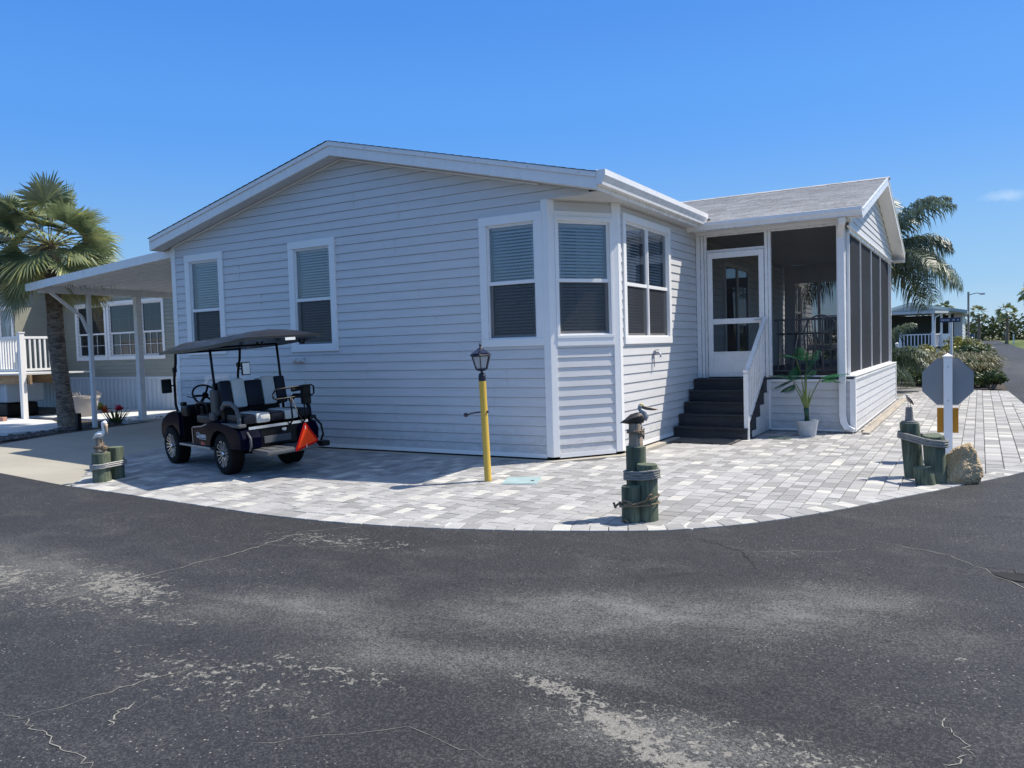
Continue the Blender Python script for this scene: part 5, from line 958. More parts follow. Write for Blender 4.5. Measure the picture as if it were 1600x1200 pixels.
def big_leaf(mb, base, d, L, W, q, droop=.5, lobes=7):
    W = W*2.1; L = L*1.15
    d = V(d).normalized(); sd = d.cross(V((0, 0, 1))); sd = sd.normalized() if sd.length > .1 else V((1, 0, 0)); up_ = sd.cross(d); n = 12
    mid = []; p = V(base)
    for i in range(n+1):
        t = i/n; dd = (d-V((0, 0, 1))*droop*t*1.4).normalized(); mid.append(p.copy()); p += dd*L/n
    for sg in (-1, 1):
        for i in range(n):
            t0, t1 = i/n, (i+.78)/n; w = W*math.sin(math.pi*min(1, .08+t0*.92))**.7; tint = q.uniform(.7, 1.3); a, b = mid[i], mid[i]+(mid[i+1]-mid[i])*.8
            e = sd*sg*w+d*L*.16-V((0, 0, 1))*w*.35; mb.add([a, b, b+e*.6+up_*.01, b+e*.95, a+e*.55+up_*.012], [(0, 1, 2, 3, 4)] if sg > 0 else [(4, 3, 2, 1, 0)], 0, (tint, tint, tint, 1))
m = MB(); q = random.Random(9)
LV = [((-.22, .03, .92), (-.9, -.1, .35), .30, .11), ((-.20, .03, .86), (-.9, .3, -.1), .24, .10), ((-.14, .02, 1.08), (-.35, -.3, -.5), .22, .07), ((-.16, .02, 1.20), (-.8, -.2, .5), .26, .09), ((.0, .03, 1.10), (.35, -.3, .8), .26, .09), ((.0, .03, .95), (.3, -.2, .9), .30, .10), ((-.02, .03, .86), (.25, -.3, .6), .2, .08), ((.20, -.02, .88), (.9, -.1, .45), .36, .11), ((.18, -.03, .84), (.6, -.3, .3), .24, .10), ((-.18, .02, .80), (-.7, -.2, -.2), .2, .09), ((-.05, .02, 1.16), (-.2, -.2, .9), .2, .08), ((.20, -.03, .90), (.9, -.2, 0), .25, .09)]
for b, d, L_, W_ in LV: big_leaf(m, b, d, L_, W_, q)
m.build('leaves', M['banana'], pp, normals=False, local=True)

# ---------------------------------------------------------------- covers in the paving
m = MB(); c = (-4.53, 7.82)
for (a, b, e, d, h, k) in ((-.20, .20, -.21, .21, .006, 0), (-.185, .185, -.195, .195, .0085, 0)):
    m.add([(c[0]+x*math.cos(.35)-y*math.sin(.35), c[1]+x*math.sin(.35)+y*math.cos(.35), gz(c[1]+x*math.sin(.35)+y*math.cos(.35))+zz) for zz in (-.01, h) for x, y in ((a, e), (b, e), (b, d), (a, d))], [(4, 5, 6, 7), (0, 1, 5, 4), (1, 2, 6, 5), (2, 3, 7, 6), (3, 0, 4, 7)])
m.lathe([(.022, 0), (.022, .003)], (c[0]+.13, c[1]+.02, gz(c[1]+.02)+.008), 10, mi=1)
tag(m.build('utility_box_cover', [mottled('faded_teal_plastic', (.34, .45, .45), .6, .12, 6, 60, .2), M['black']]), 'faded teal rectangular utility cover set in the pavers right of the yellow lamp post', 'utility cover')
m = MB(); m.lathe([(.17, -.01), (.17, .009), (.15, .009), (.15, .006), (.02, .006)], (-2.62, 12.42, 0), 28); m.lathe([(.02, .006), (.02, .010), (.001, .0101)], (-2.62, 12.42, 0), 12)
for k in range(5): m.box(-2.62-.11, -2.62+.11, 12.42-.09+k*.04, 12.42-.075+k*.04, .005, .0095)
tag(m.build('drain_cover', mottled('green_grey_drain', (.10, .14, .13), .6, .15, 6, 60, .2)), 'round green-grey drain cover in the pavers in front of the plant pot', 'drain cover')
m = MB(); m.beam((-1.60, 13.55, .018), (-1.60, 20.9, .018), .04, .035); m.beam((-1.52, 13.25, .016), (-1.52, 20.8, .016), .11, .03)
tag(m.build('loose_board', M['board'], bevel=.003), 'bare timber edging board lying along the foot of the porch side', 'board')
# ---------------------------------------------------------------- porch furniture
gm = mottled('grey_patio_metal', (.42, .42, .42), .45, .12, 6, 60, .05); cu = mottled('pale_cushion', (.60, .59, .55), .9, .1, 8, 80, .3)
def chair(loc, rz, label):
    c = thing('patio_chair', label, 'chair', loc, rz, 'metal chairs inside the screened porch'); m = MB()
    arch = [(.27*math.cos(R(a)), .24+.0*a, .70+.30*math.sin(R(a))) for a in range(0, 181, 12)]
    m.tube([(.27, .20, .45)]+[(x, y+.06*(z-.45), z) for x, y, z in arch]+[(-.27, .20, .45)], .014, 8)
    for k in range(-4, 5):
        x = k*.048; zt = .70+.30*math.sqrt(max(0, 1-(x/.26)**2)); m.tube([(x*.75, .21, .45), (x*.9, .235, .7), (x, .265, zt)], .007, 6)
    m.build('backrest', gm, c, smooth=True, local=True)
    m = MB(); m.bevbox(-.25, .25, -.25, .22, .42, .45, .008); m.build('seat', gm, c, local=True)
    m = MB(); m.bevbox(-.24, .24, -.24, .20, .452, .52, .02); m.build('cushion', cu, c, local=True)
    for sx_ in (-1, 1):
        for sy_ in (-1, 1): m = MB(); m.tube([(sx_*.22, sy_*.2, .42), (sx_*.27, sy_*.25, 0)], .013, 8); m.build('leg', gm, c, smooth=True, local=True)
        m = MB(); m.tube([(sx_*.27, .22, .66), (sx_*.30, 0, .68), (sx_*.29, -.22, .64), (sx_*.26, -.22, .44)], .012, 8); m.build('armrest', gm, c, smooth=True, local=True)
    return c
chair((-2.25, 14.15, FZ), R(178), 'metal porch chair nearest the front screen with arched slatted back turned outwards')
chair((-2.15, 15.95, FZ), R(10), 'metal porch chair beyond the round table, deeper in the porch')
tb = thing('patio_table', 'round dark glass patio table on metal legs inside the screened porch', 'table', (-2.7, 15.05, FZ))
m = MB(); m.lathe([(.02, .70), (.50, .70), (.52, .715), (.50, .73), (.02, .73)], (-2.7, 15.05, FZ), 32); m.build('tabletop', M['darkmetal'], tb, smooth=True, auto=40)
for k in range(4): a = R(45+90*k); m = MB(); m.tube([(-2.7+.2*math.cos(a), 15.05+.2*math.sin(a), FZ+.70), (-2.7+.36*math.cos(a), 15.05+.36*math.sin(a), FZ)], .018, 8); m.build('leg', gm, tb, smooth=True)
# ---------------------------------------------------------------- golf cart (local axes: x forward, y to its left, z up)
CO = V((-8.37, 7.44, gz(7.44))); cart = thing('golf_cart', 'dark blue golf cart with black roof, striped seats and orange triangle beside the gable wall', 'golf cart', CO, R(180-14.5)); cart.rotation_euler = (R(-2.4), 0, R(180-14.5)); cart.location.z += .016
bluep = mottled('deep_blue_paint', (0.002, 0.003, 0.013), 0.22, 0.15, 3, 60, 0.02, spec=0.03); blackg = mottled('gloss_black', (0.007, 0.007, 0.008), 0.3, 0.2, 4, 60, 0.02)
vinb = mottled('black_seat_vinyl', (0.009, 0.010, 0.017), 0.40, 0.2, 8, 90, 0.25, spec=.25); ving = mottled('grey_seat_vinyl', (0.62, 0.61, 0.55), 0.45, 0.1, 8, 90, 0.25)
tyre = mottled('tyre_rubber', (0.009, 0.009, 0.009), 0.8, 0.3, 8, 90, 0.3, spec=.2); chrome = mottled('machined_alloy', (0.85, 0.86, 0.87), 0.3, 0.08, 8, 90, 0.02, metal=1.0); greyp = mottled('grey_step_plastic', (0.09, 0.093, 0.097), 0.5, 0.15, 8, 90, 0.2)
def B(mb, name, mat, parent=None, **k): return mb.build(name, mat, parent or cart, local=True, **k)
WB, T2, WR = 1.66, 0.50, 0.268
def wheel(x, s):
    # s=+1 left side, -1 right side; outer face at y=s*0.54
    yo = s*0.535; yi = s*0.335; c = (x, 0, WR); m = MB()
    prof = [(.165, yi+s*.0), (.22, yi), (.255, yi+s*.012), (WR, yi+s*.04), (WR+.001, (yo+yi)/2), (WR, yo-s*.04), (.255, yo-s*.010), (.225, yo), (.180, yo-s*.004), (.178, yo-s*.018)]
    m.lathe(prof, c, 40, axis='Y', cap=False)
    for k in range(40):
        a = 2*math.pi*k/40
        for (d0, d1, off) in ((.02, .075, 0), (.08, .12, .5), (.125, .18, 0)):
            aa = a+off*math.pi/20; st = len(m.v); m.box(-.011, .011, yi+s*d0, yi+s*d1, WR-.004, WR+.006); m.xf(Matrix.Translation(c)@Matrix.Rotation(aa, 4, 'Y'), st)
    w = B(m, 'wheel', tyre, smooth=True, auto=35)
    m = MB(); m.lathe([(.180, yo-s*.006), (.176, yo+s*.001), (.170, yo-s*.004), (.160, yo-s*.05), (.158, yi+s*.02), (.05, yi+s*.02)], c, 36, axis='Y', cap=False); m.lathe([(.16, yi+s*.021), (.15, yi+s*.022)], c, 24, axis='Y'); B(m, 'rim', blackg, w, smooth=True, auto=35)
    m = MB(); mb2 = MB()
    for k in range(9):
        a = 2*math.pi*k/9+.2; M4 = Matrix.Translation(c)@Matrix.Rotation(a, 4, 'Y')
        st = len(m.v); m.add([(-.030, yo-s*.012, .165), (.030, yo-s*.012, .165), (.013, yo-s*.028, .045), (-.013, yo-s*.028, .045), (-.030, yo-s*.03, .165), (.030, yo-s*.03, .165), (.013, yo-s*.045, .045), (-.013, yo-s*.045, .045)], [(0, 1, 2, 3), (7, 6, 5, 4), (0, 4, 5, 1), (1, 5, 6, 2), (2, 6, 7, 3), (3, 7, 4, 0)]); m.xf(M4, st)
        st = len(mb2.v); 
        for sg in (-1, 1): mb2.beam((sg*.030, yo-s*.0095, .166), (sg*.013, yo-s*.026, .048), .010, .006, (0, 1, 0))
        mb2.beam((-.030, yo-s*.0092, .166), (.030, yo-s*.0092, .166), .010, .006, (0, 1, 0)); mb2.xf(M4, st)
    m.lathe([(.05, yo-s*.05), (.048, yo-s*.024), (.02, yo-s*.022)], c, 18, axis='Y'); sp_ = B(m, 'spokes', blackg, w); B(mb2, 'spoke_edges', chrome, sp_)
    m = MB(); m.lathe([(.026, yo-s*.024), (.026, yo-s*.012), (.018, yo-s*.004), (.003, yo-s*.002)], c, 18, axis='Y'); B(m, 'hub_cap', chrome, w, smooth=True, auto=40)
for x in (0, WB):
    for s in (1, -1): wheel(x, s)
m = MB(); m.bevbox(.30, 1.50, -.44, .44, .27, .34, .02); m.box(-.40, 2.0, -.22, .22, .24, .32); m.box(-.06, .06, -.34, .34, .23, .31); m.box(WB-.04, WB+.04, -.34, .34, .24, .30); B(m, 'chassis', M['black'])
# shaped shells: profile in x-z extruded in y with tumblehome
def shell(mb, prof, y0, y1, mi=0, inset=.02, n=None):
    """thick side-to-side body from an x-z outline"""
    k = len(prof); cx = sum(p[0] for p in prof)/k; cz_ = sum(p[1] for p in prof)/k; ys_ = [(y0, inset), (y0+.03*(1 if y1 > y0 else -1), 0), (y1-.03*(1 if y1 > y0 else -1), 0), (y1, inset)]; vs = []
    for y, ins in ys_:
        for x, z in prof:
            d = V((cx-x, cz_-z)); d = d.normalized()*ins if d.length else d; vs.append((x+d.x, y, z+d.y))
    mb.add(vs, [(j*k+i, j*k+(i+1) % k, (j+1)*k+(i+1) % k, (j+1)*k+i) for j in range(3) for i in range(k)]+[tuple(range(k-1, -1, -1)), tuple(range(3*k, 4*k))], mi)
def arc(cx, cz_, r, a0, a1, n): return [(cx+r*math.cos(R(a0+(a1-a0)*i/n)), cz_+r*math.sin(R(a0+(a1-a0)*i/n))) for i in range(n+1)]
# front cowl with wheel arch cut out
m = MB(); prof = [(1.36, .76), (1.60, .77), (1.80, .74), (1.97, .66), (2.06, .56), (2.07, .42), (2.02, .34)]+arc(WB, WR, .315, 12, 150, 8)+[(1.36, .40)]
shell(m, prof, -.50, .50, inset=.03); B(m, 'front_cowl', bluep, smooth=True, auto=30)
m = MB(); m.lathe([(.06, 0), (.065, .02), (.045, .035)], (1.99, .33, .60), 14, axis='X'); B(m, 'headlight', M['glass_dark'])
m = MB(); m.lathe([(.06, 0), (.065, .02), (.045, .035)], (1.99, -.33, .60), 14, axis='X'); B(m, 'headlight', M['glass_dark'])
m = MB(); m.bevbox(1.99, 2.12, -.42, .42, .30, .42, .03); B(m, 'front_bumper', M['black'])
m = MB(); m.bevbox(1.14, 1.38, -.47, .47, .70, .86, .04); m.box(1.33, 1.37, -.46, .46, .36, .72); B(m, 'dashboard', M['black'])
# seat pod, rocker panel, rear body and fenders
m = MB(); shell(m, [(.30, .34), (.92, .34), (.90, .46), (.88, .575), (.60, .60), (.42, .63), (.30, .66)], .40, .515, inset=.012); side = B(m, 'side_panel', bluep, smooth=True, auto=30); m = MB(); shell(m, [(.30, .34), (.92, .34), (.90, .46), (.88, .575), (.60, .60), (.42, .63), (.30, .66)], -.515, -.40, inset=.012)
B(m, 'side_panel', bluep, smooth=True, auto=30)
m = MB(); fen = arc(0, WR, .325, 172, 8, 12)
po = [(-.60, .40), (-.615, .52), (-.56, .61), (-.30, .66), (.30, .68), (.50, .60)][::1]
outl = [(-.60, .36)]+[(-.62, .50), (-.56, .60), (-.30, .665), (0.05, .70), (.28, .69), (.42, .63), (.42, .36)]+arc(0, WR, .325, 14, 166, 12)
shell(m, outl, .26, .555, inset=.02); B(m, 'rear_fender', bluep, smooth=True, auto=30); m = MB(); shell(m, outl, -.555, -.26, inset=.02); B(m, 'rear_fender', bluep, smooth=True, auto=30)
m = MB(); m.bevbox(-.56, .78, -.42, .42, .34, .625, .03); B(m, 'seat_base', M['black'])
m = MB(); m.box(.895, .915, .516, .521, .35, .57); m.beam((.60, .519, .603), (.88, .519, .578), .006, .016); m.beam((.42, .519, .64), (.60, .519, .603), .006, .016); m.bevbox(.36, 1.36, .47, .53, .300, .330, .006); B(m, 'trim_strip', mottled('satin_strip', (.34, .35, .36), .35, .1, 8, 60, 0, metal=.7)); m = MB(); m.bevbox(.36, 1.36, -.53, -.47, .300, .330, .006); B(m, 'running_board', M['steel'])
# lettering and red badge on the side panel
def text_mesh(txt, size, mat, name, parent, mat4, depth=.001, font_scale=(1, 1)):
    cu_ = bpy.data.curves.new(name, 'FONT'); cu_.body = txt; cu_.size = size; cu_.extrude = depth; cu_.align_x = 'LEFT'; cu_.align_y = 'BOTTOM'; cu_.offset = size*.012
    o = bpy.data.objects.new(name, cu_); scene.collection.objects.link(o); dg = bpy.context.evaluated_depsgraph_get(); me = bpy.data.meshes.new_from_object(o.evaluated_get(dg)); bpy.data.objects.remove(o)
    me.transform(mat4@Matrix.Diagonal((font_scale[0], font_scale[1], 1, 1))); me.materials.clear(); me.materials.append(mat); o2 = bpy.data.objects.new(name, me); scene.collection.objects.link(o2); o2.parent = parent; ORG[o2] = ORG.get(parent, V((0, 0, 0))); return o2
decal = mottled('white_decal', (.62, .63, .64), .4, .03, 6, 60, 0); redd = mottled('red_decal', (.40, .02, .03), .35, .1, 6, 60, 0)
TM = Matrix(((-1, 0, 0, .77), (0, 0, 1, .5185), (0, 1, 0, .455), (0, 0, 0, 1)))   # reads from outside the left side (x runs backwards there)
m = MB(); m.box(.69, .775, .5155, .518, .440, .515); B(m, 'badge', decal, side)
text_mesh('M', .075, mottled('navy_decal', (.01, .012, .04), .4, .05, 6, 60, 0), 'badge_letter', side, TM@Matrix.Translation((.008, -.008, .0008)))
m = MB(); q_ = random.Random(2)
for k in range(7):   # the rest of the worn badge, too small to read in the photograph
    xk = .678-.029*k; m.box(xk-.022, xk-.015, .516, .5185, .446, .490); m.box(xk-.008, xk, .516, .5185, .446, .490)
    for zz in (.446, .465, .484):
        if q_.random() < .75: m.box(xk-.015, xk-.008, .516, .5185, zz, zz+.006)
B(m, 'badge_text', decal, side)
m = MB(); m.box(.465, .70, .5155, .518, .425, .434); m.add([(.665, .5165, .345), (.55, .5165, .345), (.52, .5165, .365), (.60, .5165, .395), (.665, .5165, .39)], [(0, 1, 2, 3, 4)], 1); B(m, 'decal_stripe', [decal, redd], side, normals=False)
# seats
def striped(mb, bx):
    """cushion split across the cart into five stripes"""
    x0, x1, z0, z1, b = bx; ys_ = [(-.47, -.30, 0), (-.30, -.10, 1), (-.10, .10, 0), (.10, .30, 1), (.30, .47, 0)]
    for y0_, y1_, k in ys_: mb.bevbox(x0, x1, y0_+.001, y1_-.001, z0, z1-(.006 if k == 0 else 0), b, k)
def seatback(x, lean, z0, z1, name):
    m = MB(); ys_ = [(-.47, -.31, 0), (-.31, -.12, 1), (-.12, .12, 0), (.12, .31, 1), (.31, .47, 0)]
    for a, b, k in ys_:
        st = len(m.v); top = z1 if k else (z1-.012 if abs(a+b) > .1 else z1-.035); m.bevbox(-.045, .045, a+.001, b-.001, 0, top-z0, .03, k); m.xf(Matrix.Translation((x, 0, z0))@Matrix.Rotation(lean, 4, 'Y'), st)
    o = B(m, name, [vinb, ving], smooth=True, auto=50); return o
m = MB(); striped(m, (.34, .86, .63, .75, .035)); B(m, 'front_seat', [vinb, ving], smooth=True, auto=50)
m = MB(); striped(m, (-.56, -.06, .665, .795, .035)); B(m, 'rear_seat', [vinb, ving], smooth=True, auto=50)
seatback(.30, R(-8), .80, 1.20, 'front_backrest'); seatback(.03, R(10), .84, 1.23, 'rear_backrest')
m = MB(); m.bevbox(.10, .24, -.40, .40, .64, 1.05, .02); B(m, 'seat_divider', M['black'])
# armrests of the rear seat, cup holder on the left
for s in (1, -1):
    m = MB(); m.tube([(-.02, s*.49, .86), (-.12, s*.50, .93), (-.30, s*.50, .935), (-.43, s*.50, .88), (-.49, s*.50, .78), (-.50, s*.50, .66)], .024, 10, ry=.034); m.bevbox(-.58, .06, s*.50-.05, s*.50+.05, .635, .68, .012); B(m, 'armrest', greyp if s > 0 else M['black'], smooth=True, auto=45)
    m = MB(); m.tube([(.78, s*.47, .74), (.76, s*.49, .90), (.60, s*.49, .93), (.46, s*.48, .90), (.44, s*.47, .76)], .016, 8); B(m, 'front_armrest', M['black'], smooth=True)
m = MB(); m.bevbox(.10, .26, .44, .52, .76, 1.10, .02); m.bevbox(.12, .27, .49, .55, .70, .80, .015); B(m, 'cup_holder', mottled('dark_grey_bag', (.05, .052, .055), .5, .15, 8, 90, .2))
# rear foot platform, panel plate, grab bar
m = MB(); m.bevbox(-.97, -.56, -.32, .40, .29, .35, .02)
for k in range(4): m.box(-.94, -.60, -.28+.17*k, -.20+.17*k, .351, .358)
B(m, 'foot_platform', greyp); m = MB(); m.tube([(-.60, .44, .34), (-.66, .45, .40), (-.66, .45, .50), (-.58, .45, .57)], .016, 8); B(m, 'platform_stay', greyp, smooth=True)
m = MB(); m.box(-.573, -.562, -.42, .42, .60, .635); B(m, 'seat_edge_trim', chrome)
m = MB(); m.bevbox(-.572, -.560, -.16, .22, .40, .49, .004); B(m, 'rear_plate', greyp); m = MB(); m.box(-.585, -.57, -.09, -.03, .54, .57); m.tube([(-.585, -.08, .55), (-.60, -.06, .53), (-.585, -.04, .55)], .005, 6); B(m, 'latch', chrome)
m = MB(); xb = -.66
m.tube([(xb, .10, 1.02), (xb, .06, 1.075), (xb, -.10, 1.085), (xb, -.46, 1.09), (xb, -.49, 1.07), (xb, -.49, .98), (xb, -.46, .96), (xb, .06, .95), (xb, .10, .97), (xb, .10, 1.02)], .012, 8)
m.tube([(xb, -.14, .955), (xb, -.15, .66), (xb+.08, -.15, .60)], .012, 8); m.tube([(xb, -.33, .955), (xb, -.34, .66), (xb+.08, -.34, .60)], .012, 8); B(m, 'grab_bar', M['black'], smooth=True)
m = MB(); m.bevbox(-.64, -.56, -.46, -.34, .84, 1.10, .02); m.tube([(-.60, -.20, 1.05), (-.62, -.34, 1.06)], .03, 8); B(m, 'strap_bundle', M['black'])
m = MB(); m.tube([(-.55, -.54, .64), (-.66, -.56, .55), (-.68, -.57, .42), (-.62, -.57, .34)], .014, 8); m.bevbox(-.72, -.56, -.64, -.52, .26, .33, .01); B(m, 'tail_bracket', M['black'])
# slow-vehicle triangle hanging from the grab bar
MT = Matrix.Translation((-.99, -.14, .445))@Matrix.Rotation(R(-6), 4, 'Y')
def tripoly(s, cutc):
    P = [(.023*s, .200*s), (.155*s, -.145*s), (-.165*s, -.056*s)]; out = []
    for i in range(3):
        a, b, c = V(P[i-1]), V(P[i]), V(P[(i+1) % 3]); out += [b+(a-b).normalized()*cutc, b+(c-b).normalized()*cutc]
    return [(p.x, p.y) for p in out]
m = MB(); m.prism(tripoly(1.12, .035), 'X', -.002, .004); m.xf(MT, 0); trb = B(m, 'slow_vehicle_triangle', mottled('dark_red_reflective', (.45, .010, .008), .6, .06, 6, 60, .02, spec=.1))
m = MB(); m.prism(tripoly(.86, .012), 'X', -.0040, -.0025); m.xf(MT, 0); orm = NT('fluorescent_orange'); orm.col((1.0, .075, .018)); orm.set(.7, 0, .05); B(m, 'fluorescent_panel', orm.m, trb)
m = MB(); m.tube([(-.66, -.16, .95), (-.80, -.15, .75), (-.985, -.12, .655)], .006, 6); B(m, 'hanger', M['black'], trb)
m = MB(); m.beam((-.006, .018, .12), (-.006, .02, .165), .008, .002, (1, 0, 0)); m.beam((-.006, 0, -.125), (-.006, .005, -.075), .006, .002, (1, 0, 0)); m.xf(MT, 0); B(m, 'tie', whitep, trb)
# roof
m = MB(); nx, ny = 22, 14; rx0, rx1, hw = -.89, 1.80, .56; vs = []
def rz(x, y):
    t = (x-rx0)/(rx1-rx0); b = 1.715-.125*t-.02*math.sin(math.pi*t); c = .125*(1-abs(y/hw)**2.6)*min(1, (1-abs(2*t-1)**6)*1.25); lip = .0
    if t < .10: b += (.10-t)*.12
    return b+c+.035+(.006*math.cos(y*22) if abs(y) < .42 and .1 < t < .95 else 0)
for i in range(nx+1):
    for j in range(ny+1):
        t = i/nx; y = hw*(2*j/ny-1)*(1-.06*abs(2*t-1)**3); x = rx0+(rx1-rx0)*t; vs.append((x, y, rz(x, y)))
N_ = (nx+1)*(ny+1); vs2 = [(x, y, z-.030 if 0 < i_ % (ny+1) < ny else z-.048) for i_, (x, y, z) in enumerate(vs)]
m.add(vs+vs2, [(i*(ny+1)+j, (i+1)*(ny+1)+j, (i+1)*(ny+1)+j+1, i*(ny+1)+j+1) for i in range(nx) for j in range(ny)]+[(N_+i*(ny+1)+j+1, N_+(i+1)*(ny+1)+j+1, N_+(i+1)*(ny+1)+j, N_+i*(ny+1)+j) for i in range(nx) for j in range(ny)]
      +[(i*(ny+1), N_+i*(ny+1), N_+(i+1)*(ny+1), (i+1)*(ny+1)) for i in range(nx)]+[(i*(ny+1)+ny, (i+1)*(ny+1)+ny, N_+(i+1)*(ny+1)+ny, N_+i*(ny+1)+ny) for i in range(nx)]
      +[(j, j+1, N_+j+1, N_+j) for j in range(ny)]+[(nx*(ny+1)+j, N_+nx*(ny+1)+j, N_+nx*(ny+1)+j+1, nx*(ny+1)+j+1) for j in range(ny)])
roofc = B(m, 'canopy', mottled('black_roof_plastic', (.020, .020, .023), .30, .1, 4, 90, .04, spec=.4), smooth=True, auto=50)
m = MB(); 
for y in (.20, -.40): m.tube([(-.55, y, 1.70), (-.56, y, 1.655), (-.66, y, 1.65), (-.68, y, 1.70)], .012, 8)
B(m, 'grab_handle', M['black'], roofc, smooth=True); m = MB(); m.box(-.905, -.90, -.14, -.0, 1.70, 1.735); B(m, 'sticker', whitep, roofc)
# struts
for s in (1, -1):
    m = MB(); m.tube([(1.46, s*.47, .78), (1.50, s*.475, .86), (1.46, s*.48, 1.22), (1.42, s*.48, 1.34), (1.36, s*.48, 1.46), (1.33, s*.48, 1.62)], .019, 10); m.bevbox(1.39, 1.45, s*.48-.025, s*.48+.025, 1.33, 1.40, .008); B(m, 'front_strut', M['black'], smooth=True, auto=40)
    m = MB(); m.tube([(.16, s*.48, .68), (.17, s*.48, 1.1), (.20, s*.48, 1.45), (.22, s*.48, 1.66)], .017, 10); B(m, 'rear_strut', M['black'], smooth=True)
    zc = 1.145 if s > 0 else 1.30; yc = .605 if s > 0 else -.60; m = MB(); m.tube([(1.44, s*.485, zc), (1.44, yc-s*.05, zc)], .010, 8); m.bevbox(1.42, 1.455, yc-.07, yc+.07, zc-.10, zc+.10, .014); mr = B(m, 'mirror', M['black']); m = MB(); m.box(1.417, 1.4195, yc-.056, yc+.056, zc-.085, zc+.085); B(m, 'mirror_glass', M['glass_dark'] if s > 0 else chrome, mr)
m = MB(); m.tube([(1.33, -.48, 1.60), (1.33, .48, 1.60)], .014, 8); B(m, 'roof_rail', M['black'], smooth=True); m = MB(); m.tube([(.22, -.48, 1.655), (.22, .48, 1.655)], .014, 8); B(m, 'roof_rail', M['black'], smooth=True)
m = MB(); m.add([(1.50, -.46, .82), (1.50, .46, .82), (1.455, .46, 1.24), (1.455, -.46, 1.24)], [(0, 1, 2, 3)]); m.add([(1.47, -.46, .86), (1.47, .46, .86), (1.43, .46, 1.20), (1.43, -.46, 1.20)], [(0, 1, 2, 3)]); B(m, 'windscreen', M['windscreen'], normals=False)
m = MB(); m.tube([(1.30, .24, .80), (1.05, .24, .97)], .022, 8); sc2 = B(m, 'steering_column', M['black'], smooth=True)
m = MB(); W = Matrix.Translation((1.02, .24, .99))@Matrix.Rotation(R(-52), 4, 'Y'); m.tube([(.175*math.cos(R(a)), .175*math.sin(R(a)), 0) for a in range(0, 361, 15)], .014, 8, cap=False)
for a in (90, 210, 330): m.beam((0, 0, -.01), (.17*math.cos(R(a)), .17*math.sin(R(a)), 0), .028, .012)
m.lathe([(.045, -.02), (.045, .008), (.02, .014)], n=16); m.xf(W, 0); B(m, 'steering_wheel', M['black'], sc2, smooth=True, auto=40)
m = MB(); m.bevbox(.93, 1.02, .30, .34, .60, .84, .01); B(m, 'side_panel_pad', M['black']); m = MB(); m.tube([(1.22, .10, .82), (1.15, .10, .92)], .01, 6); B(m, 'shift_lever', M['black']); m = MB(); m.bevbox(1.32, 1.42, .38, .45, .84, .90, .02); B(m, 'dash_knob', M['black']); m = MB(); m.tube([(1.08, .34, .95), (1.12, .46, .99)], .007, 6); B(m, 'turn_stalk', M['black'])

# ---------------------------------------------------------------- neighbour's home on the left
nb = thing('neighbour_house', 'olive-sided home with white skirting and white-framed windows seen past the carport', 'house', (-23.5, 14.3, 0))
NY = 14.3; NX0 = -34.0
m = MB(); H3 = [(-24.03, -19.76, 1.47, 3.20)]
lap_wall(m, (NX0, NY, 0), (1, 0, 0), (0, -1, 0), [(0, .95), (14.9, .95), (14.9, 4.0), (0, 4.0)], .955, [(10.1, 11.42, 1.6, 3.1), (11.72, 13.0, 1.6, 3.1), (13.28, 14.12, 1.6, 3.1)], e=.115); m.box(-19.13, -19.1, NY, 24, .95, 4.0); m.build('wall', M['siding_olive'], nb)
m = MB(); x = NX0
while x < -19.1:
    m.box(x, x+.14, NY-.01, NY+.02, .02, .93); m.box(x+.14, x+.165, NY+.002, NY+.02, .02, .93); m.box(x+.165, x+.19, NY-.01, NY+.02, .02, .93); m.box(x+.19, x+.20, NY+.002, NY+.02, .02, .93); x += .20
m.box(NX0, -19.09, NY-.03, NY-.011, .90, .965); m.build('skirting', M['skirtwhite'], nb)
for a, b in ((-23.98, -22.50), (-22.36, -20.92), (-20.80, -19.80)): window(nb, V((0, NY, 0)), (1, 0, 0), (0, -1, 0), a-.04, b+.06, 1.47, 3.20, trim=.10, grille=True, blinds=False, lower_screen=False, split=.45, mats={'glass': M['glass_dark']})
# projecting bay behind the deck
BY = 12.9
m = MB(); lap_wall(m, (NX0, BY, 0), (1, 0, 0), (0, -1, 0), [(0, 1.0), (9.2, 1.0), (9.2, 3.95), (0, 3.95)], 1.0, [(6.02, 6.9, 1.25, 3.05), (7.2, 8.1, 1.25, 3.05), (8.35, 9.1, 1.25, 3.05), (4.8, 5.8, 1.25, 3.05)], e=.115); m.box(-24.82, -24.80, BY, NY, 1.0, 3.95); m.build('bay_wall', M['siding_olive'], nb)
for a, b in ((-29.25, -28.1), (-28.06, -27.0), (-26.88, -25.82), (-25.72, -24.86)): window(nb, V((0, BY, 0)), (1, 0, 0), (0, -1, 0), a, b, 1.15, 3.17, trim=.09, blinds=False, curtain=True, lower_screen=False, split=.48)
m = MB(); m.box(NX0, -18.7, NY-.45, 24, 3.95, 4.12); m.box(NX0, -24.4, BY-.3, NY-.45, 3.95, 4.121); m.add([(NX0, NY-.45, 4.12), (-18.7, NY-.45, 4.12), (-18.7, 19, 5.1), (NX0, 19, 5.1)], [(0, 1, 2, 3)]); m.build('roof', M['alum'], nb)
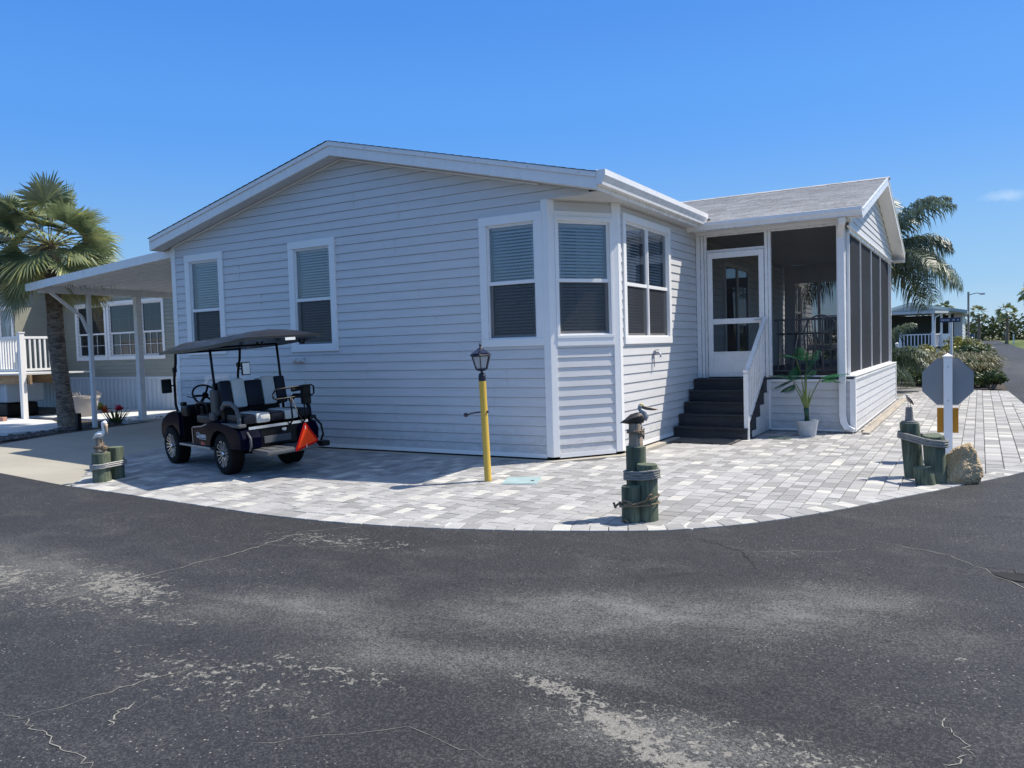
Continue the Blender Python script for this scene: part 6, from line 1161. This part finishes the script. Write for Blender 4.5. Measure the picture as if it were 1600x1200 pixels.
# deck of the neighbour
dk = thing('neighbour_deck', 'raised deck with white picket railing and timber beam in front of the olive home', 'deck', (-23.5, 11.5, 0))
DY0, DX1, DX0 = 10.95, -20.85, -27.0
m = MB(); m.box(DX0, DX1, DY0, BY-.05, 1.16, 1.20); m.build('floor', M['slab'], dk)
m = MB(); m.box(DX0, DX1+.12, DY0+.12, DY0+.18, .92, 1.155); m.build('beam', M['lumber'], dk); m = MB(); m.box(DX0, DX1+.12, DY0+1.0, DY0+1.06, .92, 1.155); m.build('beam', M['lumber'], dk)
for x in (-26.0, -24.2, -22.5, -20.90):
    m = MB(); m.box(x-.06, x+.06, DY0-.02, DY0+.10, 0.02, 2.22); m.box(x-.075, x+.075, DY0-.035, DY0+.115, 2.22, 2.25); m.build('post', M['trim'], dk)
m = MB(); m.box(DX0, DX1, DY0, DY0+.06, 2.08, 2.15); m.box(DX0, DX1, DY0+.01, DY0+.05, 1.26, 1.32); m.box(DX1-.06, DX1, DY0, 12.1, 2.08, 2.14); m.box(DX1-.05, DX1-.01, DY0, 12.1, 1.26, 1.32)
x = DX0
while x < DX1-.05: m.box(x-.018, x+.018, DY0+.012, DY0+.048, 1.32, 2.08); x += .125
y = DY0+.12
while y < 12.05: m.box(DX1-.048, DX1-.012, y-.018, y+.018, 1.32, 2.08); y += .125
m.build('railing', M['trim'], dk)
# things under the deck and on the slab
m = MB(); m.bevbox(-23.5, -22.15, 11.2, 12.2, .42, .95, .06); m.bevbox(-23.4, -22.3, 11.3, 12.1, .03, .40, .05, 1); tag(m.build('storage_bin', [mottled('pale_blue_cover', (.36, .44, .52), .5, .08, 4, 40, .1), M['black']]), 'pale blue covered bin standing under the neighbour deck', 'storage bin')
pl = thing('planter', 'large empty beige planter tub on the white slab under the deck', 'planter', (-20.15, 12.1, .03)); m = MB(); m.lathe([(.25, 0), (.27, .02), (.35, .46), (.385, .47), (.385, .53), (.34, .53), (.32, .46), (.02, .45)], (-20.15, 12.1, .03), 24); m.build('pot', mottled('beige_resin', (.36, .33, .31), .6, .1, 4, 40, .1), pl, smooth=True, auto=40)
m = MB(); q = random.Random(3)
for i in range(14): a = q.uniform(0, 6.28); m.tube([(-20.15+.1*math.cos(a), 12.1+.1*math.sin(a), .48), (-20.15+.3*math.cos(a), 12.1+.3*math.sin(a), .48+q.uniform(.1, .22)), (-20.15+.45*math.cos(a), 12.1+.45*math.sin(a), .50+q.uniform(0, .1))], [.012, .008, .003], 5)
m.build('stems', M['greywood'], pl)
bq = random.Random(12)
brk = mottled('terracotta_brick', (.38, .20, .15), .85, .2, 8, 60, .3)
for i, (x, y) in enumerate(((-21.2, 10.25), (-20.75, 10.35), (-21.6, 10.45))):
    m = MB(); m.bevbox(-.11, .11, -.06, .06, 0, .10, .01); o = m.build('brick', brk); o.location = (x, y, .05); o.rotation_euler = (0, 0, .3*i); tag(o, ['terracotta brick nearest the road on the neighbour slab', 'terracotta brick closest to the deck post', 'terracotta brick at the left end of the short row'][i], 'brick', 'bricks on the neighbour slab')
# flowers against the skirting
ff = thing('flower_planting', 'pink and orange bromeliad flowers in the stone border beside a carport post', 'flowers', (-17.35, 11.15, 0))
q = random.Random(8); m = MB(); m2 = MB(); 
for i in range(46):
    a = q.uniform(0, 6.28); r = q.uniform(.02, .12); L_ = q.uniform(.26, .46); b = V((-17.35+r*math.cos(a)*1.6, 11.15+r*math.sin(a), .02)); d = V((math.cos(a)*.6, math.sin(a)*.6, .9)).normalized(); s = V((-d.y, d.x, 0)).normalized()*.016; g = q.uniform(.6, 1.5)
    m.add([b-s, b+s, b+d*L_*.6+s*.8, b+d*L_-V((0, 0, .02)), b+d*L_*.6-s*.8], [(0, 1, 2, 3, 4)], 0, (g, g, g, 1))
m.build('leaves', M['shrub'], ff, normals=False)
def petals(name, col, cx, cy, cz_):
    m = MB()
    for i in range(34):
        a = q.uniform(0, 6.28); e = q.uniform(-.1, 1.3); d = V((math.cos(a)*math.cos(e), math.sin(a)*math.cos(e), math.sin(e))); b = V((cx, cy, cz_)); s = d.cross(V((0, 0, 1))); s = s.normalized()*.035 if s.length > .01 else V((.035, 0, 0)); L_ = q.uniform(.10, .20); m.add([b-s*.3, b+s*.3, b+d*L_*.6+s, b+d*L_, b+d*L_*.6-s], [(0, 1, 2, 3, 4)])
    mm = NT(name); mm.col(col); mm.set(.5); m.build('blossom', mm.m, ff, normals=False)
petals('orange_petal', (.75, .16, .04), -17.52, 11.0, .26); petals('pink_petal', (.70, .05, .13), -17.2, 11.15, .30); petals('yellow_leaf', (.55, .50, .12), -17.66, 11.0, .34)
# stone border: many small stones nobody would count
m = MB(); q = random.Random(21); path = [(-15.9, 7.5), (-16.35, 8.6), (-16.9, 9.9), (-17.25, 11.2), (-17.4, 12.8)]
for i in range(900):
    t = q.random()*3.999; k = int(t); f_ = t-k; x = path[k][0]*(1-f_)+path[k+1][0]*f_-q.uniform(-.05, .55); y = path[k][1]*(1-f_)+path[k+1][1]*f_; s = q.uniform(.015, .05)*(1.6 if q.random() < .15 else 1); g = q.uniform(.5, 1.7)
    pts = [V((math.cos(a)*s*q.uniform(.8, 1.2), math.sin(a)*s*q.uniform(.6, 1.1), 0)) for a in [j*math.pi/3 for j in range(6)]]; c = V((x, y, -.005)); m.add([c+p for p in pts]+[c+p*.6+V((0, 0, s*q.uniform(.5, .9))) for p in pts], [(j, (j+1) % 6, 6+(j+1) % 6, 6+j) for j in range(6)]+[tuple(range(6, 12))], 0, (g, g, g, 1))
st_ = NT('border_stone'); at = st_.new('ShaderNodeAttribute', attribute_name='tint'); st_.col(st_.mix(1.0, (.10, .092, .085), at.outputs[0], 'MULTIPLY')); st_.set(.95); tag(m.build('stone_border', st_.m), 'dark lava stones strewn along the driveway border', 'stones', kind='stuff')
m = MB(); m.box(-.05, .05, -.04, .04, 0, .36); o = m.build('black_stake', M['black'], bevel=.004); o.location = (-16.65, 9.85, 0); tag(o, 'short black marker stake in front of the nearest carport post', 'stake')
# ---------------------------------------------------------------- vegetation
def trunk(parent, pts, radii, seed=0, name='trunk', mat=None, rough=.10, n=18):
    q = random.Random(seed); m = MB(); P = []; Rr = []
    K = 26
    for i in range(K+1):
        t = i/K*(len(pts)-1); k = min(int(t), len(pts)-2); f = t-k; P.append(V(pts[k]).lerp(V(pts[k+1]), f)); Rr.append((radii[k]*(1-f)+radii[k+1]*f))
    m.tube(P, Rr, n); off = ORG.get(parent, V((0, 0, 0)))
    for i in range(len(m.v)):
        v = V(m.v[i]); c = P[i//n]; d = (v-c); k = 1+rough*(noise.noise(v*6+V((seed, 0, 0)))+.8*noise.noise(V((v.x*14, v.y*14, v.z*24)))); m.v[i] = tuple(c+d*k)
    return m.build(name, mat or M['bark'], parent, smooth=True)
def fan_palm(label, base, trunk_pts, radii, crown, R_, seed, nf=34, leaf=40, group=None, name='palm_tree', cat='palm tree', boots=True, simple=False):
    q = random.Random(seed); th = thing(name, label, cat, base, group=group); trunk(th, trunk_pts, radii, seed)
    c = V(crown); m = MB(); pet = MB()
    for i in range(nf):
        az = i*2.39996+q.uniform(-.25, .25); t = (i+.5)/nf; el = math.asin(max(-1, min(1, .98-1.72*t+q.uniform(-.08, .08))))   # upright in the middle, hanging at the skirt
        d = V((math.cos(az)*math.cos(el), math.sin(az)*math.cos(el), math.sin(el))); Lp = R_*q.uniform(.40, .62); Lf = R_*q.uniform(.36, .48)*(1.0 if t < .8 else .9)
        droop = V((0, 0, -1)); a = c+d*.06; b = c+d*Lp*.6+V((q.uniform(-.1, .1), q.uniform(-.1, .1), .03))*R_*.5; e = c+d*Lp+droop*Lp*.10*(1-d.z)
        if not simple: pet.tube([a, b, e], [.016, .012, .009], 5)
        ax = (e-b).normalized(); sd = ax.cross(V((0, 0, 1))); sd = sd.normalized() if sd.length > .15 else V((-math.sin(az), math.cos(az), 0)); nn_ = sd.cross(ax).normalized(); rl_ = q.uniform(-.9, .9); sd, nn_ = sd*math.cos(rl_)+nn_*math.sin(rl_), nn_*math.cos(rl_)-sd*math.sin(rl_)
        old = t > .82; g0 = q.uniform(.75, 1.25)
        for k in range(leaf):
            u = (k+.5)/leaf*2-1; ang = u*R(112); cup = .7*abs(u)
            dl = (ax*math.cos(ang)+sd*math.sin(ang)+nn_*cup*.5).normalized(); ll = Lf*(1-.28*abs(u)**1.5)*q.uniform(.88, 1.08); w = R_*(.0125 if not simple else .055)*q.uniform(.8, 1.2); wd = dl.cross(nn_).normalized()
            g = g0*q.uniform(.75, 1.3); col = (g, g, g, 1) if not old else (g*2.0, g*1.5, g*1.2, 1)
            if q.random() < .10: col = (g*1.7, g*1.5, g*1.1, 1)
            p0 = e-ax*.02; p1 = e+dl*ll*.40+droop*ll*.02; p2 = e+dl*ll*.74+droop*ll*(.04+.06*q.random()+.08*t); p3 = e+dl*ll*.98+droop*ll*(.06+.16*q.random()+.16*t)
            m.add([p0, p1-wd*w, p1+wd*w, p2-wd*w*.8, p2+wd*w*.8, p3], [(0, 1, 2), (1, 3, 4, 2), (3, 5, 4)], 0, col)
    cr = m.build('crown', M['palm_leaf'], th, normals=False)
    if pet.v: pet.build('petioles', M['petiole_m'], cr)
    if boots:
        m = MB()
        for i in range(70):
            a = q.uniform(0, 6.28); z = c.z-q.uniform(.0, .95); r = radii[-1]*1.0+.02; b = V((c.x+math.cos(a)*r*.8, c.y+math.sin(a)*r*.8, z-.06)); d = V((math.cos(a)*.55, math.sin(a)*.55, 1)).normalized(); m.beam(b, b+d*q.uniform(.08, .2), .05, .02, (math.cos(a), math.sin(a), 0))
        m.build('leaf_boots', M['bark'], th)
    return th
fan_palm('fan palm with shaggy leaf crown and leaning rough trunk left of the carport', (-17.5, 10.13, 0), [(-17.50, 10.13, -.05), (-17.53, 10.12, .15), (-17.60, 10.1, .8), (-17.68, 10.08, 1.5), (-17.72, 10.08, 2.4), (-17.72, 10.08, 3.2), (-17.72, 10.1, 3.95)], [.22, .19, .165, .175, .165, .165, .14], (-17.80, 10.1, 4.05), 1.76, 5, nf=60, leaf=36)
def feather_palm(label, base, crown, nf, L_, seed, trunk_r=.14, parent_name='palm_tree', azs=None, group=None):
    q = random.Random(seed); th = thing(parent_name, label, 'palm tree', base, group=group); b = V(base); c = V(crown)
    trunk(th, [b, b.lerp(c, .5)+V((.05, 0, 0)), c], [trunk_r*1.3, trunk_r, trunk_r*.8], seed, rough=.04); m = MB(); rc = MB()
    for i in range(nf):
        az, el = azs[i] if azs and i < len(azs) else (i*2.39996+q.uniform(-.3, .3), R(q.uniform(5, 72))); d0 = V((math.cos(az)*math.cos(el), math.sin(az)*math.cos(el), math.sin(el))); n = 26; p = c+V((0, 0, .1)); pts = [p.copy()]; d = d0.copy(); LL = L_*q.uniform(.85, 1.1)
        for k in range(n):
            d = (d+V((0, 0, -1))*(.030+.075*(k/n))).normalized(); p = p+d*LL/n; pts.append(p.copy())
        rc.tube(pts, [.022*(1-j/(n+4)) for j in range(n+1)], 5); sd = V((-math.sin(az), math.cos(az), 0)); g0 = q.uniform(.8, 1.2)
        for k in range(2, n):
            for rep in (0, 1, 2):
                t = (k+rep/3)/n; a = pts[k].lerp(pts[k+1], rep/3); dd = (pts[k+1]-pts[k]).normalized(); ll = LL*.31*math.sin(math.pi*min(1, .12+t*.9))**.6*q.uniform(.8, 1.1)
                for sg in (-1, 1):
                    o = (sd*sg*q.uniform(.6, 1)+dd*.55+V((0, 0, 1))*q.uniform(-.25, .45)).normalized(); w = .024; wd = dd*w; g = g0*q.uniform(.7, 1.35); p1 = a+o*ll*.45+V((0, 0, -1))*ll*.06; p2 = a+o*ll*.75+V((0, 0, -1))*ll*.34; p3 = a+o*ll*.86+V((0, 0, -1))*ll*.72
                    m.add([a-wd*.3, a+wd*.3, p1+wd*.6, p1-wd*.6, p2+wd*.5, p2-wd*.5, p3], [(0, 1, 2, 3), (3, 2, 4, 5), (5, 4, 6)], 0, (g, g, g*1.05, 1))
    cr = m.build('crown', M['queen_leaf'], th, normals=False); rc.build('fronds', M['stalk'], cr, smooth=True); return th
az_r = math.atan2(.509, .861)
feather_palm('feather palm with drooping fronds rising behind the right end of the porch', (-2.35, 22.3, 0), (-2.3, 22.3, 3.35), 26, 2.35, 6, azs=[(az_r, R(18)), (az_r+.1, R(30)), (az_r+.5, R(62)), (az_r-.4, R(66)), (az_r+1.2, R(74)), (az_r-.9, R(60)), (az_r+.25, R(4)), (az_r-.3, R(45)), (az_r+.9, R(70)), (az_r-.1, R(70)), (az_r+.3, R(-8))])
feather_palm('low young palm with yellow-green fronds beside the back of the porch', (-2.75, 24.4, 0), (-2.75, 24.4, .5), 14, 1.9, 16, trunk_r=.12)
def bush(label, cx, cy, rx, ry, h, seed, mat, n=1400, ls=.05, group=None, z0=0, name='shrub', cat='shrub', lumps=7, stems=True):
    q = random.Random(seed); th = thing(name, label, cat, (cx, cy, z0), group=group); L = [(q.uniform(-.6, .6)*rx, q.uniform(-.6, .6)*ry, q.uniform(.35, .75)*h, q.uniform(.38, .62)) for _ in range(lumps)]; m = MB()
    for i in range(n):
        l = q.choice(L); d = V((q.gauss(0, 1), q.gauss(0, 1), q.gauss(0, 1))).normalized(); rr = q.uniform(.72, 1.04); p = V((cx+l[0]+d.x*rx*l[3]*rr, cy+l[1]+d.y*ry*l[3]*rr, z0+max(.02, l[2]+d.z*h*.5*l[3]*1.2*rr))); a = V((q.gauss(0, 1), q.gauss(0, 1), q.gauss(0, .6)+.3)).normalized(); b = a.cross(d+V((.01, .02, .03))).normalized(); s = ls*q.uniform(.6, 1.4); g = q.uniform(.55, 1.5)
        m.add([p-a*s, p+b*s*.42, p+a*s, p-b*s*.42], [(0, 1, 2, 3)], 0, (g, g, g, 1))
    m.build('foliage', mat, th, normals=False)
    if stems:
        m = MB()
        for l in L: m.tube([(cx+l[0]*.2, cy+l[1]*.2, z0), (cx+l[0]*.7, cy+l[1]*.7, z0+l[2]*.6), (cx+l[0], cy+l[1], z0+l[2])], [.025, .018, .008], 5)
        m.build('stem', M['bark'], th)
    return th
gsh = 'shrubs in the bed behind the patio'
SH = [('dark green shrub closest to the back corner of the porch', -1.75, 27.0, .7, .6, .62), ('dark green shrub second from the porch in the bed row', -.95, 26.3, .65, .55, .55), ('low dark shrub behind the left edge of the grey octagon sign', -.25, 25.9, .65, .5, .50), ('spreading shrub at the front right end of the bed beside the road', .28, 24.9, .45, .45, .55), ('broad-leaved shrub at the road edge right of the tall grasses', .05, 27.2, .55, .5, .75)]
for i, s in enumerate(SH): bush(*s, 40+i, M['shrub'], 1100, .055, gsh)
bush('rounded green shrub beside the road near the street name pole', -.35, 39.0, 1.0, 1.0, 1.15, 61, M['shrub'], 1500, .08, gsh); bush('yellow-green shrub at the foot of the far deck', -1.7, 41.0, 1.1, .9, 1.1, 62, M['shrub_yellow'], 1200, .08, gsh); bush('yellow-topped round hedge plant furthest along the road', -.5, 47.0, 1.3, 1.2, 1.35, 63, M['shrub_yellow'], 1200, .10, gsh)
bush('tall dark shrub against the shaded back of the porch', -3.4, 26.6, .9, .8, 1.7, 64, M['shrub'], 1500, .06, gsh)
def grass_clump(label, cx, cy, r, h, seed, n=420):
    h = h*.85
    q = random.Random(seed); m = MB()
    for i in range(n):
        a = q.uniform(0, 6.28); rr = r*.25*q.random(); b = V((cx+rr*math.cos(a), cy+rr*math.sin(a), 0)); out = V((math.cos(a+q.uniform(-.4, .4)), math.sin(a+q.uniform(-.4, .4)), 0)); sp = r*q.random()**.6; hh = h*q.uniform(.65, 1.1); w = V((-out.y, out.x, 0))*.009; p1 = b+out*sp*.35+V((0, 0, hh*.6)); p2 = b+out*sp*.8+V((0, 0, hh*.95)); p3 = b+out*sp*1.15+V((0, 0, hh*.85)); g = q.uniform(.6, 1.4)
        m.add([b-w, b+w, p1+w, p1-w, p2+w*1.3, p2-w*1.3, p3], [(0, 1, 2, 3), (3, 2, 4, 5), (5, 4, 6)], 0, (g, g*.98, g*.9, 1))
    o = m.build('grass_clump', M['tallgrass'], None, normals=False); tag(o, label, 'grass clump', 'feathery ornamental grass clumps'); return o
for i, g in enumerate([('feathery tan grass clump nearest the porch corner', -1.5, 27.9, .7, .95), ('feathery tan grass clump just left of the octagon sign', -.75, 27.4, .7, 1.0), ('feathery tan grass clump above the octagon sign', -.3, 28.6, .7, 1.0), ('feathery tan grass clump right of the sign post top', .15, 28.4, .6, .95), ('feathery tan grass clump between sign and road, lower one', .12, 26.2, .5, .8), ('feathery tan grass clump furthest back below the far deck', -1.3, 31.5, .8, 1.1), ('feathery tan grass clump at the back by the street name pole', -.1, 33.5, .8, 1.0), ('feathery tan grass clump beside the short white post', -2.2, 30.0, .8, 1.1)]): grass_clump(*g, 80+i)
# ---------------------------------------------------------------- far house on the right
fh = thing('far_house', 'distant white home with pale green gable roof and dark porch behind the shrubs', 'house', (-4.5, 56, 0))
def fx(u, d): return None
FY = 53.0
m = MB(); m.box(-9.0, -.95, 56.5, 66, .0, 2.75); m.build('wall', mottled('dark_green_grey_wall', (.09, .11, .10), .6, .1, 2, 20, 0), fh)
m = MB(); lap_wall(m, (-1.36, 55.0, 0), (1, 0, 0), (0, -1, 0), [(0, .1), (.44, .1), (.44, 2.75), (0, 2.75)], .1, e=.2); m.box(-1.36, -.93, 55.02, 56.4, .05, 2.75); lap_wall(m, (-.92, 55.0, 0), (0, 1, 0), (1, 0, 0), [(0, .1), (11, .1), (11, 2.75), (0, 2.75)], .1, e=.2); m.build('end_wall', M['siding_far'], fh)
m = MB(); za = lambda x: 3.42-(.20*(x+3.6) if x > -3.6 else .30*(-3.6-x))
for (a, b) in ((-8.5, -3.6), (-3.6, -.62)):
    vs = [(a, FY, za(a)-.10), (b, FY, za(b)-.10), (b, FY, za(b)+.08), (a, FY, za(a)+.08), (a, 66, za(a)-.10), (b, 66, za(b)-.10), (b, 66, za(b)+.08), (a, 66, za(a)+.08)]; m.add(vs, [(0, 1, 2, 3), (7, 6, 5, 4), (0, 4, 5, 1), (2, 6, 7, 3), (1, 5, 6, 2), (3, 7, 4, 0)])
m.build('roof', mottled('pale_green_metal', (.34, .43, .43), .4, .08, 2, 20, 0), fh)
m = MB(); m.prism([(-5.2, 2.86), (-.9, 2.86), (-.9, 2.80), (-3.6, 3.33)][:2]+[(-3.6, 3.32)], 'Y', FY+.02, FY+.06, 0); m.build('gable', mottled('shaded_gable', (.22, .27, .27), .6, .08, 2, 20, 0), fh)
m = MB(); m.prism([(-8.5, 51.4), (-2.2, 51.4), (-.75, 54.9), (-.75, 56), (-8.5, 56)], 'Z', 2.76, 2.90); m.build('porch_roof', M['siding_far'], fh)
for (x, y) in ((-2.32, 51.6), (-1.93, 52.7), (-1.55, 53.8)):
    m = MB(); m.box(x-.06, x+.06, y-.06, y+.06, .80, 2.76); m.build('post', M['trim'], fh)
m = MB(); m.tube([(-1.9, 52.6, 2.72), (-2.2, 51.75, 2.55), (-2.22, 51.7, 2.3), (-2.22, 51.7, .8)], .035, 6); m.build('downspout', M['trim'], fh)
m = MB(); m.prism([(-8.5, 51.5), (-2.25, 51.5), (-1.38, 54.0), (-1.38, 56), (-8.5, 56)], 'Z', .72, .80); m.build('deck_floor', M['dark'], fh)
m = MB(); m.prism([(-3.9, 51.55), (-2.28, 51.55), (-1.42, 54.0), (-1.5, 54.05), (-3.9, 51.75)], 'Z', .05, .71); m.build('deck_skirt', M['siding_far'], fh)
m = MB()
def rail(a, b):
    a, b = V(a), V(b); m.beam(a+V((0, 0, 1.56)), b+V((0, 0, 1.56)), .07, .06); m.beam(a+V((0, 0, .88)), b+V((0, 0, .88)), .05, .05); n = int((b-a).length/.17)
    for i in range(n+1): p = a.lerp(b, i/n); m.box(p.x-.025, p.x+.025, p.y-.025, p.y+.025, .90, 1.54)
    for p in (a, b): m.box(p.x-.07, p.x+.07, p.y-.07, p.y+.07, .8, 1.70)
rail((-4.0, 51.55, 0), (-2.35, 51.55, 0)); rail((-2.3, 51.62, 0), (-1.95, 52.6, 0)); m.build('railing', M['trim'], fh)
m = MB(); m.beam((-1.90, 52.8, 1.2), (-1.42, 54.0, 1.2), .04, .75); m.build('rail_panel', M['trim'], fh)
def Dpos(u, v, d):
    """world point from the measured direction of a far thing and its distance"""
    return None
# ---------------------------------------------------------------- street furniture along the side road
pn = thing('street_name_sign', 'dark blue street name blade on a pale pole above the far shrubs', 'street sign', (-.83, 30.5, 0), R(8))
m = MB(); m.tube([(0, 0, 0), (0, 0, 1.93)], .045, 10); m.build('pole', M['alum'], pn, smooth=True, auto=40, local=True)
m = MB(); m.box(-.36, .27, -.05, -.035, 1.92, 2.07); pb = m.build('blade', mottled('navy_sign', (.02, .035, .09), .5, .1, 6, 60, 0), pn, bevel=.003, local=True)
m = MB()
for i, (a, b) in enumerate(((-.31, -.27), (-.255, -.21), (-.195, -.17), (-.15, -.11), (-.10, -.06), (.03, .06), (.07, .10), (.17, .22))): m.box(a, b, -.0525, -.0505, 1.965, 2.02 if i % 2 else 2.03)
m.build('worn_lettering', mottled('faded_sign_white', (.42, .45, .5), .6, .1, 6, 60, 0), pb, local=True)
ul = thing('street_light_pole', 'dark utility pole with small lamp arm behind the street name sign', 'street light', (-.62, 57.5, 0)); m = MB(); m.tube([(-.62, 57.5, 0), (-.62, 57.5, 4.15)], .06, 8); m.build('pole', M['greywood'], ul); m = MB(); m.tube([(-.62, 57.5, 3.95), (-.2, 57.5, 4.05), (0.02, 57.5, 4.02)], .025, 6); m.build('arm', M['darkmetal'], ul); m = MB(); m.bevbox(-.02, .28, 57.4, 57.6, 3.93, 4.03, .03); m.build('lamp_head', M['steel'], ul)
m = MB(); m.box(-.055, .055, -.055, .055, 0, 1.25); m.add([(-.065, -.065, 1.25), (.065, -.065, 1.25), (.065, .065, 1.25), (-.065, .065, 1.25), (0, 0, 1.30)], [(3, 2, 1, 0), (0, 1, 4), (1, 2, 4), (2, 3, 4), (3, 0, 4)]); o = m.build('white_post', M['trim']); o.location = (-2.45, 30.2, 0); tag(o, 'short square white post with cap among the tan grasses below the far deck', 'post')
# blue fence closing the side road, mailboxes and small posts on the lawn
m = MB(); m.beam((-6.5, 170, .75), (-.9, 172, .75), .12, 1.5, mi=0); fb = thing('blue_fence', 'low dark blue screen fence across the far end of the side road', 'fence', (-3.5, 171, 0)); m.build('panel', mottled('blue_fabric', (.03, .09, .17), .8, .1, 1, 10, 0), fb); m = MB()
for i in range(5): x = -6.4+1.37*i; m.box(x-.06, x+.06, 170.9-.06+i*.2-1.1, 171.0+i*.2-1.1, 0, 1.65)
m.build('posts', M['steel'], fb)
spts = [(3.7, 120, 1.2, 'white'), (4.3, 96, 1.15, 'white'), (5.5, 110, 1.1, 'white'), (3.55, 150, 1.3, 'white'), (5.0, 84, 1.1, 'white')]
lbw = ['white marker post furthest along the lawn edge', 'white marker post nearest but one beside the road', 'white marker post set back on the far lawn', 'white marker post by the palm at the end of the road', 'white marker post nearest on the right lawn']
for i, (x, y, h, c) in enumerate(spts):
    m = MB(); m.box(-.07, .07, -.07, .07, 0, h); m.box(-.11, .11, -.11, .11, h, h+.12); o = m.build('marker_post', M['trim']); o.location = (x, y, 0); tag(o, lbw[i], 'marker post', 'white posts along the far lawn')
for i, (x, y) in enumerate(((4.55, 88), (4.3, 70))):
    t_ = thing('mailbox', ['black mailbox pair on the lawn, the further one', 'black mailbox pair on the lawn, the nearer one at the right edge'][i], 'mailbox', (x, y, 0), group='black mailboxes on the lawn'); m = MB(); m.bevbox(x-.32, x-.08, y-.25, y+.25, .55, .85, .03); m.bevbox(x+.08, x+.32, y-.25, y+.25, .55, .85, .03); m.build('box', M['black'], t_); m = MB(); m.box(x-.05, x+.05, y-.05, y+.05, 0, 1.05); m.box(x-.3, x+.3, y-.03, y+.03, .48, .54); m.build('post', M['trim'], t_)
# distant palms and tree line
FP = [(-5.2, 150, 5.6, 3.3), (-.2, 140, 4.6, 2.9), (3.2, 130, 4.4, 2.9), (5.7, 122, 6.5, 3.0), (7.6, 112, 5.9, 2.8), (8.1, 124, 7.6, 2.6), (7.0, 140, 6.8, 3.2), (9.2, 118, 5.6, 2.8), (-8.5, 155, 5.2, 3.0)]
lbp = ['distant palm above the blue fence, second from left', 'distant palm with round head at the right end of the blue fence', 'distant palm standing right of the road end', 'tall distant palm left in the clump on the far lawn', 'distant palm at the front of the far clump', 'tallest distant palm in the clump on the far lawn', 'distant palm at the back of the far clump', 'distant palm at the right edge of the picture', 'distant palm half hidden beside the far house end']
for i, (x, y, h, r) in enumerate(FP): fan_palm(lbp[i], (x, y, 0), [(x, y, 0), (x+.1, y, h*.5), (x, y, h-.2)], [.24, .20, .18], (x, y, h), r*.62, 200+i, nf=22, leaf=9, group='distant palms beyond the road', boots=False, simple=True)
def leafmass(name, pts, n, ls, mat, seed):
    q = random.Random(seed); m = MB()
    for i in range(n):
        c = q.choice(pts); d = V((q.gauss(0, 1), q.gauss(0, 1), q.gauss(0, 1))).normalized()*q.uniform(.6, 1.03); p = V((c[0]+d.x*c[3], c[1]+d.y*c[3], max(.1, c[2]+d.z*c[4]))); a = V((q.gauss(0, 1), q.gauss(0, 1), q.gauss(0, .7))).normalized(); b = a.cross(V((.3, .5, .8))).normalized(); s = ls*q.uniform(.6, 1.5); g = q.uniform(.55, 1.5); m.add([p-a*s, p+b*s*.6, p+a*s, p-b*s*.6], [(0, 1, 2, 3)], 0, (g, g, g, 1))
    return m.build(name, mat, None, normals=False)
q = random.Random(77); pts = []
for i in range(90): x = -30+i*.95+q.uniform(-1, 1); pts.append((x, 205+q.uniform(-12, 12), q.uniform(1.2, 3.0), q.uniform(2.2, 3.6), q.uniform(1.6, 3.4)))
for i in range(14): pts.append((9.5+q.uniform(-2, 8), 150+q.uniform(-10, 10), q.uniform(2, 5), q.uniform(2, 3), q.uniform(2, 3.2)))
tag(leafmass('far_tree_line', pts, 16000, .36, M['tree_leaf'], 5), 'low green belt of distant trees closing the view beyond the road', 'tree line', kind='stuff')
